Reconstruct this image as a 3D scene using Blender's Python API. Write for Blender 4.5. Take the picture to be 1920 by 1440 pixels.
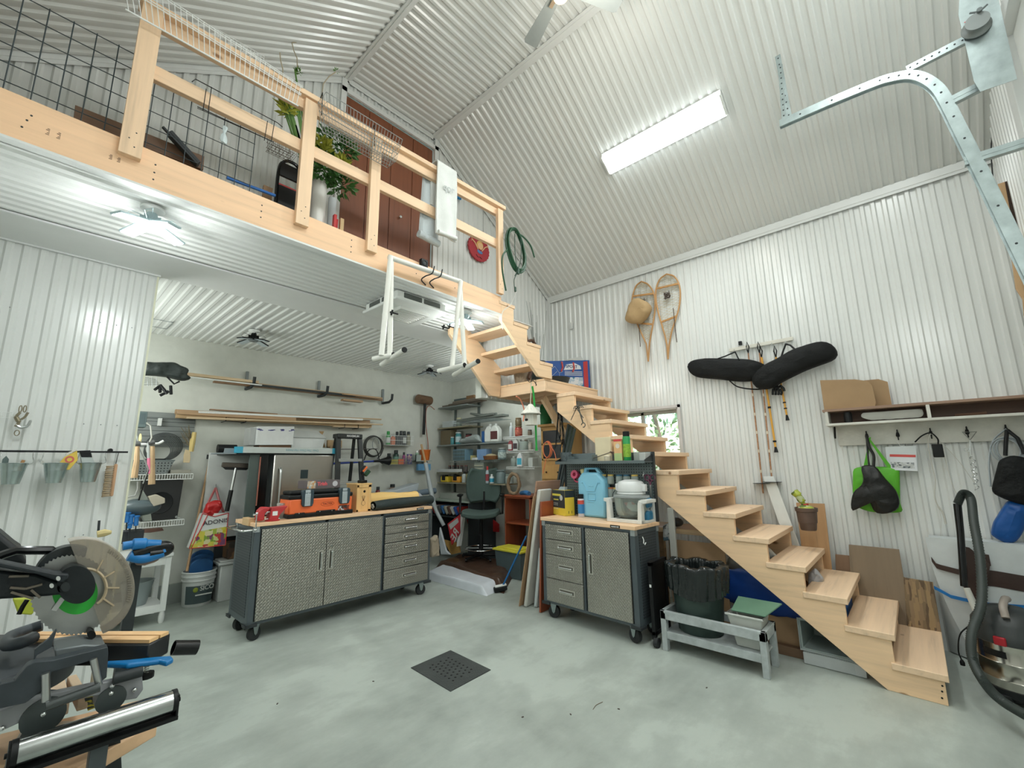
import bpy,bmesh,math,random
from mathutils import Vector,Matrix,noise as mnoise
random.seed(7)
PI=math.pi
R=math.radians
S=bpy.context.scene
COL=S.collection
for o in list(bpy.data.objects): bpy.data.objects.remove(o)

# ------------------------------------------------------------------ camera
CAM_H=1.36
FPX=816.0
YAW,PIT,ROL=.8345,.182,-.013
_cy,_sy=math.cos(YAW),math.sin(YAW)
FW=Vector((_sy*math.cos(PIT),_cy*math.cos(PIT),math.sin(PIT)))
_rt=Vector((_cy,-_sy,0));_up=_rt.cross(FW)
RT=_rt*math.cos(ROL)+_up*math.sin(ROL)
UP=-_rt*math.sin(ROL)+_up*math.cos(ROL)
EYE=Vector((0,0,CAM_H))
cam_d=bpy.data.cameras.new('camera');cam=bpy.data.objects.new('camera',cam_d);COL.objects.link(cam)
cam_d.sensor_width=36;cam_d.lens=FPX/1920*36;cam_d.clip_start=.05;cam_d.clip_end=200
cam.matrix_world=Matrix(((RT.x,UP.x,-FW.x,EYE.x),(RT.y,UP.y,-FW.y,EYE.y),(RT.z,UP.z,-FW.z,EYE.z),(0,0,0,1)))
S.camera=cam

# ------------------------------------------------------------------ world, lights, exposure
S.view_settings.view_transform='Standard';S.view_settings.look='None'
S.view_settings.gamma=1;S.view_settings.use_curve_mapping=False
S.view_settings.exposure=0.32
wd=bpy.data.worlds.new('sky');S.world=wd;wd.use_nodes=True
nt=wd.node_tree;nt.nodes.clear()
sk=nt.nodes.new('ShaderNodeTexSky');sk.sky_type='NISHITA';sk.sun_disc=False;sk.sun_elevation=R(48);sk.sun_rotation=R(200)
sk.air_density=1.2;sk.dust_density=2.5
bg=nt.nodes.new('ShaderNodeBackground');bg.inputs[1].default_value=.75
ow=nt.nodes.new('ShaderNodeOutputWorld')
nt.links.new(sk.outputs[0],bg.inputs[0]);nt.links.new(bg.outputs[0],ow.inputs[0])

def area(name,loc,direction,sx,sy,power,col=(.93,1,.98),up=(0,0,1)):
    l=bpy.data.lights.new(name,'AREA');l.shape='RECTANGLE';l.size=sx;l.size_y=sy
    l.energy=power;l.color=col
    o=bpy.data.objects.new(name,l);COL.objects.link(o)
    d=Vector(direction).normalized()
    z=-d;u=Vector(up)
    x=u.cross(z)
    if x.length<1e-4: x=Vector((1,0,0))
    x.normalize();y=z.cross(x)
    o.matrix_world=Matrix(((x.x,y.x,z.x,loc[0]),(x.y,y.y,z.y,loc[1]),(x.z,y.z,z.z,loc[2]),(0,0,0,1)))
    return o
# the lamps of the place: the strip fixture on the right slope, two lit star lamps under the mezzanine, the fan lamp; the other lights are unseen added fill
def bulb(name,loc,power,col=(.96,1,.985),r=.09):
    l=bpy.data.lights.new(name,'POINT');l.energy=power;l.color=col;l.shadow_soft_size=r
    o=bpy.data.objects.new(name,l);COL.objects.link(o);o.location=loc
LC=(.955,1,.99)
area('strip_light_right',(3.60,1.34,4.22),(-.55,0,-.83),1.25,.16,30,LC,up=(0,1,0))
area('fill_light_left',(.55,1.2,4.20),(.3,0,-.95),1.25,.16,18,LC,up=(0,1,0))  # added fill out of frame, mirroring the right fixture
area('fill_light_front',(2.1,-.2,4.9),(0,0,-1),1.3,.3,26,LC)  # added overhead fill near the front wall, no fixture modelled
bulb('star_lamp_left',(.296,2.93,2.60),12)
bulb('star_lamp_right',(2.60,2.93,2.60),12)
bulb('fan_lamp',(2.24,1.22,4.30),9,(1,.95,.86),.12)
bulb('fill_garage',(.9,-.3,3.0),22,LC,.25)  # unseen fill point added to brighten the hall
bulb('fill_bay',(.05,4.75,1.95),27,LC,.2)  # added fill, hidden behind the partition, to lift the workshop bay
bulb('fill_corner',(3.9,3.95,2.45),14,LC,.12)  # added fill kept out of sight by the stair, brightens the bay corner


# ------------------------------------------------------------------ measuring: a photo pixel cast onto a known plane of the room
def ray(px,py): return RT*((px-960)/FPX)- UP*((py-720)/FPX)+FW
def P(px,py,ax,v):
    d=ray(px,py);i='xyz'.index(ax)
    return EYE+d*((v-EYE[i])/d[i])

# ------------------------------------------------------------------ materials
_M={}
def _new(name):
    m=bpy.data.materials.new(name);m.use_nodes=True
    n=m.node_tree;b=n.nodes['Principled BSDF']
    return m,n,b
def _coords(n,scale,obj=True):
    tc=n.nodes.new('ShaderNodeTexCoord');mp=n.nodes.new('ShaderNodeMapping')
    mp.inputs['Scale'].default_value=scale
    n.links.new(tc.outputs['Object' if obj else 'Generated'],mp.inputs['Vector'])
    return mp.outputs[0]
def _noise(n,vec,scale,detail=4,rough=.55):
    t=n.nodes.new('ShaderNodeTexNoise');t.inputs['Scale'].default_value=scale
    t.inputs['Detail'].default_value=detail;t.inputs['Roughness'].default_value=rough
    if vec is not None: n.links.new(vec,t.inputs['Vector'])
    return t.outputs['Fac']
def _ramp(n,fac,stops):
    r=n.nodes.new('ShaderNodeValToRGB');e=r.color_ramp.elements
    while len(e)<len(stops): e.new(.5)
    for i,(p,c) in enumerate(stops):
        e[i].position=p;e[i].color=(*c,1) if len(c)==3 else c
    n.links.new(fac,r.inputs[0]);return r.outputs[0]
def _bump(n,b,fac,strength,dist=.01):
    bp=n.nodes.new('ShaderNodeBump');bp.inputs['Strength'].default_value=strength;bp.inputs['Distance'].default_value=dist
    n.links.new(fac,bp.inputs['Height']);n.links.new(bp.outputs[0],b.inputs['Normal'])
def plain(col,rough=.5,metal=0.,var=.06,bump=0.,bscale=60,coat=0.,alpha=1.,emit=0.,trans=0.,nscale=7,spec=.5):
    key=('p',tuple(col),rough,metal,var,bump,bscale,coat,alpha,emit,trans,nscale,spec)
    if key in _M: return _M[key]
    m,n,b=_new('paint_%02x%02x%02x' % tuple(int(min(1,c)*255) for c in col))
    v=_coords(n,(1,1,1));f=_noise(n,v,nscale)
    lo=tuple(max(0,c*(1-var)) for c in col);hi=tuple(min(1,c*(1+var)) for c in col)
    n.links.new(_ramp(n,f,[(.3,lo),(.7,hi)]),b.inputs['Base Color'])
    b.inputs['Roughness'].default_value=rough;b.inputs['Metallic'].default_value=metal
    b.inputs['Coat Weight'].default_value=coat;b.inputs['Specular IOR Level'].default_value=spec
    if bump: _bump(n,b,_noise(n,v,bscale,3),bump)
    if alpha<1: b.inputs['Alpha'].default_value=alpha
    if trans: b.inputs['Transmission Weight'].default_value=trans
    if emit:
        b.inputs['Emission Color'].default_value=(*col,1);b.inputs['Emission Strength'].default_value=emit
    _M[key]=m;return m
def wood(ax='x',col=(.76,.53,.31),dark=.62,rough=.55,knots=True,gs=1.0):
    key=('w',ax,tuple(col),dark,rough,knots,gs)
    if key in _M: return _M[key]
    m,n,b=_new('wood_grain_'+ax)
    sc=[26*gs,26*gs,26*gs];sc['xyz'.index(ax)]=1.3*gs
    v=_coords(n,sc);f=_noise(n,v,1.0,5,.6)
    d=tuple(c*dark for c in col);h=tuple(min(1,c*1.12) for c in col)
    c1=_ramp(n,f,[(.25,d),(.45,col),(.75,h)])
    if knots:
        s2=[5.,5.,5.];s2['xyz'.index(ax)]=2.6
        vo=n.nodes.new('ShaderNodeTexVoronoi');vo.inputs['Scale'].default_value=1.
        n.links.new(_coords(n,s2),vo.inputs['Vector'])
        k=_ramp(n,vo.outputs['Distance'],[(.035,(1,1,1)),(.085,(0,0,0))])
        mx=n.nodes.new('ShaderNodeMix');mx.data_type='RGBA'
        n.links.new(k,mx.inputs[0]);n.links.new(c1,mx.inputs[6]);mx.inputs[7].default_value=(col[0]*.42,col[1]*.3,col[2]*.22,1)
        c1=mx.outputs[2]
    n.links.new(c1,b.inputs['Base Color']);b.inputs['Roughness'].default_value=rough
    _bump(n,b,f,.08,.004)
    _M[key]=m;return m
def concrete(col=(.41,.455,.415),rough=.40):
    m,n,b=_new('polished_concrete')
    v=_coords(n,(1,1,1));f=_noise(n,v,1.3,7,.6);g=_noise(n,v,11,6,.7)
    h=_noise(n,_coords(n,(1.2,3.2,1)),1.6,8,.68)
    ad=n.nodes.new('ShaderNodeMath');ad.operation='MULTIPLY_ADD';ad.inputs[1].default_value=.55
    n.links.new(h,ad.inputs[0]);n.links.new(f,ad.inputs[2])
    a2=n.nodes.new('ShaderNodeMath');a2.operation='MULTIPLY_ADD';a2.inputs[1].default_value=.22
    n.links.new(g,a2.inputs[0]);n.links.new(ad.outputs[0],a2.inputs[2])
    n.links.new(_ramp(n,a2.outputs[0],[(.62,tuple(c*.66 for c in col)),(.78,tuple(c*.86 for c in col)),(.92,col),(1.0,tuple(c*1.14 for c in col))]),b.inputs['Base Color'])
    n.links.new(_ramp(n,g,[(.3,(rough*.75,)*3),(.7,(rough*1.3,)*3)]),b.inputs['Roughness'])
    _bump(n,b,g,.05,.004)
    return m
def patches(name,cols,scale=6,rough=.5,metal=0.,stretch=(1,1,1),bump=0.):
    """blocky coloured print, for packaging, labels, book spines"""
    key=('c',name)
    if key in _M: return _M[key]
    m,n,b=_new(name)
    vo=n.nodes.new('ShaderNodeTexVoronoi');vo.inputs['Scale'].default_value=scale;vo.distance='CHEBYCHEV'
    n.links.new(_coords(n,stretch),vo.inputs['Vector'])
    sp=n.nodes.new('ShaderNodeSeparateColor');n.links.new(vo.outputs['Color'],sp.inputs[0])
    k=len(cols);r=n.nodes.new('ShaderNodeValToRGB');r.color_ramp.interpolation='CONSTANT';e=r.color_ramp.elements
    while len(e)<k: e.new(.5)
    for i,c in enumerate(cols): e[i].position=i/k;e[i].color=(*c,1)
    n.links.new(sp.outputs[0],r.inputs[0]);n.links.new(r.outputs[0],b.inputs['Base Color'])
    b.inputs['Roughness'].default_value=rough;b.inputs['Metallic'].default_value=metal
    if bump: _bump(n,b,vo.outputs['Distance'],bump,.01)
    _M[key]=m;return m
def glassy(col=(.9,.97,.95),alpha=.25,rough=.06):
    key=('g',tuple(col),alpha,rough)
    if key in _M: return _M[key]
    m,n,b=_new('clear_glass');n.nodes.remove(b)
    out=n.nodes['Material Output']
    t=n.nodes.new('ShaderNodeBsdfTransparent');t.inputs[0].default_value=(*col,1)
    g=n.nodes.new('ShaderNodeBsdfPrincipled');g.inputs['Base Color'].default_value=(*[c*.8 for c in col],1);g.inputs['Roughness'].default_value=rough
    fr=n.nodes.new('ShaderNodeFresnel');fr.inputs[0].default_value=1.45
    mm=n.nodes.new('ShaderNodeMath');mm.operation='MULTIPLY_ADD';mm.inputs[1].default_value=.8;mm.inputs[2].default_value=alpha;mm.use_clamp=True
    n.links.new(fr.outputs[0],mm.inputs[0])
    mx=n.nodes.new('ShaderNodeMixShader');n.links.new(mm.outputs[0],mx.inputs[0]);n.links.new(t.outputs[0],mx.inputs[1]);n.links.new(g.outputs[0],mx.inputs[2])
    n.links.new(mx.outputs[0],out.inputs[0]);_M[key]=m;return m
def lamp(col=(.9,1,1),e=12):
    key=('l',tuple(col),e)
    if key in _M: return _M[key]
    m,n,b=_new('lit_diffuser');n.nodes.remove(b)
    em=n.nodes.new('ShaderNodeEmission');em.inputs[0].default_value=(*col,1);em.inputs[1].default_value=e
    n.links.new(em.outputs[0],n.nodes['Material Output'].inputs[0]);_M[key]=m;return m

WHITE_METAL=plain((.74,.755,.73),.22,0,.02,spec=.6,nscale=2)
WHITE_TRIM=plain((.74,.755,.735),.35,0,.02)
WHITE=plain((.80,.82,.80),.45)
PLASTER=plain((.62,.635,.575),.75,0,.05,bump=.15,bscale=25)
PINE={a: wood(a,(.80,.57,.37),.78) for a in 'xyz'}
TREAD=wood('x',(.83,.60,.40),.78,.6)
BLACK=plain((.007,.008,.0085),.45,spec=.3)
BLACKG=plain((.006,.007,.0075),.2,spec=.4)
DGREY=plain((.032,.038,.04),.5,spec=.3)
SLATE=plain((.12,.155,.16),.42)
GREY=plain((.25,.28,.28),.5)
LGREY=plain((.5,.53,.52),.5)
STEEL=plain((.55,.57,.56),.32,1.,.05)
CHROME=plain((.75,.77,.77),.15,1.,.02)
GALV=plain((.36,.42,.42),.36,.9,.15,nscale=14)
CARD=plain((.42,.27,.15),.85,0,.06)
RUBBER=plain((.02,.022,.023),.7)
RED=plain((.55,.03,.03),.4)
BLUE=plain((.02,.13,.42),.45)
GREEN=plain((.03,.30,.06),.45)
YELLOW=plain((.85,.62,.05),.45)
ORANGE=plain((.85,.17,.04),.4)
CLEAR=glassy()
WHITEP=plain((.78,.80,.77),.5,0,.03)

# ------------------------------------------------------------------ mesh builder
def _frame(d):
    d=Vector(d).normalized();u=Vector((0,0,1)) if abs(d.z)<.9 else Vector((1,0,0))
    a=d.cross(u).normalized();b=a.cross(d).normalized();return a,b
class MB:
    def __init__(s): s.v=[];s.f=[];s.mi=[];s.k=0;s.X=None
    def xf(s,m): s.X=m;return s
    def mat(s,k): s.k=k;return s
    def add(s,vs,fs):
        o=len(s.v)
        s.v+=[(s.X @ Vector(p)) if s.X else Vector(p) for p in vs]
        s.f+=[tuple(i+o for i in f) for f in fs];s.mi+=[s.k]*len(fs);return s
    def box(s,a,b):
        x0,y0,z0=[min(p,q) for p,q in zip(a,b)];x1,y1,z1=[max(p,q) for p,q in zip(a,b)]
        return s.add([(x0,y0,z0),(x1,y0,z0),(x1,y1,z0),(x0,y1,z0),(x0,y0,z1),(x1,y0,z1),(x1,y1,z1),(x0,y1,z1)],
                     [(0,3,2,1),(4,5,6,7),(0,1,5,4),(1,2,6,5),(2,3,7,6),(3,0,4,7)])
    def cb(s,c,d,rot=None):
        h=[q/2 for q in d];vs=[Vector((sx*h[0],sy*h[1],sz*h[2])) for sz in (-1,1) for sx,sy in ((-1,-1),(1,-1),(1,1),(-1,1))]
        if rot: vs=[rot @ q for q in vs]
        return s.add([q+Vector(c) for q in vs],[(0,3,2,1),(4,5,6,7),(0,1,5,4),(1,2,6,5),(2,3,7,6),(3,0,4,7)])
    def bar(s,p,q,w,h,up=None):
        """rectangular bar from p to q, w across, h along 'up'"""
        p,q=Vector(p),Vector(q);d=(q-p).normalized();u=Vector(up or ((0,0,1) if abs(d.z)<.9 else (1,0,0)))
        a=d.cross(u).normalized();b=a.cross(d).normalized();a,b=a*w/2,b*h/2
        return s.add([p-a-b,p+a-b,p+a+b,p-a+b,q-a-b,q+a-b,q+a+b,q-a+b],
                     [(0,1,2,3),(7,6,5,4),(0,4,5,1),(1,5,6,2),(2,6,7,3),(3,7,4,0)])
    def cyl(s,p,q,r,r2=None,n=16,caps=True):
        r2=r if r2 is None else r2;p,q=Vector(p),Vector(q);a,b=_frame(q-p);vs=[]
        for c,rr in ((p,r),(q,r2)):
            vs+=[c+(a*math.cos(2*PI*i/n)+b*math.sin(2*PI*i/n))*rr for i in range(n)]
        fs=[(i,i+n,(i+1) % n+n,(i+1) % n) for i in range(n)]
        if caps: fs+=[tuple(range(n)),tuple(reversed(range(n,2*n)))]
        return s.add(vs,fs)
    def pipe(s,p,q,r,th=.003,n=20):
        """open-ended pipe"""
        p,q=Vector(p),Vector(q);a,b=_frame(q-p);vs=[]
        for c,rr in ((p,r),(q,r),(q,r-th),(p,r-th)):
            vs+=[c+(a*math.cos(2*PI*i/n)+b*math.sin(2*PI*i/n))*rr for i in range(n)]
        fs=[(k*n+i,((k+1) % 4)*n+i,((k+1) % 4)*n+(i+1) % n,k*n+(i+1) % n) for k in range(4) for i in range(n)]
        return s.add(vs,fs)
    def tube(s,pts,r,n=8,closed=False,caps=True):
        pts=[Vector(p) for p in pts];m=len(pts);rs=r if isinstance(r,(list,tuple)) else [r]*m
        t0=(pts[1]-pts[0]).normalized();a,b=_frame(t0);vs=[]
        pa=a
        for i,p in enumerate(pts):
            if closed: t=(pts[(i+1) % m]-pts[i-1]).normalized()
            else: t=(pts[min(i+1,m-1)]-pts[max(i-1,0)]).normalized()
            pa=(pa-t*pa.dot(t))
            pa=pa.normalized() if pa.length>1e-6 else _frame(t)[0]
            pb=t.cross(pa)
            vs+=[p+(pa*math.cos(2*PI*k/n)+pb*math.sin(2*PI*k/n))*rs[i] for k in range(n)]
        fs=[]
        for i in range(m if closed else m-1):
            j=(i+1) % m
            fs+=[(i*n+k,i*n+(k+1) % n,j*n+(k+1) % n,j*n+k) for k in range(n)]
        if caps and not closed: fs+=[tuple(reversed(range(n))),tuple(range((m-1)*n,m*n))]
        return s.add(vs,fs)
    def lathe(s,prof,c=(0,0,0),axis=(0,0,1),n=24,sx=1,sy=1):
        """prof: (radius, height) pairs from the bottom up; ends close when radius is 0"""
        c=Vector(c);z=Vector(axis).normalized();a,b=(Vector((1,0,0)),Vector((0,1,0))) if abs(z.z)>.999 else _frame(z)
        vs=[];
        for r,h in prof: vs+=[c+z*h+(a*math.cos(2*PI*i/n)*sx+b*math.sin(2*PI*i/n)*sy)*max(r,1e-5) for i in range(n)]
        fs=[(k*n+i,k*n+(i+1) % n,(k+1)*n+(i+1) % n,(k+1)*n+i) for k in range(len(prof)-1) for i in range(n)]
        return s.add(vs,fs)
    def ell(s,c,r,n=16,m=10,rot=None,f=None):
        vs=[];c=Vector(c);r=(r,r,r) if isinstance(r,(int,float)) else r
        for j in range(m+1):
            t=PI*j/m
            for i in range(n):
                q=Vector((math.sin(t)*math.cos(2*PI*i/n),math.sin(t)*math.sin(2*PI*i/n),-math.cos(t)))
                q=Vector((q.x*r[0],q.y*r[1],q.z*r[2]))
                if f: q=f(q)
                vs.append(c+(rot @ q if rot else q))
        return s.add(vs,[(j*n+i,j*n+(i+1) % n,(j+1)*n+(i+1) % n,(j+1)*n+i) for j in range(m) for i in range(n)])
    def prism(s,poly,d):
        """closed polygon (3D points, planar) pushed along d"""
        n=len(poly);p=[Vector(q) for q in poly];d=Vector(d)
        nn=Vector((0,0,0))
        for i in range(n): nn+=p[i].cross(p[(i+1) % n])
        if nn.dot(d)>0: p.reverse()
        return s.add(p+[q+d for q in p],[tuple(range(n)),tuple(reversed(range(n,2*n)))]+[(i,i+n,(i+1) % n+n,(i+1) % n) for i in range(n)])
    def grid(s,fn,nu,nv,th=None):
        """surface fn(u, v) with u, v in 0..1; th gives it thickness"""
        P_=[[Vector(fn(i/nu,j/nv)) for j in range(nv+1)] for i in range(nu+1)]
        vs=[P_[i][j] for i in range(nu+1) for j in range(nv+1)];w=nv+1
        fs=[(i*w+j,(i+1)*w+j,(i+1)*w+j+1,i*w+j+1) for i in range(nu) for j in range(nv)]
        if th:
            nrm=[]
            for i in range(nu+1):
                for j in range(nv+1):
                    a=P_[min(i+1,nu)][j]-P_[max(i-1,0)][j];b=P_[i][min(j+1,nv)]-P_[i][max(j-1,0)]
                    q=a.cross(b);nrm.append(q.normalized() if q.length>1e-9 else Vector((0,0,1)))
            N=len(vs);vs=vs+[vs[i]-nrm[i]*th for i in range(N)]
            f2=[tuple(reversed([q+N for q in f])) for f in fs]
            ed=[i*w for i in range(nu)],
            for i in range(nu):
                f2.append((i*w,i*w+N,(i+1)*w+N,(i+1)*w));f2.append(((i+1)*w+nv,(i+1)*w+nv+N,i*w+nv+N,i*w+nv))
            for j in range(nv):
                f2.append((j+1,j+1+N,j+N,j));f2.append((nu*w+j,nu*w+j+N,nu*w+j+1+N,nu*w+j+1))
            fs=fs+f2
        return s.add(vs,fs)
    def build(s,name,mats,parent=None,world=False,bev=0.,sub=0,label=None,smooth=True,ang=38,origin=None,kind=None):
        me=bpy.data.meshes.new(name)
        o=bpy.data.objects.new(name,me);COL.objects.link(o)
        vs=s.v
        if parent is not None:
            pm=MW[parent.name];o.parent=parent
            if world: inv=pm.inverted();vs=[inv @ q for q in vs]
            MW[o.name]=pm.copy()
        else:
            if origin is None:
                xs=[q.x for q in vs];ys=[q.y for q in vs];zs=[q.z for q in vs]
                origin=Vector(((min(xs)+max(xs))/2,(min(ys)+max(ys))/2,min(zs)))
            origin=Vector(origin);vs=[q-origin for q in vs];o.location=origin;MW[o.name]=Matrix.Translation(origin)
        me.from_pydata([tuple(q) for q in vs],[],s.f)
        if not isinstance(mats,(list,tuple)): mats=[mats]
        for m_ in mats: me.materials.append(m_)
        if len(mats)>1: me.polygons.foreach_set('material_index',s.mi)
        bm=bmesh.new();bm.from_mesh(me);bmesh.ops.remove_doubles(bm,verts=bm.verts,dist=1e-6);bmesh.ops.recalc_face_normals(bm,faces=bm.faces);bm.to_mesh(me);bm.free()
        if smooth:
            me.polygons.foreach_set('use_smooth',[True]*len(me.polygons));me.set_sharp_from_angle(angle=R(ang))
        if bev:
            md=o.modifiers.new('bevel','BEVEL');md.width=bev;md.segments=2;md.limit_method='ANGLE';md.angle_limit=R(40)
        if sub:
            md=o.modifiers.new('sub','SUBSURF');md.levels=sub;md.render_levels=sub
        me.update()
        if label: o['label']=label
        if kind: o['kind']=kind
        return o
MW={}
def _B(s,*a,**k): return s.build(*a,world=True,**k)
MB.B=_B
def thing(name,label,cat,loc=(0,0,0),rz=0,group=None,rot=None):
    o=bpy.data.objects.new(name,None);COL.objects.link(o);o.empty_display_size=.05
    m=Matrix.Translation(Vector(loc)) @ (rot.to_4x4() if rot else Matrix.Rotation(rz,4,'Z'))
    o.matrix_world=m;MW[o.name]=m
    o['label']=label;o['category']=cat
    if group: o['group']=group
    return o
def solo(m,name,mats,label,cat,group=None,**k):
    o=m.build(name,mats,None,**k);o['label']=label;o['category']=cat
    if group: o['group']=group
    return o
def struct(m,name,mats,parent=None,**k):
    o=m.B(name,mats,parent,**k) if parent else m.build(name,mats,None,**k)
    o['kind']='structure'
    return o
def dup(root,mat4,label=None,group=None):
    """copy of a thing with its parts and sub-parts"""
    r=root.copy();COL.objects.link(r);r.matrix_world=mat4;MW[r.name]=mat4.copy()
    def kids(a,b):
        for ch in list(a.children):
            c=ch.copy();COL.objects.link(c);c.parent=b;MW[c.name]=mat4.copy();kids(ch,c)
    kids(root,r)
    if label: r['label']=label
    if group: r['group']=group
    return r
def TRS(loc,rz=0,s=1): return Matrix.Translation(Vector(loc)) @ Matrix.Rotation(rz,4,'Z') @ Matrix.Scale(s,4)
def text(parent,s,size,c,xdir,ydir,mat,name='lettering',depth=.0006,world=True,bold=0,align='CENTER'):
    """raised lettering centred at c, reading along xdir with ydir up; part of parent"""
    cu=bpy.data.curves.new(name,'FONT');cu.body=s;cu.size=size;cu.extrude=depth;cu.align_x=align;cu.align_y='CENTER';cu.offset=bold
    cu.resolution_u=3
    t=bpy.data.objects.new(name,cu);COL.objects.link(t)
    me=bpy.data.meshes.new_from_object(t);bpy.data.objects.remove(t)
    x=Vector(xdir).normalized();y=Vector(ydir);y=(y-x*y.dot(x)).normalized();z=x.cross(y)
    M_=Matrix(((x.x,y.x,z.x,c[0]),(x.y,y.y,z.y,c[1]),(x.z,y.z,z.z,c[2]),(0,0,0,1)))
    if world: M_=MW[parent.name].inverted() @ M_
    me.transform(M_);me.materials.clear();me.materials.append(mat)
    o=bpy.data.objects.new(name,me);COL.objects.link(o);o.parent=parent;MW[o.name]=MW[parent.name].copy()
    return o
def arc(c,r,a0,a1,u,v,n=12):
    c,u,v=Vector(c),Vector(u),Vector(v)
    return [c+u*(r*math.cos(a0+(a1-a0)*i/n))+v*(r*math.sin(a0+(a1-a0)*i/n)) for i in range(n+1)]
def spline(pts,n=8):
    pts=[Vector(p) for p in pts];q=[pts[0]*2-pts[1]]+pts+[pts[-1]*2-pts[-2]];out=[]
    for i in range(1,len(q)-2):
        for k in range(n):
            t=k/n;a,b,c,d=q[i-1],q[i],q[i+1],q[i+2]
            out.append(.5*((2*b)+(c-a)*t+(2*a-5*b+4*c-d)*t*t+(3*b-a-3*c+d)*t**3))
    out.append(pts[-1]);return out
# ------------------------------------------------------------------ the room's planes (metres)
XR=4.63        # right wall
XL=-.47        # left wall, just out of the frame
YG=3.49        # gable wall above the mezzanine and behind the stair
YF=-.74        # front wall, behind the camera, with the garage door
YB=5.83        # back wall of the workshop bay
XW=4.86        # right wall of the workshop bay
YP=4.0         # partition with the pails
ZC=2.79        # ceiling under the mezzanine
ZE=3.62        # eaves
ZT=4.96        # flat top ceiling
X1,X2=2.60,1.58
PITCH=.0735
def profile(a,b,pitch=PITCH,depth=.012):
    """trapezoid ribs of a steel sheet between a and b: (position, height)"""
    out=[];k0=math.floor(a/pitch)
    p=k0*pitch
    while p<b+pitch:
        for t,h in ((0,0),(.42,0),(.56,1),(.86,1)):
            q=p+t*pitch
            out.append((q,h*depth))
        p+=pitch
    def hat(x):
        for (q0,h0),(q1,h1) in zip(out,out[1:]):
            if q0<=x<=q1: return h0+(h1-h0)*(x-q0)/(q1-q0)
        return 0
    return [(a,hat(a))]+[(q,h) for q,h in out if a+1e-5<q<b-1e-5]+[(b,hat(b))]
def ribbed(fn,a,b,lo,hi,holes=(),depth=.012,m=None):
    """ribbed sheet: fn(u, w, h) -> point, ribs along w, between lo(u) and hi(u), leaving out holes (u0, u1, w0, w1)"""
    m=m or MB();pr=profile(a,b,depth=depth)
    cuts=sorted(set([q for h in holes for q in h[:2] if a<q<b]))
    def hat(x):
        for (q0,h0),(q1,h1) in zip(pr,pr[1:]):
            if q0<=x<=q1: return h0+(h1-h0)*(x-q0)/(q1-q0)
    pr=sorted(pr+[(c,hat(c)) for c in cuts])
    for (u0,h0),(u1,h1) in zip(pr,pr[1:]):
        if u1-u0<1e-6: continue
        um=(u0+u1)/2;segs=[(0,1)]
        L0,L1,H0,H1=lo(u0),lo(u1),hi(u0),hi(u1);spans=[(L0,H0,L1,H1)]
        for (a0,a1,w0,w1) in holes:
            if a0<um<a1:
                ns=[]
                for (l0,t0,l1,t1) in spans:
                    if w0>l0: ns.append((l0,w0,l1,w0))
                    if w1<t0: ns.append((w1,t0,w1,t1))
                spans=ns
        for (l0,t0,l1,t1) in spans:
            m.add([fn(u0,l0,h0),fn(u1,l1,h1),fn(u1,t1,h1),fn(u0,t0,h0)],[(0,1,2,3)])
    return m

# floor
m=MB();m.box((XL-.2,YF-.3,-.12),(XW+.3,YB+.2,0))
struct(m,'floor',concrete(),smooth=False)
# right wall of the hall
WIN=(1.80,2.72,1.16,1.935)
m=ribbed(lambda u,w,h: (XR-h,u,w),YF,YG+.12,lambda u: 0.,lambda u: ZE,holes=[WIN])
struct(m,'wall_right',WHITE_METAL,ang=12)
m=MB()
for a,b in (((XR+.03,YF-.2,-.1),(XR+.15,WIN[0],3.8)),((XR+.03,WIN[1],-.1),(XR+.15,YG+.15,3.8)),((XR+.03,WIN[0],-.1),(XR+.15,WIN[1],WIN[2])),((XR+.03,WIN[0],WIN[3]),(XR+.15,WIN[1],3.8))): m.box(a,b)
struct(m,'wall_right_core',PLASTER)
# gable wall above, pulled up to the roof line; its upper right part comes down behind the stair
def roof(x):
    if x<X2: return ZE+(x-XL)*(ZT-ZE)/(X2-XL)
    if x>X1: return ZT-(x-X1)*(ZT-ZE)/(XR-X1)
    return ZT
DOOR=(1.58,2.60,ZC,4.79)
gy=lambda u,w,h: (u,YG-h,w)
m=ribbed(gy,XL,3.36,lambda u: 2.95,roof,holes=[DOOR])
ribbed(gy,3.36,XR,lambda u: 2.10,roof,m=m)
struct(m,'wall_gable',WHITE_METAL,ang=12)
m=MB();m.box((XL,YG+.03,ZC+.02),(1.50,YG+.12,ZE));m.box((3.36,YG+.03,2.1),(XR+.1,YG+.12,ZE))
struct(m,'wall_gable_core',PLASTER)
# partition with the rail of pails (left)
m=ribbed(lambda u,w,h: (u,YP-h,w),XL,.492,lambda u: 0,lambda u: ZC-.012)
struct(m,'wall_partition',WHITE_METAL,ang=12)
m=MB();m.box((XL,YP+.012,0),(.487,YP+.10,ZC));struct(m,'wall_partition_core',PLASTER)
m=MB();m.box((.483,YP-.02,0),(.494,YP+.105,ZC-.01));struct(m,'trim_1',plain((.72,.72,.55),.4))
m=MB();m.box((XL,YP-.035,ZC-.028),(.50,YP-.020,ZC-.012));m.box((XL,YP-.035,ZC-.012),(.50,YP+.0,ZC-.008));struct(m,'trim_2',WHITE_TRIM)
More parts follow.
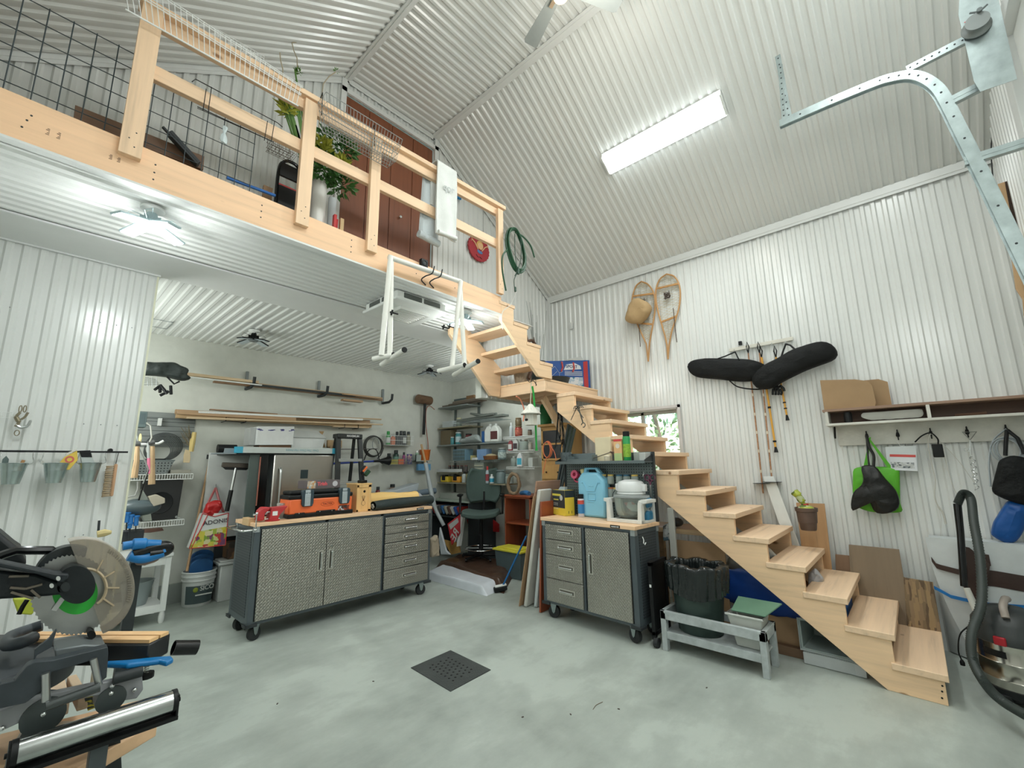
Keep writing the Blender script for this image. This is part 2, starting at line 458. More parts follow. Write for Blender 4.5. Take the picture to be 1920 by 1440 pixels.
# left wall and front wall (out of the frame or at its edge)
m=ribbed(lambda u,w,h: (XL+h,u,w),YF,YG,lambda u: 0,lambda u: ZE)
struct(m,'wall_left',WHITE_METAL,ang=12)
m=MB();m.box((XL-.1,YP+.1,0),(XL-.02,YB,ZC));struct(m,'wall_left_workshop',PLASTER)
GD=(.2,3.60,0,3.80)       # the garage door opening
m=ribbed(lambda u,w,h: (u,YF+h,w),XL,XR,lambda u: 0,roof,holes=[GD])
struct(m,'wall_front',WHITE_METAL,ang=12)
m=MB()
for i in range(7): m.box((GD[0]-.05,YF-.06,i*.545),(GD[1]+.03,YF-.015,i*.545+.54))
struct(m,'door_1',WHITEP,bev=.006)
m=MB();m.box((GD[1]-.02,YF-.03,0),(GD[1]+.10,YF+.035,3.90));m.box((GD[0],YF-.03,3.80),(GD[1]+.1,YF+.035,3.90))
struct(m,'trim_3',WHITE_TRIM,bev=.004)
# workshop bay walls
m=MB();m.box((XL,YB,0),(XW+.1,YB+.1,ZC));struct(m,'wall_back',PLASTER)
m=MB();m.box((XW,YG+.12,0),(XW+.1,YB+.1,ZC));m.box((XR-.0,YG+.0,0),(XW+.05,YG+.12,2.3));struct(m,'wall_right_workshop',PLASTER)
m=MB();m.box((XL,YB-.03,0),(XW,YB-.0,.19));struct(m,'baseboard_back',plain((.30,.33,.31),.8,bump=.3,bscale=18))
# ceilings
m=ribbed(lambda u,w,h: (w,u,ZC-h),2.78,3.55,lambda u: XL,lambda u: 3.42)
struct(m,'ceiling_mezzanine',WHITE_METAL,ang=12)
m=MB();m.box((XL,3.545,ZC-.018),(3.60,YP+.0,ZC-.006));struct(m,'trim_4',WHITE_TRIM)
m=MB();m.box((XL,YP-.12,ZC+.02),(XW,YB,ZC+.06));struct(m,'ceiling_workshop_board',PLASTER)
m=ribbed(lambda u,w,h: (u,w,ZC-h),XL,XW,lambda u: YP-.1,lambda u: YB)
struct(m,'ceiling_workshop',WHITE_METAL,ang=12)
k1=(ZT-ZE)/(X2-XL);n1=Vector((k1,0,-1)).normalized();k2=(ZT-ZE)/(XR-X1);n2=Vector((-k2,0,-1)).normalized()
m=ribbed(lambda u,w,h: Vector((w,u,ZE+(w-XL)*k1))+n1*h,YF,YG,lambda u: XL,lambda u: X2)
struct(m,'ceiling_left_slope',WHITE_METAL,ang=12)
m=ribbed(lambda u,w,h: (w,u,ZT-h),YF,YG,lambda u: X2,lambda u: X1)
struct(m,'ceiling',WHITE_METAL,ang=12)
m=ribbed(lambda u,w,h: Vector((w,u,ZT-(w-X1)*k2))+n2*h,YF,YG,lambda u: X1,lambda u: XR)
struct(m,'ceiling_right_slope',WHITE_METAL,ang=12)
m=MB();m.add([(XL-.3,YF-.3,ZE+.05),(XL-.3,YB+.2,ZE+.05),(X2,YB+.2,ZT+.09),(X2,YF-.3,ZT+.09),(X1,YF-.3,ZT+.09),(X1,YB+.2,ZT+.09),(XR+.3,YB+.2,ZE+.05),(XR+.3,YF-.3,ZE+.05)],[(0,1,2,3),(3,2,5,4),(4,5,6,7)])
struct(m,'ceiling_roof_deck',PLASTER)
m=MB()
m.box((XL-.12,YF-.3,0),(XL-.10,YB+.2,ZE+.1));m.box((XL-.1,YF-.12,0),(XW+.3,YF-.10,ZT+.2));struct(m,'wall_outer_left',PLASTER)
# trims along the ridges, the eaves and the gable
def strip(name,a,b,w,t,up):
    m=MB();m.bar(a,b,w,t,up);m.bar(Vector(a),Vector(b),w*.35,t*2.2,up);struct(m,name,WHITE_TRIM)
strip('trim_5',(X1,YF,ZT-.028),(X1,YG,ZT-.028),.075,.012,(.35,0,1))
strip('trim_6',(X2,YF,ZT-.028),(X2,YG,ZT-.028),.075,.012,(-.35,0,1))
strip('trim_7',(XR-.03,YF,ZE-.035),(XR-.03,YG,ZE-.035),.012,.042,(0,0,1))
strip('trim_8',(X2,YG-.022,ZT-.02),(X1,YG-.022,ZT-.02),.012,.035,(0,0,1))
strip('trim_9',(X1,YG-.022,ZT-.02),(XR,YG-.022,ZE-.02),.012,.035,(0,0,1))
strip('trim_10',(XL,YG-.022,ZE-.02),(X2,YG-.022,ZT-.02),.012,.04,(0,0,1))
m=MB();m.bar((1.553,YG-.025,ZC),(1.553,YG-.025,ZT-.03),.05,.022,(0,1,0));m.bar((2.627,YG-.025,ZC),(2.627,YG-.025,ZT-.03),.05,.022,(0,1,0));m.bar((1.53,YG-.025,4.81),(2.65,YG-.025,4.81),.022,.045)
struct(m,'trim_11',WHITE_TRIM)
m=MB();m.bar((XR-.03,YG-.03,2.2),(XR-.03,YG-.03,ZE),.03,.03);struct(m,'trim_12',WHITE_TRIM)
# bifold closet door in the gable wall
BROWN=wood('z',(.22,.075,.035),.72,.42,False)
dr=bpy.data.objects.new('door_2',None);COL.objects.link(dr);dr.location=(2.09,YG,ZC);MW[dr.name]=Matrix.Translation((2.09,YG,ZC));dr['kind']='structure'
for i in range(4):
    x0=1.583+i*.2545
    m=MB();m.box((x0,YG+.005,ZC+.12),(x0+.250,YG+.035,4.785));m.B('door_leaf',BROWN,dr,bev=.003)
k=P(749,408,'y',YG)
m=MB();m.lathe([(0,-.035),(.012,-.034),(.016,-.026),(.013,-.016),(.006,-.012),(.006,0)],(k.x,YG+.005,k.z),(0,1,0),14);m.B('door_knob',CHROME,dr)
# mezzanine deck
m=MB();m.box((XL,2.775,2.82),(2.89,YG-.02,2.93));m.box((XL,YG-.1,2.82),(3.36,YP+.1,2.86));struct(m,'floor_mezzanine',wood('x',(.62,.47,.32),.8,.7))
# window in the right wall
wn=bpy.data.objects.new('window_1',None);COL.objects.link(wn);wn.location=(XR,(WIN[0]+WIN[1])/2,WIN[2]);MW[wn.name]=Matrix.Translation(wn.location);wn['kind']='structure'
y0,y1,z0,z1=WIN
m=MB()
m.box((XR-.01,y0-.012,z0),(XR+.15,y0+.012,z1));m.box((XR-.01,y1-.012,z0),(XR+.15,y1+.012,z1));m.box((XR-.01,y0,z1-.012),(XR+.15,y1,z1+.012));m.box((XR-.01,y0,z0-.012),(XR+.15,y1,z0+.012))
m.box((XR-.022,y0-.03,z0-.03),(XR-.016,y0,z1+.03));m.box((XR-.022,y1,z0-.03),(XR-.016,y1+.03,z1+.03));m.box((XR-.022,y0-.03,z1),(XR-.016,y1+.03,z1+.03));m.box((XR-.022,y0-.03,z0-.03),(XR-.016,y1+.03,z0))
m.B('window_reveal',plain((.62,.60,.585),.5),wn)
m=MB()
for a,b in (((y0+.012,z0+.012),(y0+.045,z1-.012)),((y1-.045,z0+.012),(y1-.012,z1-.012)),((y0+.012,z1-.045),(y1-.012,z1-.012)),((y0+.012,z0+.012),(y1-.012,z0+.045)),((2.235,z0+.012),(2.275,z1-.012))):
    m.box((XR+.095,a[0],a[1]),(XR+.135,b[0],b[1]))
m.B('window_frame',plain((.55,.55,.53),.5),wn,bev=.003)
m=MB();m.box((XR+.112,y0+.03,z0+.03),(XR+.116,y1-.03,z1-.03));m.B('window_glass',glassy((.96,1,.98),.03,.02),wn)
# outside: ground and trees
m=MB();m.box((XR+.4,-14,-.3),(30,22,-.2));struct(m,'floor_yard',plain((.16,.22,.08),.95,0,.4,nscale=2))
# ------------------------------------------------------------------ mezzanine edge beam, railing, staircase
YBm=2.735      # face of the beam
m=MB();m.prism([(XL,YBm,2.795),(2.88,YBm,2.772),(2.88,YBm,2.945),(XL,YBm,3.012)],(0,.038,0))
bt=thing('mezzanine_beam','long pine edge beam of the mezzanine, below the wooden railing','beam',(1.2,YBm,2.785))
m.B('beam_board',wood('x',(.86,.57,.35),.8),bt,bev=.003)
m=MB();m.bar((XL,YBm+.023,2.789),(2.885,YBm+.023,2.766),.054,.012);m.B('white_edge_trim',WHITE_TRIM,bt)
m=MB()
for x,z in ((-.18,2.93),(-.19,2.90),(-.2,2.86),(.26,2.925),(.26,2.88),(.26,2.84),(.77,2.93),(.77,2.89),(.77,2.85),(1.35,2.93),(1.35,2.88),(1.35,2.84),(1.9,2.93),(1.9,2.86),(2.3,2.92),(2.3,2.86)):
    m.cyl((x,YBm-.0008,z),(x,YBm+.002,z),.0045,n=8)
m.B('screw_heads',DGREY,bt)
m=MB()
for x in (-.13,-.095):
    for k in range(5): m.box((x+.004*(k%3),YBm-.0006,2.868+k*.007),(x+.012,YBm+.001,2.872+k*.007))
for x in (.085,.115):
    for k in range(4): m.box((x+.003*(k%2),YBm-.0006,2.863+k*.007),(x+.012,YBm+.001,2.867+k*.007))
m.B('ink_stamp',plain((.25,.15,.1),.8),bt)

rl=thing('guard_railing','pine guard railing of upright posts and two rails along the mezzanine edge','railing',(1.4,YBm-.02,2.8))
def zbase(q): return P(*q,'y',2.70).z
for x,w,z0,z1 in ((.155,.088,2.905,3.80),(.998,.082,2.885,3.80),(1.492,.078,2.885,3.82),(2.845,.07,2.96,3.84)):
    m=MB();m.box((x-w/2,YBm-.036,z0),(x+w/2,YBm,z1));
    for dz in (.05,.09,.13): m.k=1;m.cyl((x+.012*(1 if dz !=.09 else -1),YBm-.037,z0+dz),(x+.012*(1 if dz !=.09 else -1),YBm-.034,z0+dz),.004,n=8)
    m.B('post',[PINE['z'],DGREY],rl,bev=.003)
m=MB();m.bar((.10,YBm+.007,3.815),(2.92,YBm+.007,3.885),.09,.038);m.B('top_rail',PINE['x'],rl,bev=.003)
m=MB();m.bar((.18,YBm+.018,3.76),(2.90,YBm+.018,3.83),.036,.08);m.B('rail_backer',PINE['x'],rl,bev=.003)
m=MB();m.bar((.18,YBm+.018,3.45),(2.90,YBm+.018,3.487),.036,.086);m.B('middle_rail',PINE['x'],rl,bev=.003)

st=thing('wooden_staircase','open pine staircase with a square landing, climbing along the white ribbed wall to the mezzanine','staircase',(4.0,.2,0))
NT=13
ty=lambda i: .017+.2077*(i-1)      # nosing of tread i
tz=lambda i: .163+.161*(i-1)      # its top
SX0,SX1=3.62,4.50
sk=lambda y: .045*y        # the flight runs very slightly off the wall
def stringer_poly(x):
    pts=[]
    pts.append((x,ty(1)+.02,0));
    for i in range(1,NT+1):
        pts.append((x,ty(i)+.02,tz(i)-.036));pts.append((x,ty(i+1)+.02,tz(i)-.036))
    pts.append((x,2.755,tz(NT)-.036))
    pts.append((x,2.755,tz(NT)-.19))
    dy,dz=.2077,.161;k=dz/dy
    ze=0;ye=2.755-(tz(NT)-.19-0)/k
    pts.append((x,ye,0))
    return [(a+(sk(b) if x<4 else 0),b,c) for a,b,c in pts]
for x,nm in ((SX0+.012,'near'),(SX1-.04,'far')):
    m=MB();m.prism(stringer_poly(x),(.038,0,0))
    s_=m.B('stringer',wood('y',(.86,.60,.37),.84),st,bev=.002)
for y,z in ((.05,.04),(.05,.075),(.05,.105)):
    pass
m=MB()
for y,z in ((.06,.035),(.055,.07),(.05,.10)): m.cyl((SX0+.0115,y,z),(SX0+.014,y,z),.005,n=8)
m.B('screw_heads',BLACK,st)
for i in range(1,NT+1):
    m=MB();y_=ty(i);m.prism([(SX0+sk(y_),y_,tz(i)-.038),(SX1+.01,y_,tz(i)-.038),(SX1+.01,y_+.245,tz(i)-.038),(SX0+sk(y_+.245),y_+.245,tz(i)-.038)],(0,0,.038))
    m.B('tread',TREAD,st,bev=.004)
# landing
LX0,LY0,LY1,LZ=3.56,2.757,3.465,2.245
m=MB();m.box((LX0,LY0,LZ-.022),(XR-.02,LY1,LZ));m.B('landing_deck',wood('x',(.80,.55,.33),.8),st,bev=.002)
m=MB();m.box((LX0+.003,LY0+.003,LZ-.135),(LX0+.041,LY1,LZ-.022));m.B('landing_joist',PINE['y'],st,bev=.002)
m=MB();m.box((LX0+.041,LY0+.003,LZ-.135),(XR-.025,LY0+.041,LZ-.022));m.B('landing_joist',PINE['x'],st,bev=.002)
for k in range(3):
    m=MB();x=3.85+k*.3;m.box((x,LY0+.041,LZ-.13),(x+.036,LY1,LZ-.022));m.B('landing_joist',PINE['y'],st)
m=MB();m.box((LX0+.041,LY1-.04,LZ-.135),(XR-.025,LY1,LZ-.022));m.B('landing_joist',PINE['x'],st)
a,b=P(1018,745,'y',2.95),P(1062,822,'y',2.95)
m=MB();m.bar(a,b,.036,.085,(1,0,.5));m.B('diagonal_brace',wood('z',(.74,.52,.32),.8),st,bev=.002)
# upper flight, climbing to the left
UZ=[LZ+.165*(k+1) for k in range(4)]       # 2.40 2.565 2.73 2.895
UX=[3.672,3.473,3.274,3.073]            # nosing of each step (right edge)
def upper_poly(y):
    pts=[(UX[0]-.015,y,LZ)]
    for k in range(4):
        pts.append((UX[k]-.015,y,UZ[k]-.03));pts.append(((UX[k+1] if k<3 else 2.882)-.015+(.015 if k==3 else 0),y,UZ[k]-.03))
    pts.append((2.882,y,UZ[3]-.03))
    pts.append((2.882,y,2.715));pts.append((3.43,y,LZ+.0));
    return pts
m=MB();m.prism(upper_poly(YBm+.002),(0,.036,0));m.B('stringer',wood('x',(.84,.60,.38),.84),st,bev=.002)
m=MB();m.prism([(3.56,3.40,LZ+.0),(3.56,3.40,LZ+.20),(2.86,3.40,2.95),(2.80,3.40,2.90),(2.80,3.40,2.70),(3.40,3.40,LZ-.13),(3.54,3.40,LZ-.13)],(0,.036,0))
m.B('stringer',wood('x',(.80,.57,.36),.84),st,bev=.002)
for k in range(4):
    m=MB();x1=UX[k];x0=x1-.225
    m.box((x0,YBm-.004,UZ[k]-.034),(x1,3.42,UZ[k]));m.B('tread',PINE['y'],st,bev=.003)
# ------------------------------------------------------------------ things on and over the mezzanine railing
def wire(m,p,q,r=.0016,n=6): m.cyl(p,q,r,n=n,caps=False)
WIRE_B=plain((.02,.035,.04),.4);WIRE_W=plain((.8,.82,.8),.35);WIRE_G=plain((.35,.37,.36),.3,.7)
def leafs(m,c,r,n,size,rnd,up=.2,droop=0.):
    for i in range(n):
        while True:
            q=Vector((rnd.uniform(-1,1),rnd.uniform(-1,1),rnd.uniform(-1,1)))
            if q.length<=1: break
        p=Vector(c)+Vector((q.x*r[0],q.y*r[1],q.z*r[2]))
        d=(q+Vector((rnd.uniform(-.5,.5),rnd.uniform(-.5,.5),up))).normalized();a,b=_frame(d)
        s=size*rnd.uniform(.6,1.3);w=s*.2
        t=a*rnd.uniform(-1,1)+b*rnd.uniform(-1,1);t.normalize();k=d.cross(t)*.3
        m.add([p,p+d*s*.5+t*w+k*w,p+d*s-Vector((0,0,droop*s)),p+d*s*.5-t*w+k*w,p+d*s*.5],[(0,1,4),(1,2,4),(2,3,4),(3,0,4)])
Y=2.785
m=MB();xs=[-.445+.083*i for i in range(8)]
for x in xs: wire(m,(x,Y,2.96),(x,Y,3.538),.0028)
for k in range(7): wire(m,(xs[0]-.02,Y+.004,3.534-.0915*k),(.15,Y+.004,3.534-.0915*k),.0024)
solo(m,'wire_grid',WIRE_B,'tall black welded wire grid panel standing behind the beam, left of the wide post','wire panel')
m=MB();xs=[.13+.0827*i for i in range(8)]
for x in xs: wire(m,(x,Y,2.94),(x,Y,3.448),.0024)
for k in range(6): wire(m,(xs[0],Y+.004,3.442-.095*k),(xs[-1]+.005,Y+.004,3.442-.095*k),.0022)
solo(m,'wire_grid',WIRE_B,'lower black welded wire grid panel under the middle rail, right of the wide post','wire panel')
# white wire shelf leaning out over the top rail
t=thing('wire_shelf','long white wire shelf hung sloping outside the top rail at upper left','shelf',(.5,2.69,3.65))
A,B,C,D=Vector((.05,2.66,3.655)),Vector((.90,2.66,3.668)),Vector((.0,2.69,3.90)),Vector((.93,2.69,3.855))
m=MB()
for k in range(34):
    u=(k+.5)/34;wire(m,A.lerp(B,u),C.lerp(D,u),.002)
m.B('shelf_wires',WIRE_W,t)
m=MB();wire(m,A,B,.0045,8)
for v in (.55,.62,.93,1.0): wire(m,A.lerp(C,v),B.lerp(D,v),.003)
m.B('shelf_rods',WIRE_W,t)
m=MB();A,B,C,D=Vector((.44,2.81,4.0)),Vector((.72,2.81,4.015)),Vector((.44,2.77,3.90)),Vector((.70,2.77,3.90))
for k in range(15): wire(m,A.lerp(B,k/14),C.lerp(D,k/14),.0012)
for v in (0,.25,.5,1): wire(m,A.lerp(C,v),B.lerp(D,v),.002)
wire(m,C,C+Vector((0,-.02,-.04)),.002);wire(m,D,D+Vector((0,-.02,-.04)),.002)
solo(m,'wire_rack',WIRE_W,'small white wire rack standing up behind the top rail','rack')
# big grey wire basket over the rail
t=thing('wire_basket','large grey wire basket hooked over the top rail beside the plants','basket',(1.33,2.66,3.55))
x0,x1,z0,z1=1.03,1.62,3.60,3.80;ya,yb=2.56,2.685
m=MB()
for k in range(25):
    x=x0+(x1-x0)*k/24;xi=x0+.04+(x1-x0-.08)*k/24
    m.tube([(x,ya,z1),(xi,ya+.02,z0),(xi,yb-.01,z0),(x,yb,z1)],.0018,5)
for z,e in ((z1,0),(z1-.06,.012),(z1-.13,.028),(z0,.04)):
    q=.02*e/.04
    m.tube([(x0+e,ya+q,z),(x1-e,ya+q,z),(x1-e,yb,z),(x0+e,yb,z)],.003,6,closed=True)
for y in (ya+.03,ya+.06,ya+.09): wire(m,(x0+.04,y,z0),(x1-.04,y,z0),.0018)
for k in range(1,5):
    y=ya+.02+k*.022;
    for xx,e in ((x0,.04),(x1,-.04)): m.tube([(xx,y,z1),(xx+e,y,z0)],.0013,5)
m.B('basket_wires',WIRE_G,t)
m=MB()
for x in (1.06,1.46): m.tube([(x,2.685,3.72),(x,2.69,3.87),(x+.01,2.72,3.93),(x+.02,2.80,3.90),(x+.02,2.80,3.84)],.003,6)
m.B('hook',BLACK,t)
# small dark basket hanging inside
t=thing('wire_basket','small rusty dark wire basket hanging inside the railing left of the plants','basket',(.86,2.92,3.3))
a=P(530,272,'y',2.92);m=MB();w=.15
for k in range(7):
    x=a.x-w*.5+w*k/6;m.tube([(x,2.88,a.z+.06),(x+.01,2.89,a.z-.05),(x+.01,2.99,a.z-.05),(x,3.0,a.z+.06)],.0013,5)
for z in (.06,.02,-.02,-.05): m.tube([(a.x-w/2,2.88,a.z+z),(a.x+w/2,2.88,a.z+z),(a.x+w/2,3.0,a.z+z),(a.x-w/2,3.0,a.z+z)],.0016,5,closed=True)
for k in range(4): wire(m,(a.x-w/2,2.9+k*.028,a.z-.05),(a.x+w/2,2.9+k*.028,a.z-.05),.0013)
m.B('basket_wires',plain((.12,.08,.05),.6,.5),t)
# black wire hanging rack over the middle rail
p=lambda x,y,Y_=2.70: P(x/3,y/3,'y',Y_)
m=MB()
m.tube([p(1080,460),p(1100,445),p(1560,690),p(1590,715)],.0026,6);m.tube([p(1110,600),p(1540,800)],.0026,6);m.tube([p(1110,608,2.74),p(1530,795,2.74)],.002,6)
for x,y,h in ((1160,500,120),(1190,490,130),(1505,680,110),(1545,680,110)): m.tube([p(x,y),p(x-18,y+h)],.0022,6)
solo(m,'hanging_rack',BLACK,'black wire double rack hung over the middle rail','rack')
# plastic bag tied to the mesh
c=p(1262,760);m=MB();rn=random.Random(3)
m.lathe([(.001,-.055),(.016,-.05),(.022,-.03),(.014,-.005),(.006,.012),(.012,.03),(.014,.05),(.004,.06)],c,n=12,sx=.9,sy=.6)
for i,q in enumerate(m.v): m.v[i]=q+Vector((rn.uniform(-.003,.003),rn.uniform(-.003,.003),rn.uniform(-.003,.003)))
solo(m,'plastic_bag',plain((.62,.70,.71),.25,alpha=.75),'small clear plastic bag with a blue knot tied to the wire grid','bag')
# dark planks and a pole lying behind the grid
DW=wood('x',(.14,.075,.04),.6,.6,False)
m=MB();m.bar((-.06,2.98,3.17),(.50,2.98,3.19),.03,.09);m.bar((-.02,3.05,3.10),(.5,3.05,3.12),.03,.09)
solo(m,'dark_planks',DW,'dark brown boards stacked on the mezzanine behind the wire grids','boards',bev=.002)
m=MB();m.bar(P(305,238,'y',2.9),P(370,308,'y',2.9),.018,.012);m.bar(P(318,250,'y',2.93),P(372,309,'y',2.93),.06,.02)
solo(m,'folded_stand',DGREY,'dark folded metal stand leaning behind the lower wire grid','stand',bev=.002)
m=MB();m.tube([P(425,333,'y',2.86),P(516,367,'y',2.86)],.010,8);solo(m,'blue_pole',BLUE,'blue pole lying on the edge of the mezzanine floor','pole')
# black folding chair
t=thing('folding_chair','folded black metal chair leaning behind the second railing post','chair',(1.02,3.15,2.93))
m=MB();fx0,fx1=.965,1.13
m.tube(spline([(fx0,3.12,3.0),(fx0,3.13,3.45),(fx0+.03,3.13,3.56),((fx0+fx1)/2,3.13,3.585),(fx1-.03,3.13,3.56),(fx1,3.13,3.45),(fx1,3.12,3.0)]),.012,8)
m.B('chair_frame',BLACKG,t)
m=MB();m.box((fx0+.005,3.12,3.44),(fx1-.005,3.14,3.55));m.B('backrest',BLACKG,t,bev=.005)
m=MB();m.box((fx0+.005,3.11,3.0),(fx1-.005,3.14,3.36));m.B('seat',BLACK,t,bev=.005)
m=MB();m.box((.985,3.16,2.95),(1.12,3.19,3.40));solo(m,'red_board',RED,'red panel edge showing behind the black folding chair','board')
m=MB();m.box((.90,3.2,2.95),(.96,3.22,3.36));solo(m,'wood_offcut',wood('z',(.35,.22,.12),.7),'brown board end beside the black folding chair','board')
# vase, paper roll, red and wooden strips
t=thing('flower_vase','tall white cylinder vase holding a big artificial flower arrangement on the mezzanine','vase',(1.25,3.10,2.93))
m=MB();m.lathe([(0,0),(.052,0),(.054,.02),(.054,.575),(.048,.575),(.047,.5),(0,.49)],(1.25,3.10,2.935),n=28);m.B('vase_body',plain((.72,.72,.68),.3),t)
rn=random.Random(11)
m=MB();leafs(m,(1.26,3.06,3.62),(.12,.10,.12),420,.06,rn);leafs(m,(1.40,3.08,3.58),(.10,.08,.10),200,.06,rn);leafs(m,(1.35,3.06,3.88),(.15,.08,.10),260,.06,rn)
m.B('fern_leaves',plain((.05,.16,.03),.6,0,.3,nscale=30),t)
m=MB();leafs(m,(1.20,3.02,3.74),(.07,.07,.05),220,.05,rn,.6);leafs(m,(1.36,3.0,3.68),(.05,.05,.04),160,.045,rn,.6)
leafs(m,(.97,3.05,3.98),(.05,.04,.09),160,.08,rn,.9)
m.B('yellow_blooms',plain((.45,.48,.06),.6,0,.25,nscale=30),t)
m=MB()
for x0,z0,x1,z1 in ((.88,4.10,1.16,3.5),(.93,4.0,1.2,3.5),(1.02,4.15,1.2,3.5),(1.0,4.3,1.22,3.5)): m.tube(spline([(x0,3.08,z0),((x0+x1)/2-.02,3.07,(z0+z1)/2),(x1,3.1,z1)],5),.006,6)
leafs(m,(1.03,3.09,4.33),(.015,.015,.015),30,.035,rn);leafs(m,(1.31,3.09,4.55),(.01,.01,.01),12,.022,rn)
for a,b in (((.90,4.08),(1.05,3.75)),((.96,4.0),(1.08,3.7)),((1.02,4.0),(1.12,3.7))): m.add([(a[0]-.01,3.05,a[1]),(a[0]+.012,3.05,a[1]),(b[0]+.02,3.07,b[1]),(b[0]-.02,3.07,b[1])],[(0,1,2,3)])
m.B('green_stems',plain((.10,.22,.04),.6),t)
m=MB()
for pts in ([(1.007,4.75),(1.01,4.70),(.99,4.64),(1.015,4.60),(.965,4.55),(.985,4.49),(1.01,4.45),(1.02,4.36)],[(.89,4.40),(.90,4.34),(.92,4.28),(.93,4.1)],[(1.31,4.55),(1.26,4.47),(1.22,4.37),(1.21,4.1),(1.22,3.7)]):
    m.tube([(x,3.1,z) for x,z in pts],.004,5)
m.B('curly_twigs',plain((.45,.38,.26),.7),t)
c=P(668,321,'y',3.0);m=MB();m.ell(c,(.026,.026,.032),12,8)
for i in range(8):
    a=i*PI/4;m.ell(Vector(c)+Vector((math.cos(a)*.014,math.sin(a)*.014,-.006)),(.018,.018,.028),8,6)
m.B('white_rose',plain((.80,.80,.68),.6),t)
m=MB();m.lathe([(0,0),(.028,0),(.03,.50),(.022,.50),(.02,.3),(0,.3)],(1.365,3.12,2.935),n=16);solo(m,'paper_roll',plain((.60,.64,.66),.6),'pale grey paper roll standing beside the white vase','paper roll')
m=MB();m.box((1.335,3.0,2.935),(1.355,3.03,3.24));m.box((1.36,3.02,2.935),(1.375,3.04,3.22));solo(m,'red_strips',RED,'thin red strips standing on the mezzanine beside the vase','strips')
m=MB();m.box((1.385,3.0,2.935),(1.412,3.025,3.23));solo(m,'wooden_stake',wood('z',(.6,.42,.22)),'short pale wooden stake standing by the brown closet door','stake')
# two towels over the rail
TOW=plain((.74,.76,.73),.9,bump=.4,bscale=160);TOW2=plain((.62,.68,.70),.9,bump=.4,bscale=160)
def towel(x0,x1,za,zb,yo,mat,lab,fold=.0):
    m=MB()
    def fn(u,v):
        x=x0+(x1-x0)*u+fold*v
        L=(3.93-za)+.10+(3.93-zb);s=v*L;a=3.93-za
        if s<a: y,z=yo,za+s
        elif s<a+.10: y,z=yo+(s-a),3.935+.012*math.sin((s-a)/.10*PI)
        else: y,z=yo+.10+.01,3.93-(s-a-.10)
        w=.008*math.sin(u*9+s*4)*min(1,abs(s-a)*4)
        return (x,y+w,z)
    m.grid(fn,14,40,.014)
    return m.build('towel_cloth',mat,None,smooth=True,ang=60)
o=towel(2.045,2.255,3.25,3.55,2.672,TOW,'');o.name='white_towel';o['label']='white towel folded long over the outside of the top rail';o['category']='towel'
MW[o.name]=Matrix.Translation(o.location)
m=MB();m.cyl((2.055,2.664,3.26),(2.25,2.664,3.275),.018,n=12);m.B('rolled_hem',TOW,o)
text(o,'qor',.085,(2.155,2.6565,3.70),(1,0,.12),(0,0,1),plain((.52,.55,.54),.9),'printed_letters',bold=.002)
m=MB()
def fn(u,v): return (1.985-.03*v+.19*u,2.80+.012*math.sin(u*8),3.90-.66*v)
m.grid(fn,12,20,.02);m.cyl((1.95,2.79,3.25),(2.16,2.79,3.235),.03,n=14)
o=solo(m,'white_towel',TOW2,'second bluish white towel hanging inside the railing behind the white one','towel')
# red painted disc with a girl
t=thing('painted_sign','red scalloped round sign painted with a girl, hung on the upstairs wall','sign',P(900,466,'y',YG-.05))
c=P(898.5,466,'y',YG-.045);cx,cz=c.x,c.z;rad=.165
m=MB();m.prism([(cx+math.cos(a)*(rad+.004*math.sin(a*22)),YG-.045,cz+math.sin(a)*(rad*.94+.004*math.sin(a*22))) for a in [2*PI*i/88 for i in range(88)]],(0,.02,0));m.B('disc',plain((.38,.03,.04),.6),t)
SK=plain((.78,.48,.26),.6)
def disc2(c0,rx,rz,y,mat,nm):
    m=MB();m.prism([(c0[0]+math.cos(a)*rx,y,c0[1]+math.sin(a)*rz) for a in [2*PI*i/24 for i in range(24)]],(0,.004,0));m.B(nm,mat,t)
disc2((cx+.01,cz+.045),.052,.050,YG-.050,plain((.65,.42,.12),.6),'painted_hair')
disc2((cx+.012,cz+.03),.042,.042,YG-.054,SK,'painted_face')
for sg in (-1,1):
    m=MB();m.tube([(cx+.01+sg*.03,YG-.05,cz-.02),(cx+.01+sg*.08,YG-.05,cz+.045),(cx+.01+sg*.12,YG-.05,cz+.07)],.007,6)
    for k in (-1,0,1): m.tube([(cx+.01+sg*.12,YG-.05,cz+.07),(cx+.01+sg*(.14),YG-.05,cz+.07+k*.02)],.003,5)
    m.B('painted_arm',SK,t)
m=MB();m.prism([(cx-.03,YG-.049,cz-.02),(cx+.045,YG-.049,cz-.03),(cx+.05,YG-.049,cz-.055),(cx+.0,YG-.049,cz-.065),(cx-.03,YG-.049,cz-.05)],(0,.003,0));m.B('painted_dress',plain((.08,.2,.42),.6),t)
m=MB();m.tube(spline([(cx-.05,YG-.048,cz-.09),(cx-.02,YG-.048,cz-.115),(cx+.01,YG-.048,cz-.105),(cx+.04,YG-.048,cz-.12)],6),.003,5);m.B('painted_scroll',BLACK,t)
c=P(858,364,'y',YG-.05);m=MB();m.lathe([(0,0),(.035,.005),(.045,.06),(.045,.11),(.02,.13),(0,.13)],(c.x,YG-.07,c.z-.07),n=14,sy=.5)
solo(m,'blue_cap',plain((.02,.22,.5),.6),'blue object hanging on the upstairs wall behind the towels','cap')
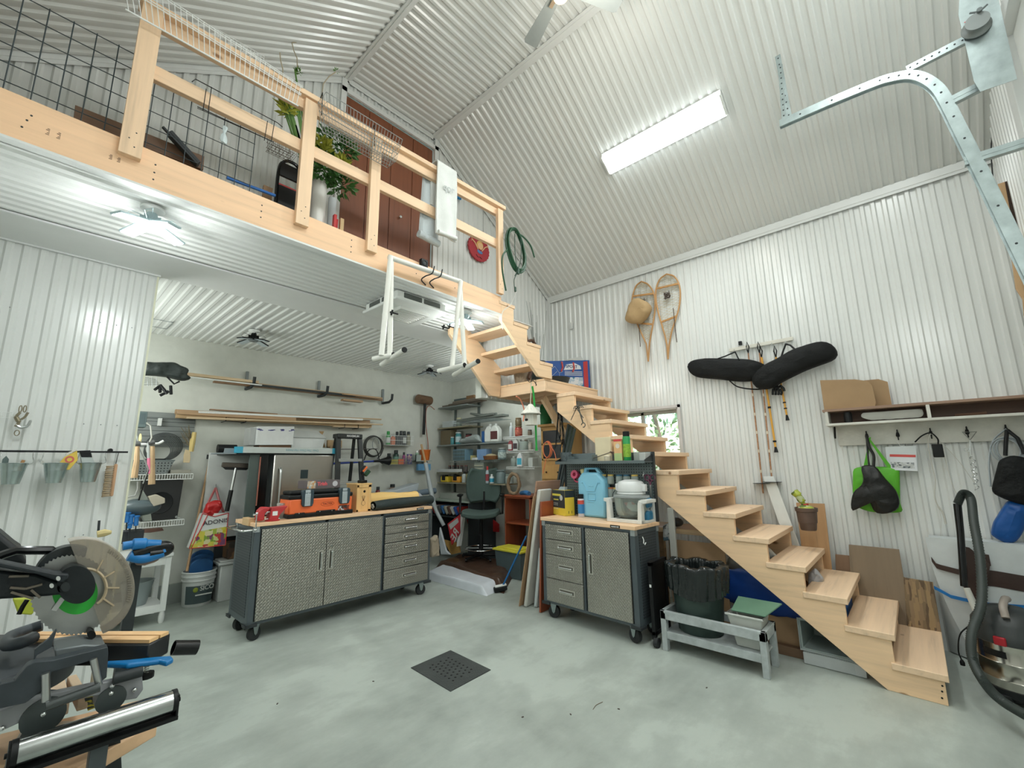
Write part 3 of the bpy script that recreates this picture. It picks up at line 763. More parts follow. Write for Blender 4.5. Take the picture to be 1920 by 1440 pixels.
# garden hose and cord coil on the last post
t=thing('garden_hose','green garden hose coil hanging on the end post of the railing','hose',(2.97,2.66,3.45))
HC=plain((.01,.07,.03),.35);m=MB();rn=random.Random(5)
for k in range(5):
    rx,rz=.115+.015*rn.random(),.20+.02*rn.random();cx_,cz_=3.0+rn.uniform(-.012,.012),3.44+rn.uniform(-.012,.012);ti=.25
    pts=[]
    for i in range(40):
        a=2*PI*i/40;x,z=rx*math.cos(a),rz*math.sin(a);pts.append((cx_+x*math.cos(ti)+z*math.sin(ti)*-.2+z*.12*-1,2.655-.008*k+.004*math.sin(a*3),cz_+z+x*.15))
    m.tube(pts,.0085,8,closed=True)
m.tube(spline([(2.99,2.64,3.63),(3.1,2.63,3.62),(3.2,2.62,3.56),(3.26,2.62,3.45)]),.008,8)
m.tube(spline([(2.87,2.64,3.4),(2.80,2.64,3.3),(2.80,2.64,3.15),(2.845,2.64,2.97)]),.008,8)
m.B('hose_coils',HC,t)
m=MB();m.tube(spline([(2.97,2.63,3.6),(2.96,2.62,3.4),(2.98,2.62,3.2),(2.94,2.62,3.1),(2.95,2.62,2.98)]),.004,6);m.tube(spline([(3.06,2.63,3.62),(3.04,2.61,3.4),(3.0,2.61,3.25),(2.94,2.61,3.14)]),.004,6)
m.lathe([(0,0),(.014,.005),(.014,.05),(.008,.07)],(2.99,2.61,3.17),n=10);m.lathe([(0,0),(.011,.005),(.011,.04),(.006,.05)],(2.945,2.61,2.98),n=10)
m.B('cord_ends',plain((.01,.05,.03),.4),t)
m=MB();m.tube(spline([(2.95,2.60,2.98),(2.93,2.66,2.86),(2.86,2.70,2.78),(2.87,2.72,2.66),(2.89,2.725,2.62)]),.003,6);solo(m,'white_cord',WHITEP,'thin white cord running down from the hose to the upper stair stringer','cord')

# ------------------------------------------------------------------ under the mezzanine
t=thing('pipe_rack','white plastic pipe rack with four legs hanging from the edge of the mezzanine','rack',(1.95,2.66,2.1))
PV=plain((.80,.80,.74),.32,0,.02)
m=MB();m.cyl((1.60,2.655,2.865),(2.30,2.655,2.892),.020,n=18);m.B('top_pipe',PV,t)
for a,b,c_,d in (((1.608,2.64,2.87),(1.56,2.63,2.11),(1.552,2.72,2.10),(1.607,2.557,2.11)),((1.632,2.67,2.86),(1.645,2.66,2.12),(1.664,2.794,2.09),(1.564,2.36,2.10)),
                    ((2.285,2.64,2.89),(2.165,2.60,2.10),(2.126,2.719,2.10),(2.165,2.452,2.11)),((2.303,2.67,2.88),(2.30,2.60,2.13),(2.193,2.628,2.085),(2.124,2.258,2.10))):
    m=MB();m.cyl(a,b,.019,n=18);m.cyl(Vector(a).lerp(Vector(b),.42),Vector(a).lerp(Vector(b),.46),.0185,n=18);m.B('leg_pipe',PV,t)
    if a[0]>2.2 and a[1]>2.65: c_,d=(2.27,2.70,2.085),(2.36,2.45,2.13) if False else (2.124,2.258,2.10)
    m=MB();m.cyl(c_,d,.018,n=18);f=m.B('foot_pipe',PV,t)
    dv=(Vector(d)-Vector(c_)).normalized();m=MB();m.cyl(Vector(d),Vector(d)+dv*.006,.0185,n=18);m.B('end_cap',BLACK,f)
for x,z in ((1.66,2.44),(2.13,2.44),(2.19,2.46)):
    m=MB();m.cyl((x-.035,2.63,z),(x+.02,2.63,z),.006,n=8)
    for k in range(4): a=k*PI/2+.4;m.cyl((x-.03,2.63,z),(x-.03,2.63+.02*math.cos(a),z+.02*math.sin(a)),.007,n=8)
    m.B('knob',BLACK,t)
for a,b in (((1.97,2.735,2.86),1.93),((2.05,2.735,2.855),2.0)):
    m=MB();x=a[0];m.tube(spline([(x+.02,2.73,2.79),(x-.05,2.69,2.80),(x-.05,2.64,2.815),(x,2.62,2.85),(x+.02,2.62,2.915)]),.005,8)
    solo(m,'utility_hook',BLACK,'black rubber-coated hook under the %s pipe, screwed to the beam' % ('left part of the white' if x<2 else 'right part of the white'),'hook',group='black hooks holding the white pipe rack')
c=P(794,495,'y',2.72);t=thing('motion_sensor','small black square box fixed on the beam above the pipe rack','sensor',c)
m=MB();m.box((c.x-.032,2.70,c.z-.035),(c.x+.032,2.735,c.z+.035));m.B('case',BLACK,t,bev=.004)
m=MB();m.lathe([(.024,0),(.026,.004),(.018,.007),(.016,.002),(0,.003)],(c.x,2.70,c.z),(0,-1,0),18);m.B('round_lens',DGREY,t)
# ceiling cassette heat pump
t=thing('ceiling_air_conditioner','white square ceiling air conditioner under the mezzanine','air conditioner',(2.12,3.17,ZC))
m=MB();X0,X1_,Y0,Y1=1.86,2.36,2.93,3.43
m.box((X0,Y0,2.70),(X1_,Y1,2.775));m.box((X0-.02,Y0-.02,2.69),(X1_+.02,Y1+.02,2.715));m.B('case',WHITEP,t,bev=.008)
for (a,b) in (((X0+.06,Y0-.004,2.718),(X0+.245,Y0+.02,2.768)),((X0+.26,Y0-.004,2.718),(X0+.44,Y0+.02,2.768)),((X0-.004,Y0+.06,2.718),(X0+.02,Y0+.24,2.768)),((X0-.004,Y0+.26,2.718),(X0+.02,Y0+.44,2.768))):
    m=MB();m.box(a,b);m.B('air_outlet',plain((.10,.11,.10),.6),t,bev=.01)
m=MB();m.box((X0+.10,Y0+.10,2.66),(X1_-.10,Y1-.10,2.692));
for k in range(9): m.box((X0+.13,Y0+.125+k*.03,2.655),(X1_-.13,Y0+.135+k*.03,2.662))
m.B('intake_grille',plain((.60,.61,.57),.5),t,bev=.003)
# ceiling hatch outline
a=P(318,605,'z',ZC-.02);m=MB()
for p0,p1 in (((.45,a.y-.02),(.80,a.y-.02)),((.80,a.y-.02),(.80,a.y+.28)),((.80,a.y+.28),(.45,a.y+.28))): m.bar((p0[0],p0[1],ZC-.018),(p1[0],p1[1],ZC-.018),.008,.004)
struct(m,'trim_13',GREY)
# star lamps
def star_lamp(loc,lit,label):
    t=thing('star_lamp',label,'ceiling lamp',loc,group='folding four panel garage lamps on the ceiling')
    x,y,z=0,0,0;body=WHITEP if lit else DGREY;BD=plain((.35,.45,.47),.4) if lit else BLACK
    m=MB();m.lathe([(0,0),(.055,0),(.055,-.012),(.03,-.022),(.02,-.03)],(0,0,0),n=24);m.build('ceiling_plate',WHITEP,t)
    m=MB();m.lathe([(.02,-.025),(.026,-.04),(.026,-.07),(.045,-.085),(.045,-.10),(.03,-.11),(0,-.11)],(0,0,0),n=20)
    for k in range(8): a=k*PI/4;m.cb((.035*math.cos(a),.035*math.sin(a),-.075),(.03,.004,.04),Matrix.Rotation(a,3,'Z'))
    m.build('heat_sink',BD,t)
    LM=lamp((.85,.97,1),22) if lit else plain((.16,.18,.18),.4)
    m=MB();m.lathe([(.04,-.108),(.038,-.118),(0,-.122)],(0,0,0),n=20);m.build('centre_light',LM,t)
    for k in range(4):
        a=k*PI/2+.5;R_=Matrix.Rotation(a,3,'Z') @ Matrix.Rotation(R(12),3,'Y')
        on=lit and k !=(3)
        m=MB();m.cb(R_ @ Vector((.125,0,-.085)),(.14,.075,.012),R_);p=m.build('panel',BD,t,bev=.004)
        m=MB();m.cb(R_ @ Vector((.125,0,-.0925)),(.125,.062,.004),R_);m.build('panel_light',LM if on else plain((.45,.52,.54),.4),p)
        m=MB();m.tube([R_ @ Vector(q) for q in ((.06,.03,-.08),(.10,.07,-.05),(.06,.075,-.03),(.03,.03,-.05))],.002,5);m.build('lamp_wire',BD,p)
    return t
star_lamp((.296,2.93,ZC-.016),True,'lit four panel star lamp under the mezzanine at left')
star_lamp((2.60,2.93,ZC-.016),True,'lit four panel star lamp under the mezzanine by the stair')
star_lamp((1.44,4.95,ZC-.016),False,'unlit black star lamp on the workshop ceiling near its middle')
star_lamp((3.75,5.0,ZC-.016),False,'unlit black star lamp at the far right of the workshop ceiling')

# ------------------------------------------------------------------ upper ceiling: strip light, fan
def on_slope(x,y,off=0):     # point on the right roof slope
    return Vector((x,y,ZT-(x-X1)*k2))+n2*off
t=thing('strip_light','long white two tube strip light lit on the right roof slope','ceiling light',on_slope(3.52,1.33))
sd=Vector((1,0,-k2)).normalized()
c=on_slope(3.56,1.33)
a0,a1=.78,1.90
m=MB()
for y in (a0,a1-.012):
    m.prism([c+sd*-.10+n2*.016+Vector((0,y-c.y,0)),c+sd*.10+n2*.016+Vector((0,y-c.y,0)),c+sd*.085+n2*.075+Vector((0,y-c.y,0)),c+sd*-.085+n2*.075+Vector((0,y-c.y,0))],(0,.012,0))
m.B('end_plate',WHITEP,t)
m=MB();m.prism([c+sd*-.11+n2*.016+Vector((0,a0-c.y,0)),c+sd*.11+n2*.016+Vector((0,a0-c.y,0)),c+sd*.11+n2*.022+Vector((0,a0-c.y,0)),c+sd*-.11+n2*.022+Vector((0,a0-c.y,0))],(0,a1-a0,0));m.B('base_plate',WHITEP,t)
for s_ in (-.055,.055):
    m=MB();q=c+sd*s_+n2*.045
    m.prism([q+(sd*math.cos(k*PI/7)*.045+n2*math.sin(k*PI/7)*.032)+Vector((0,a0+.012-c.y,0)) for k in range(8)],(0,a1-a0-.024,0))
    m.B('light_tube',lamp((.93,1,1),4.5),t)
t=thing('ceiling_fan','grey bladed ceiling fan with a warm lamp hanging from the flat top ceiling','ceiling fan',(2.09,1.25,ZT))
f0=P(1042,-14,'z',4.55);hub=Vector((f0.x+.03,f0.y-.02,4.60))
m=MB();m.cyl((hub.x,hub.y,ZT),(hub.x,hub.y,4.66),.014);m.lathe([(.05,.36),(.055,.34),(.02,.30)],(hub.x,hub.y,4.6),n=20);m.B('rod',WHITEP,t)
m=MB();m.lathe([(0,.06),(.05,.055),(.075,.03),(.078,-.01),(.05,-.03),(.035,-.035),(0,-.035)],hub,n=28);m.B('motor',WHITEP,t)
m=MB();m.lathe([(.04,-.036),(.055,-.05),(.05,-.08),(.02,-.095),(0,-.097)],hub,n=24);m.B('lamp_shade',lamp((1,.78,.45),2.2),t)
e1=P(1008,62,'z',4.58);e2=P(1165,18,'z',4.58)
base=math.atan2(e1.y-hub.y,e1.x-hub.x);b2=math.atan2(e2.y-hub.y,e2.x-hub.x)
for ang in (base,b2,base+2.51,base-2.51+.9*0,(base+b2)/2+PI):
    R_=Matrix.Rotation(ang,3,'Z') @ Matrix.Rotation(R(8),3,'X')
    m=MB();L_=.46
    m.prism([Vector(hub)+R_ @ Vector(q) for q in ((.10,-.038,0),(L_-.02,-.058,0),(L_,-.045,0),(L_,.045,0),(L_-.02,.058,0),(.10,.038,0))],R_ @ Vector((0,0,.006)))
    b_=m.B('blade',plain((.30,.33,.32),.45),t)
    m=MB();m.bar(hub+Vector((.05*math.cos(ang),.05*math.sin(ang),-.006)),hub+Vector((.14*math.cos(ang),.14*math.sin(ang),-.006)),.03,.006);m.B('blade_arm',CHROME,b_)
# ------------------------------------------------------------------ rolling workbenches
def diamond_plate():
    if 'dp' in _M: return _M['dp']
    m,n,b=_new('diamond_plate_steel')
    tc=n.nodes.new('ShaderNodeTexCoord');sp=n.nodes.new('ShaderNodeSeparateXYZ');n.links.new(tc.outputs['Object'],sp.inputs[0])
    def mth(op,a,b_=None,cl=False):
        q=n.nodes.new('ShaderNodeMath');q.operation=op;q.use_clamp=cl
        for i,v in enumerate((a,b_)):
            if v is None: continue
            if isinstance(v,(int,float)): q.inputs[i].default_value=v
            else: n.links.new(v,q.inputs[i])
        return q.outputs[0]
    k=120.;x,z=sp.outputs[0],sp.outputs[2]
    u=mth('MULTIPLY',mth('ADD',x,z),k);v=mth('MULTIPLY',mth('SUBTRACT',x,z),k)
    su,sv=mth('SINE',u),mth('SINE',v);
    a=mth('MULTIPLY',mth('POWER',mth('ABSOLUTE',su),.5),mth('POWER',mth('ABSOLUTE',sv),3.5))
    c=mth('MULTIPLY',mth('POWER',mth('ABSOLUTE',sv),.5),mth('POWER',mth('ABSOLUTE',su),3.5))
    s_=mth('GREATER_THAN',mth('MULTIPLY',mth('SINE',mth('MULTIPLY',u,1.0)),mth('SINE',mth('MULTIPLY',v,1.0))),0)
    h=mth('ADD',mth('MULTIPLY',a,s_),mth('MULTIPLY',c,mth('SUBTRACT',1,s_)))
    _bump(n,b,h,.8,.004)
    f=_noise(n,_coords(n,(1,1,1)),2.5)
    n.links.new(_ramp(n,f,[(.3,(.33,.32,.28)),(.7,(.40,.39,.345))]),b.inputs['Base Color'])
    b.inputs['Metallic'].default_value=.85;b.inputs['Roughness'].default_value=.36
    _M['dp']=m;return m
def pegboard_mat(col,axes=(0,2),pitch=.025,name='pegboard'):
    key=('peg',col,axes,pitch)
    if key in _M: return _M[key]
    m,n,b=_new(name)
    tc=n.nodes.new('ShaderNodeTexCoord');sp=n.nodes.new('ShaderNodeSeparateXYZ');n.links.new(tc.outputs['Object'],sp.inputs[0])
    ds=[]
    for ax in axes:
        fr=n.nodes.new('ShaderNodeMath');fr.operation='PINGPONG';n.links.new(sp.outputs[ax],fr.inputs[0]);fr.inputs[1].default_value=pitch/2
        p2=n.nodes.new('ShaderNodeMath');p2.operation='POWER';n.links.new(fr.outputs[0],p2.inputs[0]);p2.inputs[1].default_value=2;ds.append(p2.outputs[0])
    ad=n.nodes.new('ShaderNodeMath');ad.operation='ADD';n.links.new(ds[0],ad.inputs[0]);n.links.new(ds[1],ad.inputs[1])
    lt=n.nodes.new('ShaderNodeMath');lt.operation='LESS_THAN';n.links.new(ad.outputs[0],lt.inputs[0]);lt.inputs[1].default_value=(pitch*.24)**2
    n.links.new(_ramp(n,lt.outputs[0],[(0,col),(1,tuple(c*.12 for c in col))]),b.inputs['Base Color']);b.inputs['Roughness'].default_value=.5
    _M[key]=m;return m
BODY=plain((.075,.095,.105),.42)
def caster(T,x,y,ang,r=.052):
    m=MB();R_=Matrix.Translation((x,y,0)) @ Matrix.Rotation(ang,4,'Z');m.xf(R_)
    m.cyl((0,-.018,r),(0,.018,r),r,n=28);m.k=1;m.cyl((0,-.0195,r),(0,.0195,r),r*.45,n=20)
    w=m.build('caster_wheel',[RUBBER,DGREY],T,bev=.004)
    m=MB();m.xf(R_)
    for s in (-1,1): m.prism([(-.012,s*.024,r),(0,s*.024,r-.012),(.012,s*.024,r),(.030,s*.024,.125),(-.030,s*.024,.125)],(0,.003*s,0))
    m.box((-.032,-.03,.122),(.032,.03,.128));m.cyl((0,-.028,r),(0,.028,r),.006,n=10)
    m.build('caster_fork',GALV,w)
def pull(parent,x0,x1,z0,z1,y=-.012,name='handle'):
    """recessed plate with a bar, flat or upright"""
    m=MB();m.box((x0,y-.002,z0),(x1,y+.001,z1));m.k=1
    if x1-x0>z1-z0:
        zc=(z0+z1)/2;m.cyl((x0+.02,y-.018,zc),(x1-.02,y-.018,zc),.006,n=10)
        for x in (x0+.02,x1-.02): m.cyl((x,y-.018,zc),(x,y,zc),.006,n=8);m.ell((x,y-.018,zc),.0075,10,6)
    else:
        xc=(x0+x1)/2;m.cyl((xc,y-.018,z0+.02),(xc,y-.018,z1-.02),.006,n=10)
        for z in (z0+.02,z1-.02): m.cyl((xc,y-.018,z),(xc,y,z),.006,n=8);m.ell((xc,y-.018,z),.0085,10,6)
    m.build(name,[plain((.62,.61,.55),.35,.7),CHROME],parent)
    m=MB();m.box((x0+.008,y-.003,z0+.008),(x1-.008,y-.001,z1-.008));m.build('recess',plain((.16,.155,.13),.4,.6),parent)
def bench(name,label,loc,rz,W,D,H,cols,tag_x,peg_side):
    T=thing(name,label,'workbench',loc,rz)
    z0,z1=.150,H-.030
    m=MB();m.box((0,.018,z0-.02),(W,D,z1));m.box((0,0,z0-.022),(W,.02,z0));m.box((0,0,z1-.022),(W,.02,z1))
    for a,b in [(0,.045),(W-.045,W)]+[(c-.018,c+.018) for c in [q[1]+.0 for q in cols[:-1]]]: m.box((a,0,z0),(b,.02,z1))
    m.build('cabinet_body',BODY,T,bev=.002)
    m=MB();m.box((-.012,-.012,z1),(W+.012,D+.01,H));m.build('worktop',wood('x',(.84,.56,.34),.8,.4),T,bev=.003)
    for sx in (0,W):
        m=MB();sg=-1 if sx==0 else 1
        m.box((sx,.06,z0+.03),(sx+sg*.003,D-.05,z1-.03));m.build('pegboard_side',pegboard_mat((.055,.068,.075),(1,2),.021,'side_pegboard'),T)
    for sx in (0,W):
        for sy in (0,D):
            sg=-1 if sx==0 else 1;sh=-1 if sy==0 else 1
            m=MB();m.box((sx+sg*.003,sy,z1-.045),(sx-sg*.035,sy+sh*.004,z1+.012));m.box((sx,sy+sh*.004,z1-.045),(sx+sg*.004,sy-sh*.035,z1+.012))
            for dz in (-.03,-.01): m.cyl((sx-sg*.018,sy+sh*.004,z1+dz),(sx-sg*.018,sy+sh*.007,z1+dz),.004,n=8)
            m.build('corner_bracket',plain((.42,.46,.47),.35,.6),T,bev=.001)
            m=MB();m.box((sx+sg*.015,sy+sh*.012,z0-.036),(sx-sg*.075,sy-sh*.005,z0-.012));m.box((sx+sg*.015,sy+sh*.012,z0-.036),(sx-sg*.0,sy-sh*.075,z0-.012));m.build('corner_bumper',DGREY,T,bev=.004)
    for x in (.075,W-.075):
        for y in (.055,D-.055): caster(T,x,y,R(20) if x<.2 else R(-12))
    DP=diamond_plate()
    for kind,xa,xb,arg in [(c[2],c[0],c[1],c[3]) for c in cols]:
        if kind=='door':
            m=MB();m.box((xa,-.016,z0+.004),(xb,.004,z1-.024));d=m.build('door',DP,T,bev=.003)
            hx=xa+.045 if arg=='l' else xb-.045;pull(d,hx-.022,hx+.022,z0+.30,z0+.47,-.016)
            if arg=='l':
                m=MB();m.cyl((hx,-.016,z0+.50),(hx,-.022,z0+.50),.008,n=14);m.build('lock',CHROME,d)
        else:
            for za,zb in arg:
                m=MB();m.box((xa,-.016,za),(xb,.004,zb));d=m.build('drawer',DP,T,bev=.003)
                xc=(xa+xb)/2+.03;zc=(za+zb)/2+.01*(1 if zb-za>.12 else 0);pull(d,xc-.085,xc+.085,zc-.021,zc+.021,-.016)
    m=MB();m.box((tag_x-.045,-.0145,H-.026),(tag_x+.045,-.012,H-.004));g=m.build('name_plate',BLACK,T)
    xd=MW[T.name].to_3x3() @ Vector((1,0,0));c=MW[T.name] @ Vector((tag_x,-.0150,H-.015))
    text(g,'mastercraft',.0155,c,xd,(0,0,1),plain((.8,.8,.78),.5),bold=.0004)
    return T
z0=.15
b1=bench('rolling_workbench','wide rolling workbench with two steel doors and six drawers, red vise on its wooden top',(1.325,4.05,0),0,1.77,.46,.912,
    [(.05,.596,'door','r'),(.602,1.165,'door','l'),(1.20,1.735,'drawers',[(.762,.84),(.680,.756),(.592,.674),(.455,.585),(.332,.449),(.156,.326)])],1.62,0)
# push handle on its left end
m=MB();m.tube([(0,.03,.855),(-.07,.03,.855),(-.085,.05,.855),(-.085,.42,.855),(-.07,.44,.855),(0,.44,.855)],.009,10);m.build('push_handle',CHROME,b1)
m=MB();m.box((-.15,-.0,.85),(0,.46,.856));m.build('side_shelf',DGREY,b1) if False else None
b2=bench('rolling_cabinet','smaller rolling steel cabinet with one door, four drawers and a pegboard back, beside the stair',(3.325,2.655,0),R(-93.4),.965,.38,.868,
    [(.05,.455,'drawers',[(.685,.812),(.552,.680),(.352,.547),(.154,.347)]),(.50,.915,'door','l')],.80,1)
M2=MW[b2.name]
# pegboard back with its shelf
m=MB();m.box((.0,.375,.87),(.965,.382,1.40));m.build('pegboard_back',pegboard_mat((.12,.155,.155),(0,2),.025,'back_pegboard'),b2)
m=MB();m.box((-.005,.22,1.362),(.97,.382,1.367));m.box((-.005,.22,1.352),(.97,.223,1.378));m.box((-.005,.37,1.367),(.97,.382,1.45));m.build('upper_shelf',SLATE,b2,bev=.001)
for x in (-.008,.962):
    m=MB();m.box((x,.36,.868),(x+.016,.39,1.45));m.prism([(x+.003,.36,1.36),(x+.003,.22,1.36),(x+.003,.22,1.38),(x+.003,.36,1.43)],(.003,0,0));m.build('upright',DGREY,b2,bev=.001)

# ------------------------------------------------------------------ small makers
def Q(T,*p): return MW[T.name] @ Vector(p)
def can(name,label,cat,base,r,h,body,cap=None,band=None,caph=.2,neck=.7,group=None,spray=False,n=20):
    """round can or bottle: body, band, cap"""
    t=thing(name,label,cat,base,0,group);hb=h*(1-caph)
    m=MB()
    if spray: m.lathe([(0,0),(r*.95,0),(r,.004),(r,hb-.012),(r*.8,hb),(0,hb)],n=n)
    else: m.lathe([(0,0),(r*.94,0),(r,.005),(r,hb*.78),(r*.85,hb*.9),(r*neck*.7,hb),(0,hb)],n=n)
    m.build('body',body,t)
    if cap: m=MB();rr=r*neck if not spray else r*.9;m.lathe([(rr,hb-.004),(rr,h-.003),(rr*.9,h),(0,h)],n=n);m.build('cap',cap,t)
    if band: m=MB();m.lathe([(r+.0006,hb*.18),(r+.0006,hb*.68)],n=n);m.build('paper_label',band,t)
    return t
def jar(name,label,base,r,h,lid,contents=None,group=None,cat='jar'):
    t=thing(name,label,cat,base,0,group)
    m=MB();m.lathe([(0,0),(r*.9,0),(r,.006),(r,h*.74),(r*.82,h*.84),(r*.82,h*.86)],n=18);m.build('glass_body',glassy((.8,.9,.85),.42),t)
    m=MB();m.lathe([(r*.88,h*.84),(r*.90,h*.86),(r*.90,h),(0,h)],n=18);m.build('lid',lid,t)
    if contents: m=MB();m.lathe([(0,.004),(r*.88,.005),(r*.9,h*.45),(0,h*.5)],n=14);m.build('contents',contents,t)
    return t
def jug(name,label,base,w,d,h,body,cap,rz=0,band=None,cat='bottle',group=None):
    t=thing(name,label,cat,base,rz,group)
    m=MB();m.prism([(-w/2,-d/2,0),(w/2,-d/2,0),(w/2,-d/2,h*.66),(w*.18,-d/2,h*.9),(-w*.18,-d/2,h*.9),(-w/2,-d/2,h*.66)],(0,d,0));m.build('body',body,t,bev=min(w,d)*.16)
    m=MB();m.cyl((0,0,h*.88),(0,0,h),w*.15,n=14);m.build('cap',cap,t)
    if band: m=MB();m.box((-w*.4,-d/2-.0012,h*.14),(w*.4,-d/2+.0,h*.58));m.build('paper_label',band,t)
    return t
def crate(name,label,cat,c0,c1,mat,rz=0,group=None,bev=.002):
    m=MB();m.box(c0,c1);return solo(m,name,mat,label,cat,group,bev=bev)

# ------------------------------------------------------------------ on the wide workbench
ZB_=.913
# red vise
t=thing('bench_vise','red bench vise clamped to the left end of the wide workbench','vise',(1.42,4.10,ZB_))
VR=plain((.50,.035,.04),.38)
m=MB();m.lathe([(0,0),(.055,0),(.058,.008),(.045,.014),(0,.015)],(1.47,4.10,ZB_),n=24);m.B('base_plate',VR,t)
m=MB();m.prism([(1.43,4.06,ZB_+.012),(1.50,4.06,ZB_+.012),(1.515,4.06,ZB_+.05),(1.57,4.06,ZB_+.11),(1.565,4.06,ZB_+.118),(1.445,4.06,ZB_+.112)],(0,.085,0));m.B('fixed_jaw',VR,t,bev=.006)
m=MB();m.prism([(1.345,4.07,ZB_+.01),(1.395,4.07,ZB_+.01),(1.40,4.07,ZB_+.07),(1.43,4.07,ZB_+.09),(1.435,4.07,ZB_+.115),(1.38,4.07,ZB_+.12),(1.35,4.07,ZB_+.09)],(0,.085,0));m.B('moving_jaw',VR,t,bev=.01)
m=MB();m.cyl((1.32,4.11,ZB_+.06),(1.50,4.11,ZB_+.06),.009,n=12);m.cyl((1.40,4.085,ZB_+.02),(1.47,4.085,ZB_+.02),.007,n=10);m.cyl((1.40,4.085,ZB_+.075),(1.47,4.085,ZB_+.075),.006,n=10);m.B('screw',CHROME,t)
m=MB();m.cyl((1.325,4.04,ZB_-.055),(1.325,4.04,ZB_+.075),.0055,n=10);m.ell((1.325,4.04,ZB_+.075),.011,12,8);m.ell((1.325,4.04,ZB_-.055),.011,12,8);m.B('turning_bar',CHROME,t)
m=MB();m.box((1.452,4.0585,ZB_+.045),(1.492,4.06,ZB_+.08));m.B('white_badge',WHITE,t)
m=MB();m.box((1.30,4.14,ZB_-.03),(1.345,4.30,ZB_+.03));solo(m,'wood_block',wood('y',(.62,.42,.22),.8),'wooden block clamped behind the vise at the bench corner','wood block',bev=.003)
jar('glass_jar','clear empty glass jar between the red vise and the orange toolbox',(1.585,4.24,ZB_),.042,.13,plain((.6,.64,.62),.3,.5))
rn=random.Random(2);m=MB()
for i in range(9): a=Vector((1.55+rn.uniform(-.04,.05),4.17+rn.uniform(-.03,.03),ZB_+.003));b=a+Vector((rn.uniform(-.02,.02),rn.uniform(-.02,.02),.001));m.cyl(a,b,.0028,n=6)
solo(m,'loose_screws',GALV,'small heap of loose screws on the bench left of the toolbox','screws',kind='stuff')
# orange toolbox
TB=(1.60,2.19,4.11,4.33)
t=thing('toolbox','orange and black plastic toolbox with two black and silver latches on the wide workbench','toolbox',(1.895,4.22,ZB_),R(0))
x0,x1,y0,y1=TB
m=MB();m.box((x0-.008,y0-.008,ZB_),(x1+.008,y1+.008,ZB_+.035));m.box((x0+.05,y0-.012,ZB_+.01),(x0+.14,y0,ZB_+.045));m.box((x0+.24,y0-.012,ZB_+.01),(x0+.42,y0,ZB_+.05));m.B('black_base',BLACK,t,bev=.006)
m=MB();m.box((x0,y0,ZB_+.03),(x1,y1,ZB_+.165));m.B('orange_tub',plain((.83,.16,.045),.38),t,bev=.014)
m=MB();m.box((x0-.004,y0-.004,ZB_+.16),(x1+.004,y1+.004,ZB_+.20));m.box((x0+.01,y0+.02,ZB_+.2),(x1-.01,y1-.02,ZB_+.235));m.B('lid',BLACK,t,bev=.012)
m=MB();m.box((x0+.19,y0+.03,ZB_+.205),(x1-.18,y0+.07,ZB_+.238));m.B('carry_handle',plain((.03,.05,.055),.35),t,bev=.008)
for xc in (x0+.15,x1-.09):
    m=MB();m.prism([(xc-.05,y0-.02,ZB_+.12),(xc-.035,y0-.02,ZB_+.095),(xc+.045,y0-.02,ZB_+.095),(xc+.055,y0-.02,ZB_+.12),(xc+.055,y0-.02,ZB_+.23),(xc+.04,y0-.02,ZB_+.243),(xc-.035,y0-.02,ZB_+.243),(xc-.05,y0-.02,ZB_+.225)],(0,.05,0));l_=m.B('latch',plain((.035,.06,.075),.35),t,bev=.004)
    m=MB();m.box((xc-.026,y0-.026,ZB_+.10),(xc+.024,y0-.02,ZB_+.21));m.box((xc-.015,y0-.029,ZB_+.125),(xc+.013,y0-.026,ZB_+.185));m.box((xc-.024,y0-.024,ZB_+.215),(xc+.022,y0-.02,ZB_+.24));m.B('silver_clip',plain((.55,.62,.65),.25,.5),l_,bev=.003)
for x in (x0+.085,x0+.27,x0+.385): m=MB();m.cyl((x,y0-.013,ZB_+.042),(x,y0-.016,ZB_+.042),.005,n=10);m.B('rivet',CHROME,t)
g=text(t,'TACTIX',.026,(x0+.345,y0-.0006,ZB_+.105),(1,0,0),(0,0,1),plain((.22,.03,.01),.5),'logo_lettering',bold=.0006)
m=MB();m.tube([(x0+.345+.062*math.cos(a)*(1),y0-.0005,ZB_+.105+.021*math.sin(a)) for a in [2*PI*i/32 for i in range(32)]],.0012,5,closed=True);m.B('logo_outline',plain((.22,.03,.01),.5),t)
m=MB();m.box((x1-.14,y0-.0015,ZB_+.035),(x1-.03,y0,ZB_+.08));m.B('printed_label',patches('toolbox_sticker',[(.1,.03,.02),(.5,.5,.5),(.3,.05,.02),(.03,.03,.03)],60),t)
# game box
t=thing('game_box','flat grey board game carton lying on the orange toolbox','box',(1.93,4.28,ZB_+.243));zz=ZB_+.243
m=MB();m.box((1.78,4.20,zz),(2.10,4.40,zz+.075));m.B('carton',plain((.14,.115,.12),.5),t,bev=.002)
m=MB();m.box((1.785,4.2-.001,zz+.004),(1.86,4.2,zz+.071));m.B('printed_picture',patches('game_art',[(.62,.60,.52),(.55,.42,.3),(.42,.46,.45),(.6,.33,.14),(.66,.64,.58)],45),t)
text(t,'Trish',.045,(1.925,4.1985,zz+.042),(1,0,0),(0,0,1),plain((.75,.12,.14),.5),bold=.002)
m=MB();m.lathe([(0,0),(.026,0)],(2.05,4.1988,zz+.04),(0,1,0),20,sx=1);m.B('white_oval',plain((.6,.58,.6),.5),t)
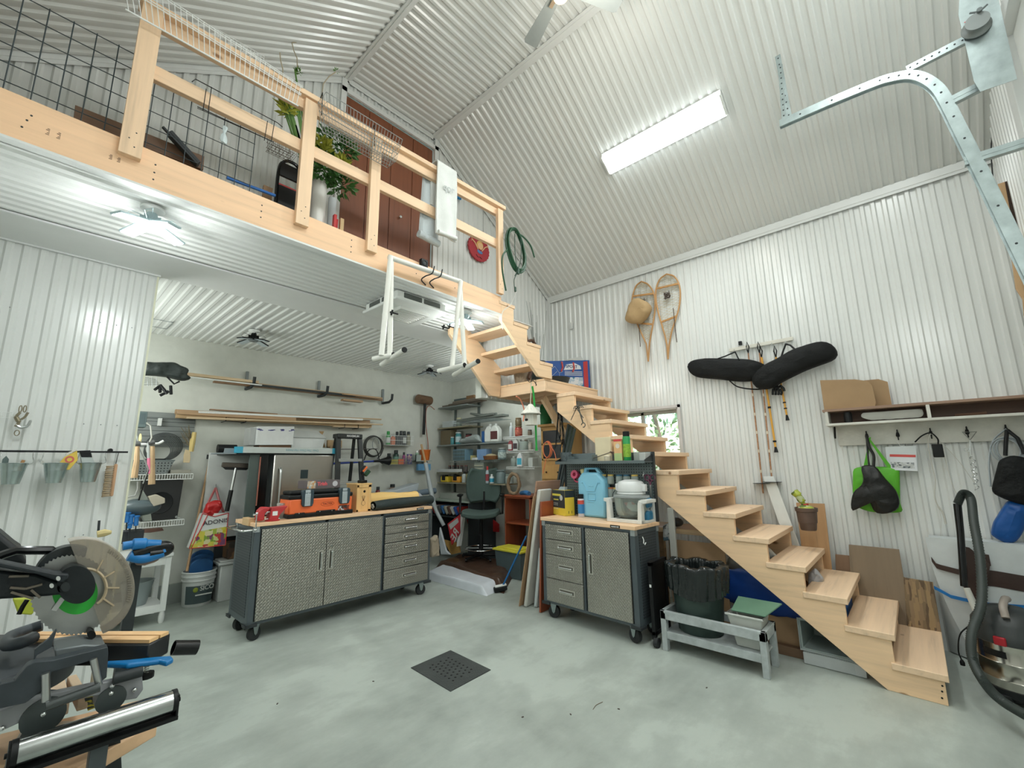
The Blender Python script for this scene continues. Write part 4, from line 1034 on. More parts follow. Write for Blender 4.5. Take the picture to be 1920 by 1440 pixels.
# birdhouse box
t=thing('nest_box','square varnished wooden nest box with a small round hole standing on the wide workbench','birdhouse',(2.33,4.24,ZB_))
WB=wood('z',(.82,.52,.22),.8,.4,False);x0,x1,y0,y1=2.255,2.41,4.15,4.36
m=MB();m.box((x0,y0,ZB_),(x1,y1,ZB_+.262));m.B('box_body',WB,t,bev=.002)
m=MB();m.box((x0-.006,y0-.008,ZB_+.262),(x1+.006,y1+.006,ZB_+.275));m.B('lid',WB,t,bev=.002)
m=MB()
for a,b in (((x0,ZB_),(x0+.02,ZB_+.26)),((x1-.03,ZB_),(x1,ZB_+.26)),((x0,ZB_+.235),(x1,ZB_+.262)),((x0,ZB_),(x1,ZB_+.02))): m.box((a[0],y0-.006,a[1]),(b[0],y0,b[1]))
m.B('face_frame',WB,t,bev=.001)
m=MB();m.cyl((2.338,y0-.001,ZB_+.195),(2.338,y0+.002,ZB_+.195),.013,n=18);m.B('entrance_hole',BLACK,t)
m=MB()
for s in (-1,1):
    m.tube([(2.33,y0-.001,ZB_+.10),(2.33+s*.018,y0-.001,ZB_+.15)],.0016,5);m.tube([(2.33,y0-.001,ZB_+.10),(2.33+s*.007,y0-.001,ZB_+.155)],.0014,5)
    m.tube(spline([(2.33,y0-.001,ZB_+.055),(2.33+s*.02,y0-.001,ZB_+.075),(2.33+s*.012,y0-.001,ZB_+.10),(2.33,y0-.001,ZB_+.12)]),.0013,5)
m.B('burned_emblem',plain((.18,.07,.03),.7),t)
# small cordless tool on top
t=thing('cordless_tool','small black and orange hand tool standing on the wooden nest box','tool',(2.36,4.24,ZB_+.275));zz=ZB_+.275
m=MB();m.box((2.325,4.21,zz),(2.40,4.28,zz+.03));m.B('foot',BLACK,t,bev=.006)
m=MB();m.tube(spline([(2.37,4.24,zz+.02),(2.36,4.24,zz+.08),(2.345,4.24,zz+.12),(2.385,4.24,zz+.17)]),.014,8);m.B('body',BLACK,t)
m=MB();m.bar((2.355,4.235,zz+.115),(2.40,4.235,zz+.165),.022,.022);m.B('orange_shell',ORANGE,t,bev=.004)
m=MB();m.bar((2.385,4.24,zz+.075),(2.43,4.24,zz+.125),.04,.035);m.B('battery_pack',plain((.02,.07,.03),.4),t,bev=.004)
# yellow sack and dark roll
m=MB()
def fn(u,v):
    x=2.44+.64*u;a=v*PI;e=1-.25*u*0
    return (x,4.33-.10*math.cos(a),ZB_+(.155+.01*math.sin(u*6))*math.sin(a)**.55+.004+.006*mnoise.noise((u*7,v*5,1)))
m.grid(fn,26,14);m.add([(2.44,4.23,ZB_+.002),(3.08,4.23,ZB_+.002),(3.08,4.43,ZB_+.002),(2.44,4.43,ZB_+.002)],[(0,1,2,3)])
t=solo(m,'yellow_envelope',wood('x',(.90,.58,.20),.85,.6,False),'big yellow padded sack lying behind the black roll on the workbench','sack')
m=MB();m.add([(3.07,4.24,ZB_+.01),(3.07,4.24,ZB_+.14),(3.16,4.28,ZB_+.09),(3.12,4.26,ZB_+.02)],[(0,1,2,3)]);m.B('clear_wrap',glassy((.9,.92,.95),.45,.2),t)
m=MB()
def fn(u,v):
    a=2*PI*v;r_=.046+.008*math.sin(u*5)+.012*u
    return (2.43+.76*u,4.13+.05*u+r_*math.cos(a)*1.2,ZB_+.046+.012*u+r_*math.sin(a)*.85)
m.grid(fn,30,20,.006);t=solo(m,'black_roll',plain((.022,.035,.034),.75,bump=.4,bscale=90),'black rolled fabric with pale lining lying on the front right of the workbench','fabric roll')
m=MB();m.tube(spline([(2.435,4.12,ZB_+.03),(2.43,4.14,ZB_+.06),(2.432,4.165,ZB_+.04),(2.434,4.13,ZB_+.02)]),.008,6);m.B('pale_lining',plain((.45,.43,.38),.9),t)

# ------------------------------------------------------------------ on the smaller cabinet (positions read in the cabinet's own frame)
def on2(px,py,dz=0):
    p=P(px,py,'z',.868);return Vector((p.x,p.y,.869+dz))
g=lambda a,b: (1040+a*.11805,820+b*.11805)
# yellow and black carton
p0,p1,p2=on2(*g(0,1235)),on2(*g(170,1255)),on2(*g(330,1240))
t=thing('product_carton','yellow and black garden tool carton on the smaller cabinet, left of the blue jug','box',p1)
p0=on2(1037,964);e=(p2-p1);d=(p0-p1)
d=Vector((-e.y,e.x,0)).normalized()*.13 if False else d
h=.235
m=MB();m.prism([p0,p1,p2,p0+p2-p1],(0,0,h));m.B('carton',plain((.78,.60,.06),.5),t,bev=.002)
def face(a,b,z0,z1,k0,k1,mat,nm,parent,off=.0012):
    """flat print on the upright face from a to b"""
    n_=(b-a).cross(Vector((0,0,1))).normalized()
    if n_.dot(-(a+b)/2)<0: n_=-n_
    q=lambda k,z: a.lerp(b,k)+Vector((0,0,z))+n_*off
    m=MB();m.prism([q(k0,z0),q(k1,z0),q(k1,z1),q(k0,z1)],n_*.0006);return m.B(nm,mat,parent)
BLK=plain((.03,.04,.045),.5)
face(p0,p1,.07,h,0,1,BLK,'black_print',t);face(p1,p2,.17,h,0,1,BLK,'black_print',t);face(p1,p2,.0,h,.92,1,BLK,'black_print',t)
face(p0,p1,.18,.20,.0,.7,plain((.75,.65,.08),.5),'yellow_print',t,.002);face(p0,p1,.14,.15,.1,.5,plain((.75,.65,.08),.5),'yellow_print',t,.002)
m=MB();c=p0.lerp(p1,.72)+Vector((0,0,.165));n_=(p1-p0).cross(Vector((0,0,1))).normalized();n_=n_ if n_.dot(-c)>0 else -n_
m.lathe([(0,.004),(.024,.003),(.026,.002)],c,n_,20);m.B('printed_disc',plain((.55,.57,.57),.5),t)
m=MB()
for zz in (.11,.095,.06):
    for k in range(3): q=p0.lerp(p1,.15+.13*k)+Vector((0,0,zz))+n_*.002;m.cb(q,(.006,.006,.008))
m.B('printed_icons',plain((.6,.62,.6),.5),t)
text(t,'weeder',.03,p0.lerp(p1,.42)+Vector((0,0,.213))+n_*.002,(p1-p0),(0,0,1),plain((.75,.65,.08),.5),bold=.0006) if False else None
m=MB();
for k in (.35,.65): q=p1.lerp(p2,k);m.bar(q+Vector((0,0,.02))+(-(p1.lerp(p2,.5)).normalized()*.001),q+Vector((0,0,.045))-(p1.normalized()*.001),.004,.004)
m.B('printed_tool',BLK,t)
m=MB();c=(p0+p2)/2+Vector((0,0,h));m.prism([c+Vector((-.03,.04,0)),c+Vector((-.03,-.04,0)),c+Vector((-.01,-.03,.03)),c+Vector((-.01,.03,.03))],(.04,0,0));m.B('carton_flap',plain((.30,.36,.38),.5),t)
# spray can
q=on2(*g(425,1262));t=can('spray_can','small white, red and blue spray can with a black cap in front of the blue jug','spray can',q,.030,.205,plain((.62,.60,.62),.35),BLACK,plain((.04,.22,.50),.4),.18,spray=True)
m=MB();m.lathe([(.0308,.115),(.0308,.15)],n=20);m.build('red_band',plain((.62,.08,.06),.4),t)
# blue water jug
q0,q1=on2(*g(520,1250)),on2(*g(790,1275));c=(q0+q1)/2;t=thing('water_jug','light blue plastic water jug with a moulded handle standing on the smaller cabinet','jug',Vector((3.56,c.y,.869)),R(-93.4))
JB=plain((.24,.56,.74),.35,0,.03);w,d=.285,.12;w=(q1-q0).length*1.42
w=.30
m=MB();m.prism([(-w/2,0,.0),(w/2,0,.0),(w/2,0,.33),(w/2-.07,0,.405),(-w/2+.05,0,.405),(-w/2,0,.345)],(0,d,0));m.build('body',JB,t,bev=.022)
m=MB();m.prism([(-.10,.03,.395),(-.085,.03,.45),(.055,.03,.45),(.10,.03,.395),(.06,.03,.395),(.035,.03,.432),(-.06,.03,.432),(-.065,.03,.395)],(0,.05,0));m.build('carry_handle',JB,t,bev=.008)
m=MB();m.cyl((-w/2+.035,.06,.385),(-w/2+.02,.06,.432),.022,n=18);m.build('spout_cap',plain((.75,.65,.3),.45),t)
m=MB();m.tube([(-.10,-.002,.31),(-.08,-.002,.315),(-.04,-.002,.235),(.045,-.002,.235),(.085,-.002,.315),(.105,-.002,.31)],.005,6);m.tube([(-.03,-.002,.215),(.05,-.002,.215),(.05,-.002,.155),(-.03,-.002,.155)],.004,6,closed=True)
m.tube([(-.03,-.002,.14),(.03,-.002,.135)],.003,6);m.tube([(.03,-.002,.28),(-.02,-.002,.285)],.003,6);m.build('moulded_ribs',JB,t)
# halogen oven
q=on2(*g(1180,1290));q=Vector((3.55,1.845,.869));t=thing('halogen_oven','glass bowl countertop oven with a white lid and white stand on the smaller cabinet','oven',q,R(-93.4))
OW=plain((.72,.73,.69),.4)
m=MB();m.lathe([(0,.03),(.10,.032),(.125,.05),(.14,.10),(.145,.17),(.15,.195),(.146,.195),(.14,.17),(.135,.10),(.12,.055),(0,.038)],n=36);m.build('glass_bowl',glassy((.86,.92,.88),.20,.04),t)
m=MB();m.lathe([(.15,.195),(.155,.20),(.15,.215),(.11,.225)],n=36);m.build('glass_lid',glassy((.8,.86,.84),.35,.05),t)
m=MB();m.lathe([(.11,.222),(.12,.228),(.118,.24),(.11,.242),(.118,.25),(.12,.30),(.10,.33),(.05,.345),(0,.348)],n=32);m.build('heater_head',plain((.74,.76,.75),.35),t)
m=MB();m.box((-.145,-.02,.25),(-.10,.02,.31));m.box((.10,-.02,.25),(.145,.02,.31));m.build('side_grips',plain((.74,.76,.75),.35),t,bev=.006)
m=MB()
for s in (-1,1):
    m.prism([(s*.125,-.14,0),(s*.165,-.14,0),(s*.165,-.14,.17),(s*.15,-.14,.185),(s*.20,-.14,.185) if False else (s*.145,-.14,.185),(s*.135,-.14,.16)],(0,.05,0));m.prism([(s*.15,-.12,.15),(s*.205,-.12,.165),(s*.205,-.12,.19),(s*.15,-.12,.19)],(0,.16,0))
    m.prism([(s*.125,.07,0),(s*.165,.07,0),(s*.165,.07,.17),(s*.135,.07,.16)],(0,.05,0))
m.box((-.165,-.145,0),(.165,-.11,.028));m.box((-.165,.09,0),(.165,.12,.028));m.box((-.165,-.14,0),(-.13,.12,.02));m.box((.13,-.14,0),(.165,.12,.02))
m.build('white_stand',OW,t,bev=.005)
m=MB();m.tube([(-.10,-.05,.05),(-.06,-.02,.12),(.02,-.05,.06),(.09,-.03,.09)],.003,6);m.tube([(-.09,.0,.06),(.10,.0,.06)],.003,6);m.tube([(-.08,.03,.06),(.08,.03,.07),(.09,-.03,.11)],.003,6);m.build('inner_rack',CHROME,t)
m=MB();m.prism([(-.06,-.03,.15),(.0,-.04,.09),(.10,-.02,.08),(.10,.01,.10),(0,.0,.16)],(0,.004,.0));m.build('booklet',patches('booklet_print',[(.62,.6,.56),(.7,.7,.66),(.55,.1,.12),(.66,.62,.6)],26),t)
m=MB();m.tube(spline([Q(t,-.11,.02,.27),Q(t,-.17,.02,.25),Q(t,-.20,.02,.2),Q(t,-.21,.05,.12)]),.003,6);m.B('power_cord',BLACK,t)
# blue and clear plastic cups
for k,dz in enumerate((0,.105)):
    tt=thing('plastic_tub','clear and blue plastic tub at the small cabinet right end, %s of two' % ('lower' if k==0 else 'upper'),'tub',Q(b2,.90,.30,.869+dz),R(-93.4))
    m=MB();m.lathe([(0,0),(.038,0),(.045,.01),(.047,.09),(.04,.102),(0,.103)],n=18);m.build('clear_side',plain((.42,.50,.54),.25,alpha=.85),tt)
    m=MB();m.box((.0,-.045,.01),(.055,.045,.095));m.build('blue_side',plain((.03,.20,.36),.3),tt,bev=.02)
# jars screwed under the shelf / hung on the pegboard
YJ=plain((.72,.50,.12),.45);BJ=plain((.05,.16,.26),.45)
PEG=M2
for i,(x,z,lid,cont,lb) in enumerate(((.475,1.17,YJ,plain((.45,.36,.12),.5),'upper row, leftmost, half hidden by the blue jug'),(.555,1.17,YJ,plain((.42,.35,.14),.5),'upper row, second, holding amber bits'),(.645,1.17,BJ,plain((.35,.38,.38),.4),'upper row, blue lid beside a yellow one'),(.72,1.17,BJ,plain((.66,.67,.65),.4),'upper row, blue lid, full of white anchors'),(.80,1.17,YJ,plain((.5,.44,.2),.5),'upper row, rightmost, yellow lid'),
        (.55,1.055,plain((.45,.16,.06),.5),None,'lower row, brown lid, nearest the jug'),(.61,1.055,YJ,None,'lower row, yellow lid, second from the jug'),(.70,1.055,BJ,None,'lower row, blue lid'),(.785,1.05,YJ,plain((.42,.38,.16),.5),'lower row, yellow lid above the oven head'),(.865,1.09,YJ,plain((.6,.62,.6),.4),'hung alone beside the scissors, white grains'))):
    jar('hanging_jar','small glass jar on the pegboard, '+lb,PEG @ Vector((x,.338,z)),.031,.085,lid,cont,'glass jars on the pegboard back')
# pink tape, scissors, shelf things
t=thing('tape_roll','pink tape roll and ring hung at the left of the pegboard back','tape',PEG @ Vector((.14,.35,1.22)),R(-93.4))
m=MB();m.lathe([(.018,0),(.042,0),(.042,.03),(.018,.03),(.018,0)],(0,.01,.03),(0,-1,.1),24);m.build('tape',plain((.75,.10,.22),.4),t)
m=MB();m.lathe([(.035,0),(.046,0),(.046,.012),(.035,.012),(.035,0)],(.012,.02,.0),(0,-1,0),24);m.build('ring',plain((.65,.08,.16),.4),t)
t=thing('scissors','purple handled scissors hanging on the right of the pegboard back','scissors',PEG @ Vector((.93,.365,1.15)),R(-93.4))
m=MB()
for s in (-1,1): m.tube([(s*.004+s*.022*(1+math.cos(a)),0,.06+.024*math.sin(a)+.02) for a in [2*PI*i/18 for i in range(18)]],.0055,6,closed=True);m.tube([(s*.015,0,.06),(-s*.004,0,.02)],.006,6)
m.build('grips',plain((.16,.04,.08),.45),t)
m=MB();m.prism([(-.008,0,.02),(.008,0,.02),(.003,0,-.11),(-.003,0,-.10)],(0,.003,0));m.build('blades',STEEL,t)
m=MB();m.tube([(.875,.374,1.29),(.875,.36,1.25),(.875,.35,1.24),(.875,.35,1.26)],.003,6);m.X=None
for i,v in enumerate(m.v): m.v[i]=M2 @ v
solo(m,'peg_hook',CHROME,'small chrome peg hook above the scissors','hook')
SH=1.368
def onshelf(x,y=.30): return M2 @ Vector((x,y,SH))
t=thing('enamel_mug','grey speckled enamel pot at the left end of the pegboard shelf','pot',onshelf(.075))
m=MB();m.lathe([(0,0),(.052,0),(.055,.01),(.055,.10),(.051,.10),(.050,.01),(0,.008)],n=24);m.build('pot_body',plain((.09,.115,.125),.3,0,.5,nscale=90),t)
m=MB();m.tube([(.04,-.03,.085),(.06,-.06,.08),(.065,-.065,.05),(.045,-.035,.03)],.004,6);m.build('handle',DGREY,t)
M2s=M2 @ Matrix.Translation((0,-.08,0))
m=MB();m.box((.12,.33,SH),(.42,.44,SH+.004));m.box((.12,.43,SH),(.42,.44,SH+.085));m.box((.12,.33,SH),(.42,.335,SH+.03));m.box((.13,.33,SH),(.135,.44,SH+.06));m.box((.415,.33,SH),(.42,.44,SH+.07))
for i,v in enumerate(m.v): m.v[i]=M2s @ v
solo(m,'metal_tray',SLATE,'open grey metal tray on the pegboard shelf next to the enamel pot','tray',bev=.001)
t=thing('caulking_gun','old metal hand tool with a long rod lying on the pegboard shelf','tool',onshelf(.55))
m=MB();m.tube([M2s @ Vector(q) for q in ((.20,.35,SH+.008),(.40,.35,SH+.03),(.60,.36,SH+.085))],.004,6);m.B('rod',plain((.10,.08,.06),.5),t)
m=MB();m.tube(spline([M2s @ Vector(q) for q in ((.60,.36,SH+.09),(.64,.36,SH+.07),(.65,.36,SH+.03),(.63,.36,SH+.01))]),.008,6);m.tube(spline([M2s @ Vector(q) for q in ((.61,.35,SH+.09),(.68,.35,SH+.08),(.71,.35,SH+.04),(.71,.35,SH+.008))]),.006,6);m.B('grip',plain((.14,.08,.05),.5),t)
m=MB();m.lathe([(0,0),(.03,.0),(.033,.05),(.02,.06),(0,.06)],M2s @ Vector((.57,.36,SH+.001)),n=12);m.B('paper_cone',plain((.62,.56,.42),.7),t)
p_=onshelf(.45,.425);m=MB()
m.box((.40,.415,SH),(.57,.44,SH+.23));
for i,v in enumerate(m.v): m.v[i]=M2s @ v
solo(m,'cream_panel',plain((.78,.68,.46),.6),'cream coloured board standing at the back of the pegboard shelf','board',bev=.002)
t=thing('soda_box','tall baking soda carton with a red top band on the pegboard shelf','box',onshelf(.70,.28),R(-93.4))
m=MB();m.box((-.045,-.02,0),(.035,.03,.20));m.build('carton',plain((.78,.48,.22),.5),t,bev=.002)
m=MB();m.box((-.045,-.021,.18),(.035,-.0195,.20));m.build('red_band',plain((.62,.05,.05),.5),t)
m=MB();m.box((-.045,-.021,.005),(.035,-.0195,.075));m.build('green_band',plain((.45,.58,.25),.5),t)
m=MB();m.lathe([(0,0),(.022,0),(.022,.002)],(-.005,-.0205,.14),(0,-1,0),20);m.build('round_emblem',plain((.75,.66,.55),.5),t)
can('spray_can','tall green spray can with a black cap beside the soda carton','spray can',onshelf(.775,.28),.033,.265,plain((.02,.30,.08),.35),BLACK,plain((.25,.45,.04),.4,0,.3,nscale=60),.15,spray=True)
m=MB();m.box((.80,.42,SH),(.90,.44,SH+.075));m.box((.90,.34,SH),(.955,.44,SH+.075))
for i,v in enumerate(m.v): m.v[i]=M2s @ v
solo(m,'clear_parts_box',plain((.48,.50,.48),.25),'small clear parts box at the right end of the pegboard shelf','box',bev=.004)
# hook on the right end
m=MB();m.tube([(.975,.10,.78),(.985,.10,.755),(.99,.085,.735),(.99,.105,.72),(.99,.12,.735)],.004,6)
for i,v in enumerate(m.v): m.v[i]=M2 @ v
solo(m,'wire_hook',WHITEP,'white wire hook on the pegboard end of the smaller cabinet','hook')
# ------------------------------------------------------------------ things on the right wall
def WR(px,py,off=.03): return P(px,py,'x',XR-off)
def puff(m,pts,nrm,depth,n=7,wr=.0,seed=0,back=.15,c=None,pw=.5,nv=44):
    """soft stuffed shape: closed outline pts, swelling by depth along nrm; wr adds wrinkles"""
    pts=[Vector(p) for p in pts];q=[]
    N=len(pts);L=[(pts[(i+1) % N]-pts[i]).length for i in range(N)];tot=sum(L);k=0;acc=0
    for i in range(nv):
        s_=tot*i/nv
        while acc+L[k]<s_: acc+=L[k];k+=1
        q.append(pts[k].lerp(pts[(k+1) % N],(s_-acc)/max(L[k],1e-6)))
    q=[(q[i-1]+q[i]*2+q[(i+1) % nv])/4 for i in range(nv)]
    c=Vector(c) if c else sum(q,Vector())/nv;nrm=Vector(nrm).normalized();vs=[];sz=(tot/6)
    # spine: shrink toward the nearest point of the long axis
    ax=max(((a-b) for a in q[::4] for b in q[::4]),key=lambda v: v.length);al=ax.length;ax=ax.normalized()
    def core(p):
        t=(p-c).dot(ax);lim=max(0,al/2-sz*.55);return c+ax*max(-lim,min(lim,t))
    for sgn,dep in ((1,depth),(-1,depth*back)):
        for j in range(n+1):
            s_=math.cos(j/n*PI/2);h=math.sin(j/n*PI/2)**pw if j else 0
            for p in q:
                o=core(p);v=o.lerp(p,s_)+nrm*(dep*h*sgn)
                if wr and j:
                    w=mnoise.noise(v*(1.6/sz)+Vector((seed,seed*2,0)))*.8+mnoise.noise(v*(6/sz)+Vector((seed,0,3)))*.6
                    v=v+nrm*(w*wr*sgn*min(1,h+.2))
                vs.append(v)
    fs=[];W_=nv
    for half in (0,1):
        o=half*(n+1)*W_
        for j in range(n):
            for i in range(W_): f=(o+j*W_+i,o+j*W_+(i+1) % W_,o+(j+1)*W_+(i+1) % W_,o+(j+1)*W_+i);fs.append(f if half==0 else f[::-1])
    return m.add(vs,fs)
gp=lambda a,b,off=.04: WR(1140+a*.2778,500+b*.2778,off)
SNW=wood('z',(.50,.27,.10),.75,.4,False);WEB=plain((.52,.42,.22),.7)
def snowshoe(L_,Rr,tail,bars,label,strap):
    t=thing('snowshoe',label,'snowshoe',gp(*tail,.03),group='wooden snowshoes on the right wall')
    lp=spline([gp(*p) for p in L_],5);rp=spline([gp(*p) for p in Rr],5);tl=gp(*tail)
    m=MB();m.tube([tl]+lp[::-1][:-1]+rp[0:],.009,8);m.tube([rp[-1],tl],.009,8);m.B('bent_frame',SNW,t)
    # webbing between the two sides
    m=MB();n=len(lp)
    def at_(s_,u):
        a=lp[min(n-1,int(s_*(n-1)))];b=rp[min(len(rp)-1,int(s_*(len(rp)-1)))];return a.lerp(b,u)
    for k in range(26):
        s_=.06+k*.034
        if s_>.95: break
        m.tube([at_(s_,.04),at_(min(.97,s_+.10),.96)],.0011,4);m.tube([at_(s_,.96),at_(min(.97,s_+.10),.04)],.0011,4)
        if k % 2==0: m.tube([at_(s_,.04),at_(s_,.96)],.0011,4)
    m.B('lacing',WEB,t)
    for s_ in bars: m=MB();m.bar(at_(s_,0)-Vector((.004,0,0)),at_(s_,1)-Vector((.004,0,0)),.012,.022);m.B('cross_bar',SNW,t,bev=.002)
    m=MB();c=at_(bars[0]+.12,.5);rn=random.Random(4)
    for k in range(9): m.tube(spline([c+Vector((-.02,rn.uniform(-.04,.04),rn.uniform(-.05,.05))) for _ in range(4)],4),.004,5)
    m.tube(spline([gp(*p,.05) for p in strap]),.004,6);m.B('leather_straps',plain((.06,.04,.03),.7),t)
snowshoe([(225,100),(190,130),(168,190),(162,245),(170,310),(195,380),(230,460),(258,520)],[(225,100),(270,120),(305,170),(318,235),(315,310),(303,390),(290,460),(280,520)],(272,640),(.33,.72),'left wooden snowshoe, partly covered by a tan hat',[(210,390),(212,450),(218,540)])
snowshoe([(395,50),(350,85),(325,150),(325,230),(342,320),(368,410),(385,470),(398,530)],[(395,50),(445,65),(478,115),(488,190),(478,280),(452,370),(430,440),(412,530)],(405,625),(.30,.68),'right wooden snowshoe, its bindings bare',[(440,280),(452,400),(465,510)])
m=MB();puff(m,[gp(*p,.08) for p in ((180,225),(215,215),(270,240),(297,270),(292,310),(265,350),(225,388),(160,385),(128,375),(135,330),(150,265))],(-1,0,0),.10,wr=.014,seed=3)
solo(m,'tan_hat',plain((.47,.32,.16),.8,bump=.3,bscale=120),'soft tan cloth hat hung over the left snowshoe','hat',ang=60)
# rail with ski bags and poles
t=thing('hook_rail','narrow cream hook rail on the wall above the two black bags','rail',(XR-.03,.95,2.45))
m=MB();m.bar((XR-.03,1.225,2.452),(XR-.03,.675,2.462),.018,.035);m.B('rail_board',plain((.66,.64,.56),.5),t,bev=.003)
for y in (1.17,1.06,.955,.845,.735): m=MB();m.tube([(XR-.04,y,2.44),(XR-.06,y,2.425),(XR-.07,y,2.43),(XR-.07,y,2.445)],.003,6);m.B('hook',CHROME,t)
c=gp(892,515);m=MB();m.box((XR-.05,c.y-.014,c.z-.02),(XR-.02,c.y+.014,c.z+.016));solo(m,'black_clip',BLACK,'tiny black clip standing on the hook rail','clip')
BAG=plain((.008,.009,.009),.7,spec=.25,bump=.5,bscale=60)
t=thing('ski_bag','long black ski bag hanging level at left under the hook rail','bag',gp(800,700))
m=MB();puff(m,[gp(*p,.05) for p in ((538,680),(548,650),(580,633),(660,620),(740,620),(860,624),(960,628),(1030,645),(1075,668),(1050,720),(1010,770),(930,778),(850,775),(760,762),(680,757),(600,748),(560,725))],(-1,0,0),.085,wr=.02,seed=1);m.B('bag_body',BAG,t,ang=60)
m=MB();m.tube([gp(720,628,.10),gp(790,605,.09),gp(858,575,.07)],.007,6);m.tube([gp(885,630,.12),gp(870,600,.09),gp(858,575,.07)],.007,6);m.tube(spline([gp(820,770,.08),gp(880,812,.07),gp(1000,828,.06),gp(1090,815,.06)]),.007,6);m.B('carry_strap',BLACK,t)
t=thing('ski_bag','long black ski bag hanging tilted at right, its end raised','bag',gp(1250,650))
m=MB();puff(m,[gp(*p,.10) for p in ((972,775),(985,735),(1020,695),(1080,655),(1150,620),(1230,570),(1300,545),(1400,515),(1470,505),(1525,530),(1562,590),(1535,632),(1440,665),(1370,690),(1310,715),(1250,745),(1180,780),(1110,825),(1050,832),(1000,822))],(-1,0,0),.10,wr=.022,seed=8);m.B('bag_body',BAG,t,ang=60)
m=MB();m.tube([gp(1160,640,.17),gp(1180,575,.12),gp(1200,522,.08)],.008,6);m.tube([gp(1275,570,.17),gp(1230,530,.12),gp(1200,522,.08)],.008,6);m.B('carry_strap',BLACK,t)
# poles
BAM=plain((.40,.20,.10),.45,0,.3,nscale=40);PG=plain((.75,.38,.05),.4)
def pole(name,label,pts,mat,r,basket,extra=()):
    t=thing(name,label,'ski pole',WR(*pts[-1]),group='poles hanging from the hook rail')
    a,b=WR(*pts[0],.05),WR(*pts[1],.05)
    m=MB();m.cyl(a,b,r,n=10);m.B('shaft',mat,t)
    m=MB();d=(b-a)
    for s_ in extra: m.cyl(a+d*s_,a+d*(s_+.02),r*1.6,n=10)
    if extra: m.B('joints',BLACK if basket is None else plain((.7,.62,.5),.5),t)
    m=MB();m.tube([a,a+Vector((0,.012,.06)),a+Vector((-.01,0,.11)),a+Vector((0,-.012,.06)),a],.005,6);m.B('wrist_strap',BLACK,t)
    if basket is not None:
        m=MB();c=a+d*basket;m.lathe([(.0,0),(.075,.001),(.078,.004),(.0,.006)],c,n=24);m.B('snow_basket',BLACK,t)
    else:
        m=MB();u=d.normalized();m.cyl(b-u*.01,b+u*.05,r*.8,r*2.0,n=10);m.B('rubber_foot',BLACK,t)
pole('bamboo_ski_pole','left of the two long bamboo ski poles with round baskets',[(1403,662),(1431,925)],BAM,.0065,.935,(.30,.44,.57,.70,.84))
pole('bamboo_ski_pole','right of the two long bamboo ski poles with round baskets',[(1424,662),(1450,925)],BAM,.0065,.925,(.30,.44,.57,.70,.84))
pole('trekking_pole','long golden trekking pole between the bamboo poles and the short pole',[(1428,670),(1454,838)],PG,.009,None,(.56,.93))
pole('trekking_pole','short golden trekking pole at the right under the tilted bag',[(1455,670),(1475,778)],PG,.008,None,(.78,.88))
t=thing('black_glove','black glove hanging under the tilted black bag','glove',gp(1140,830))
m=MB();m.tube([gp(1120,800,.08),gp(1145,825,.08)],[.022,.026],8)
for k in range(4): m.tube(spline([gp(1115+k*16,825,.08),gp(1112+k*20,850,.085),gp(1112+k*18,865,.08)],4),.010,8)
m.tube([gp(1160,800,.08),gp(1185,822,.08),gp(1190,840,.08)],.011,8);m.B('glove_body',BLACK,t,ang=70)
# wall outlet high by the corner
c=WR(1071,611,.02);m=MB();m.box((XR-.03,c.y-.022,c.z-.045),(XR-.016,c.y+.022,c.z+.045));m.box((XR-.034,c.y-.008,c.z-.02),(XR-.03,c.y+.008,c.z+.02));solo(m,'wall_switch',WHITEP,'small white switch plate high on the ribbed wall near the corner','switch',bev=.002)

# ------------------------------------------------------------------ coat rack
XF=4.42
t=thing('coat_rack','wide wooden wall rack with a brown cubby shelf above a white hook board','coat rack',(4.5,-.1,1.48))
DB=wood('y',(.10,.05,.03),.6,.5,False);WW=plain((.62,.61,.55),.7,0,.12,bump=.3,bscale=30)
m=MB();m.box((XF,.515,1.752),(XR-.018,YF+.03,1.772));m.B('top_board',wood('y',(.30,.19,.13),.7),t,bev=.002)
m=MB();m.box((4.585,.49,1.655),(4.60,YF+.03,1.752));m.B('brown_back',DB,t)
m=MB();m.box((XF,.505,1.636),(XR-.018,YF+.03,1.655));m.B('cubby_floor',WW,t,bev=.002)
for y in (.49,-.125,-.70): m=MB();m.box((XF,y-.010,1.655),(4.59,y+.010,1.752));m.B('divider',WW,t,bev=.001)
m=MB();m.box((4.590,.452,1.476),(4.61,YF+.03,1.637));m.B('hook_board',WW,t,bev=.002)
m=MB();m.bar((4.57,.462,1.63),(4.50,.462,1.54),.012,.018);m.B('black_bracket',BLACK,t)
for y in (.26,.07,-.119,-.311,-.502):
    m=MB();m.lathe([(0,0),(.008,0),(.013,.012),(.008,.035),(0,.04)],(4.578,y,1.53),n=10);m.tube(spline([(4.588,y,1.565),(4.575,y,1.585),(4.565,y,1.575),(4.57,y,1.54),(4.56,y,1.51),(4.545,y,1.515)]),.004,6);m.B('hook',BLACK,t)
c=P(1853,774,'x',4.585);
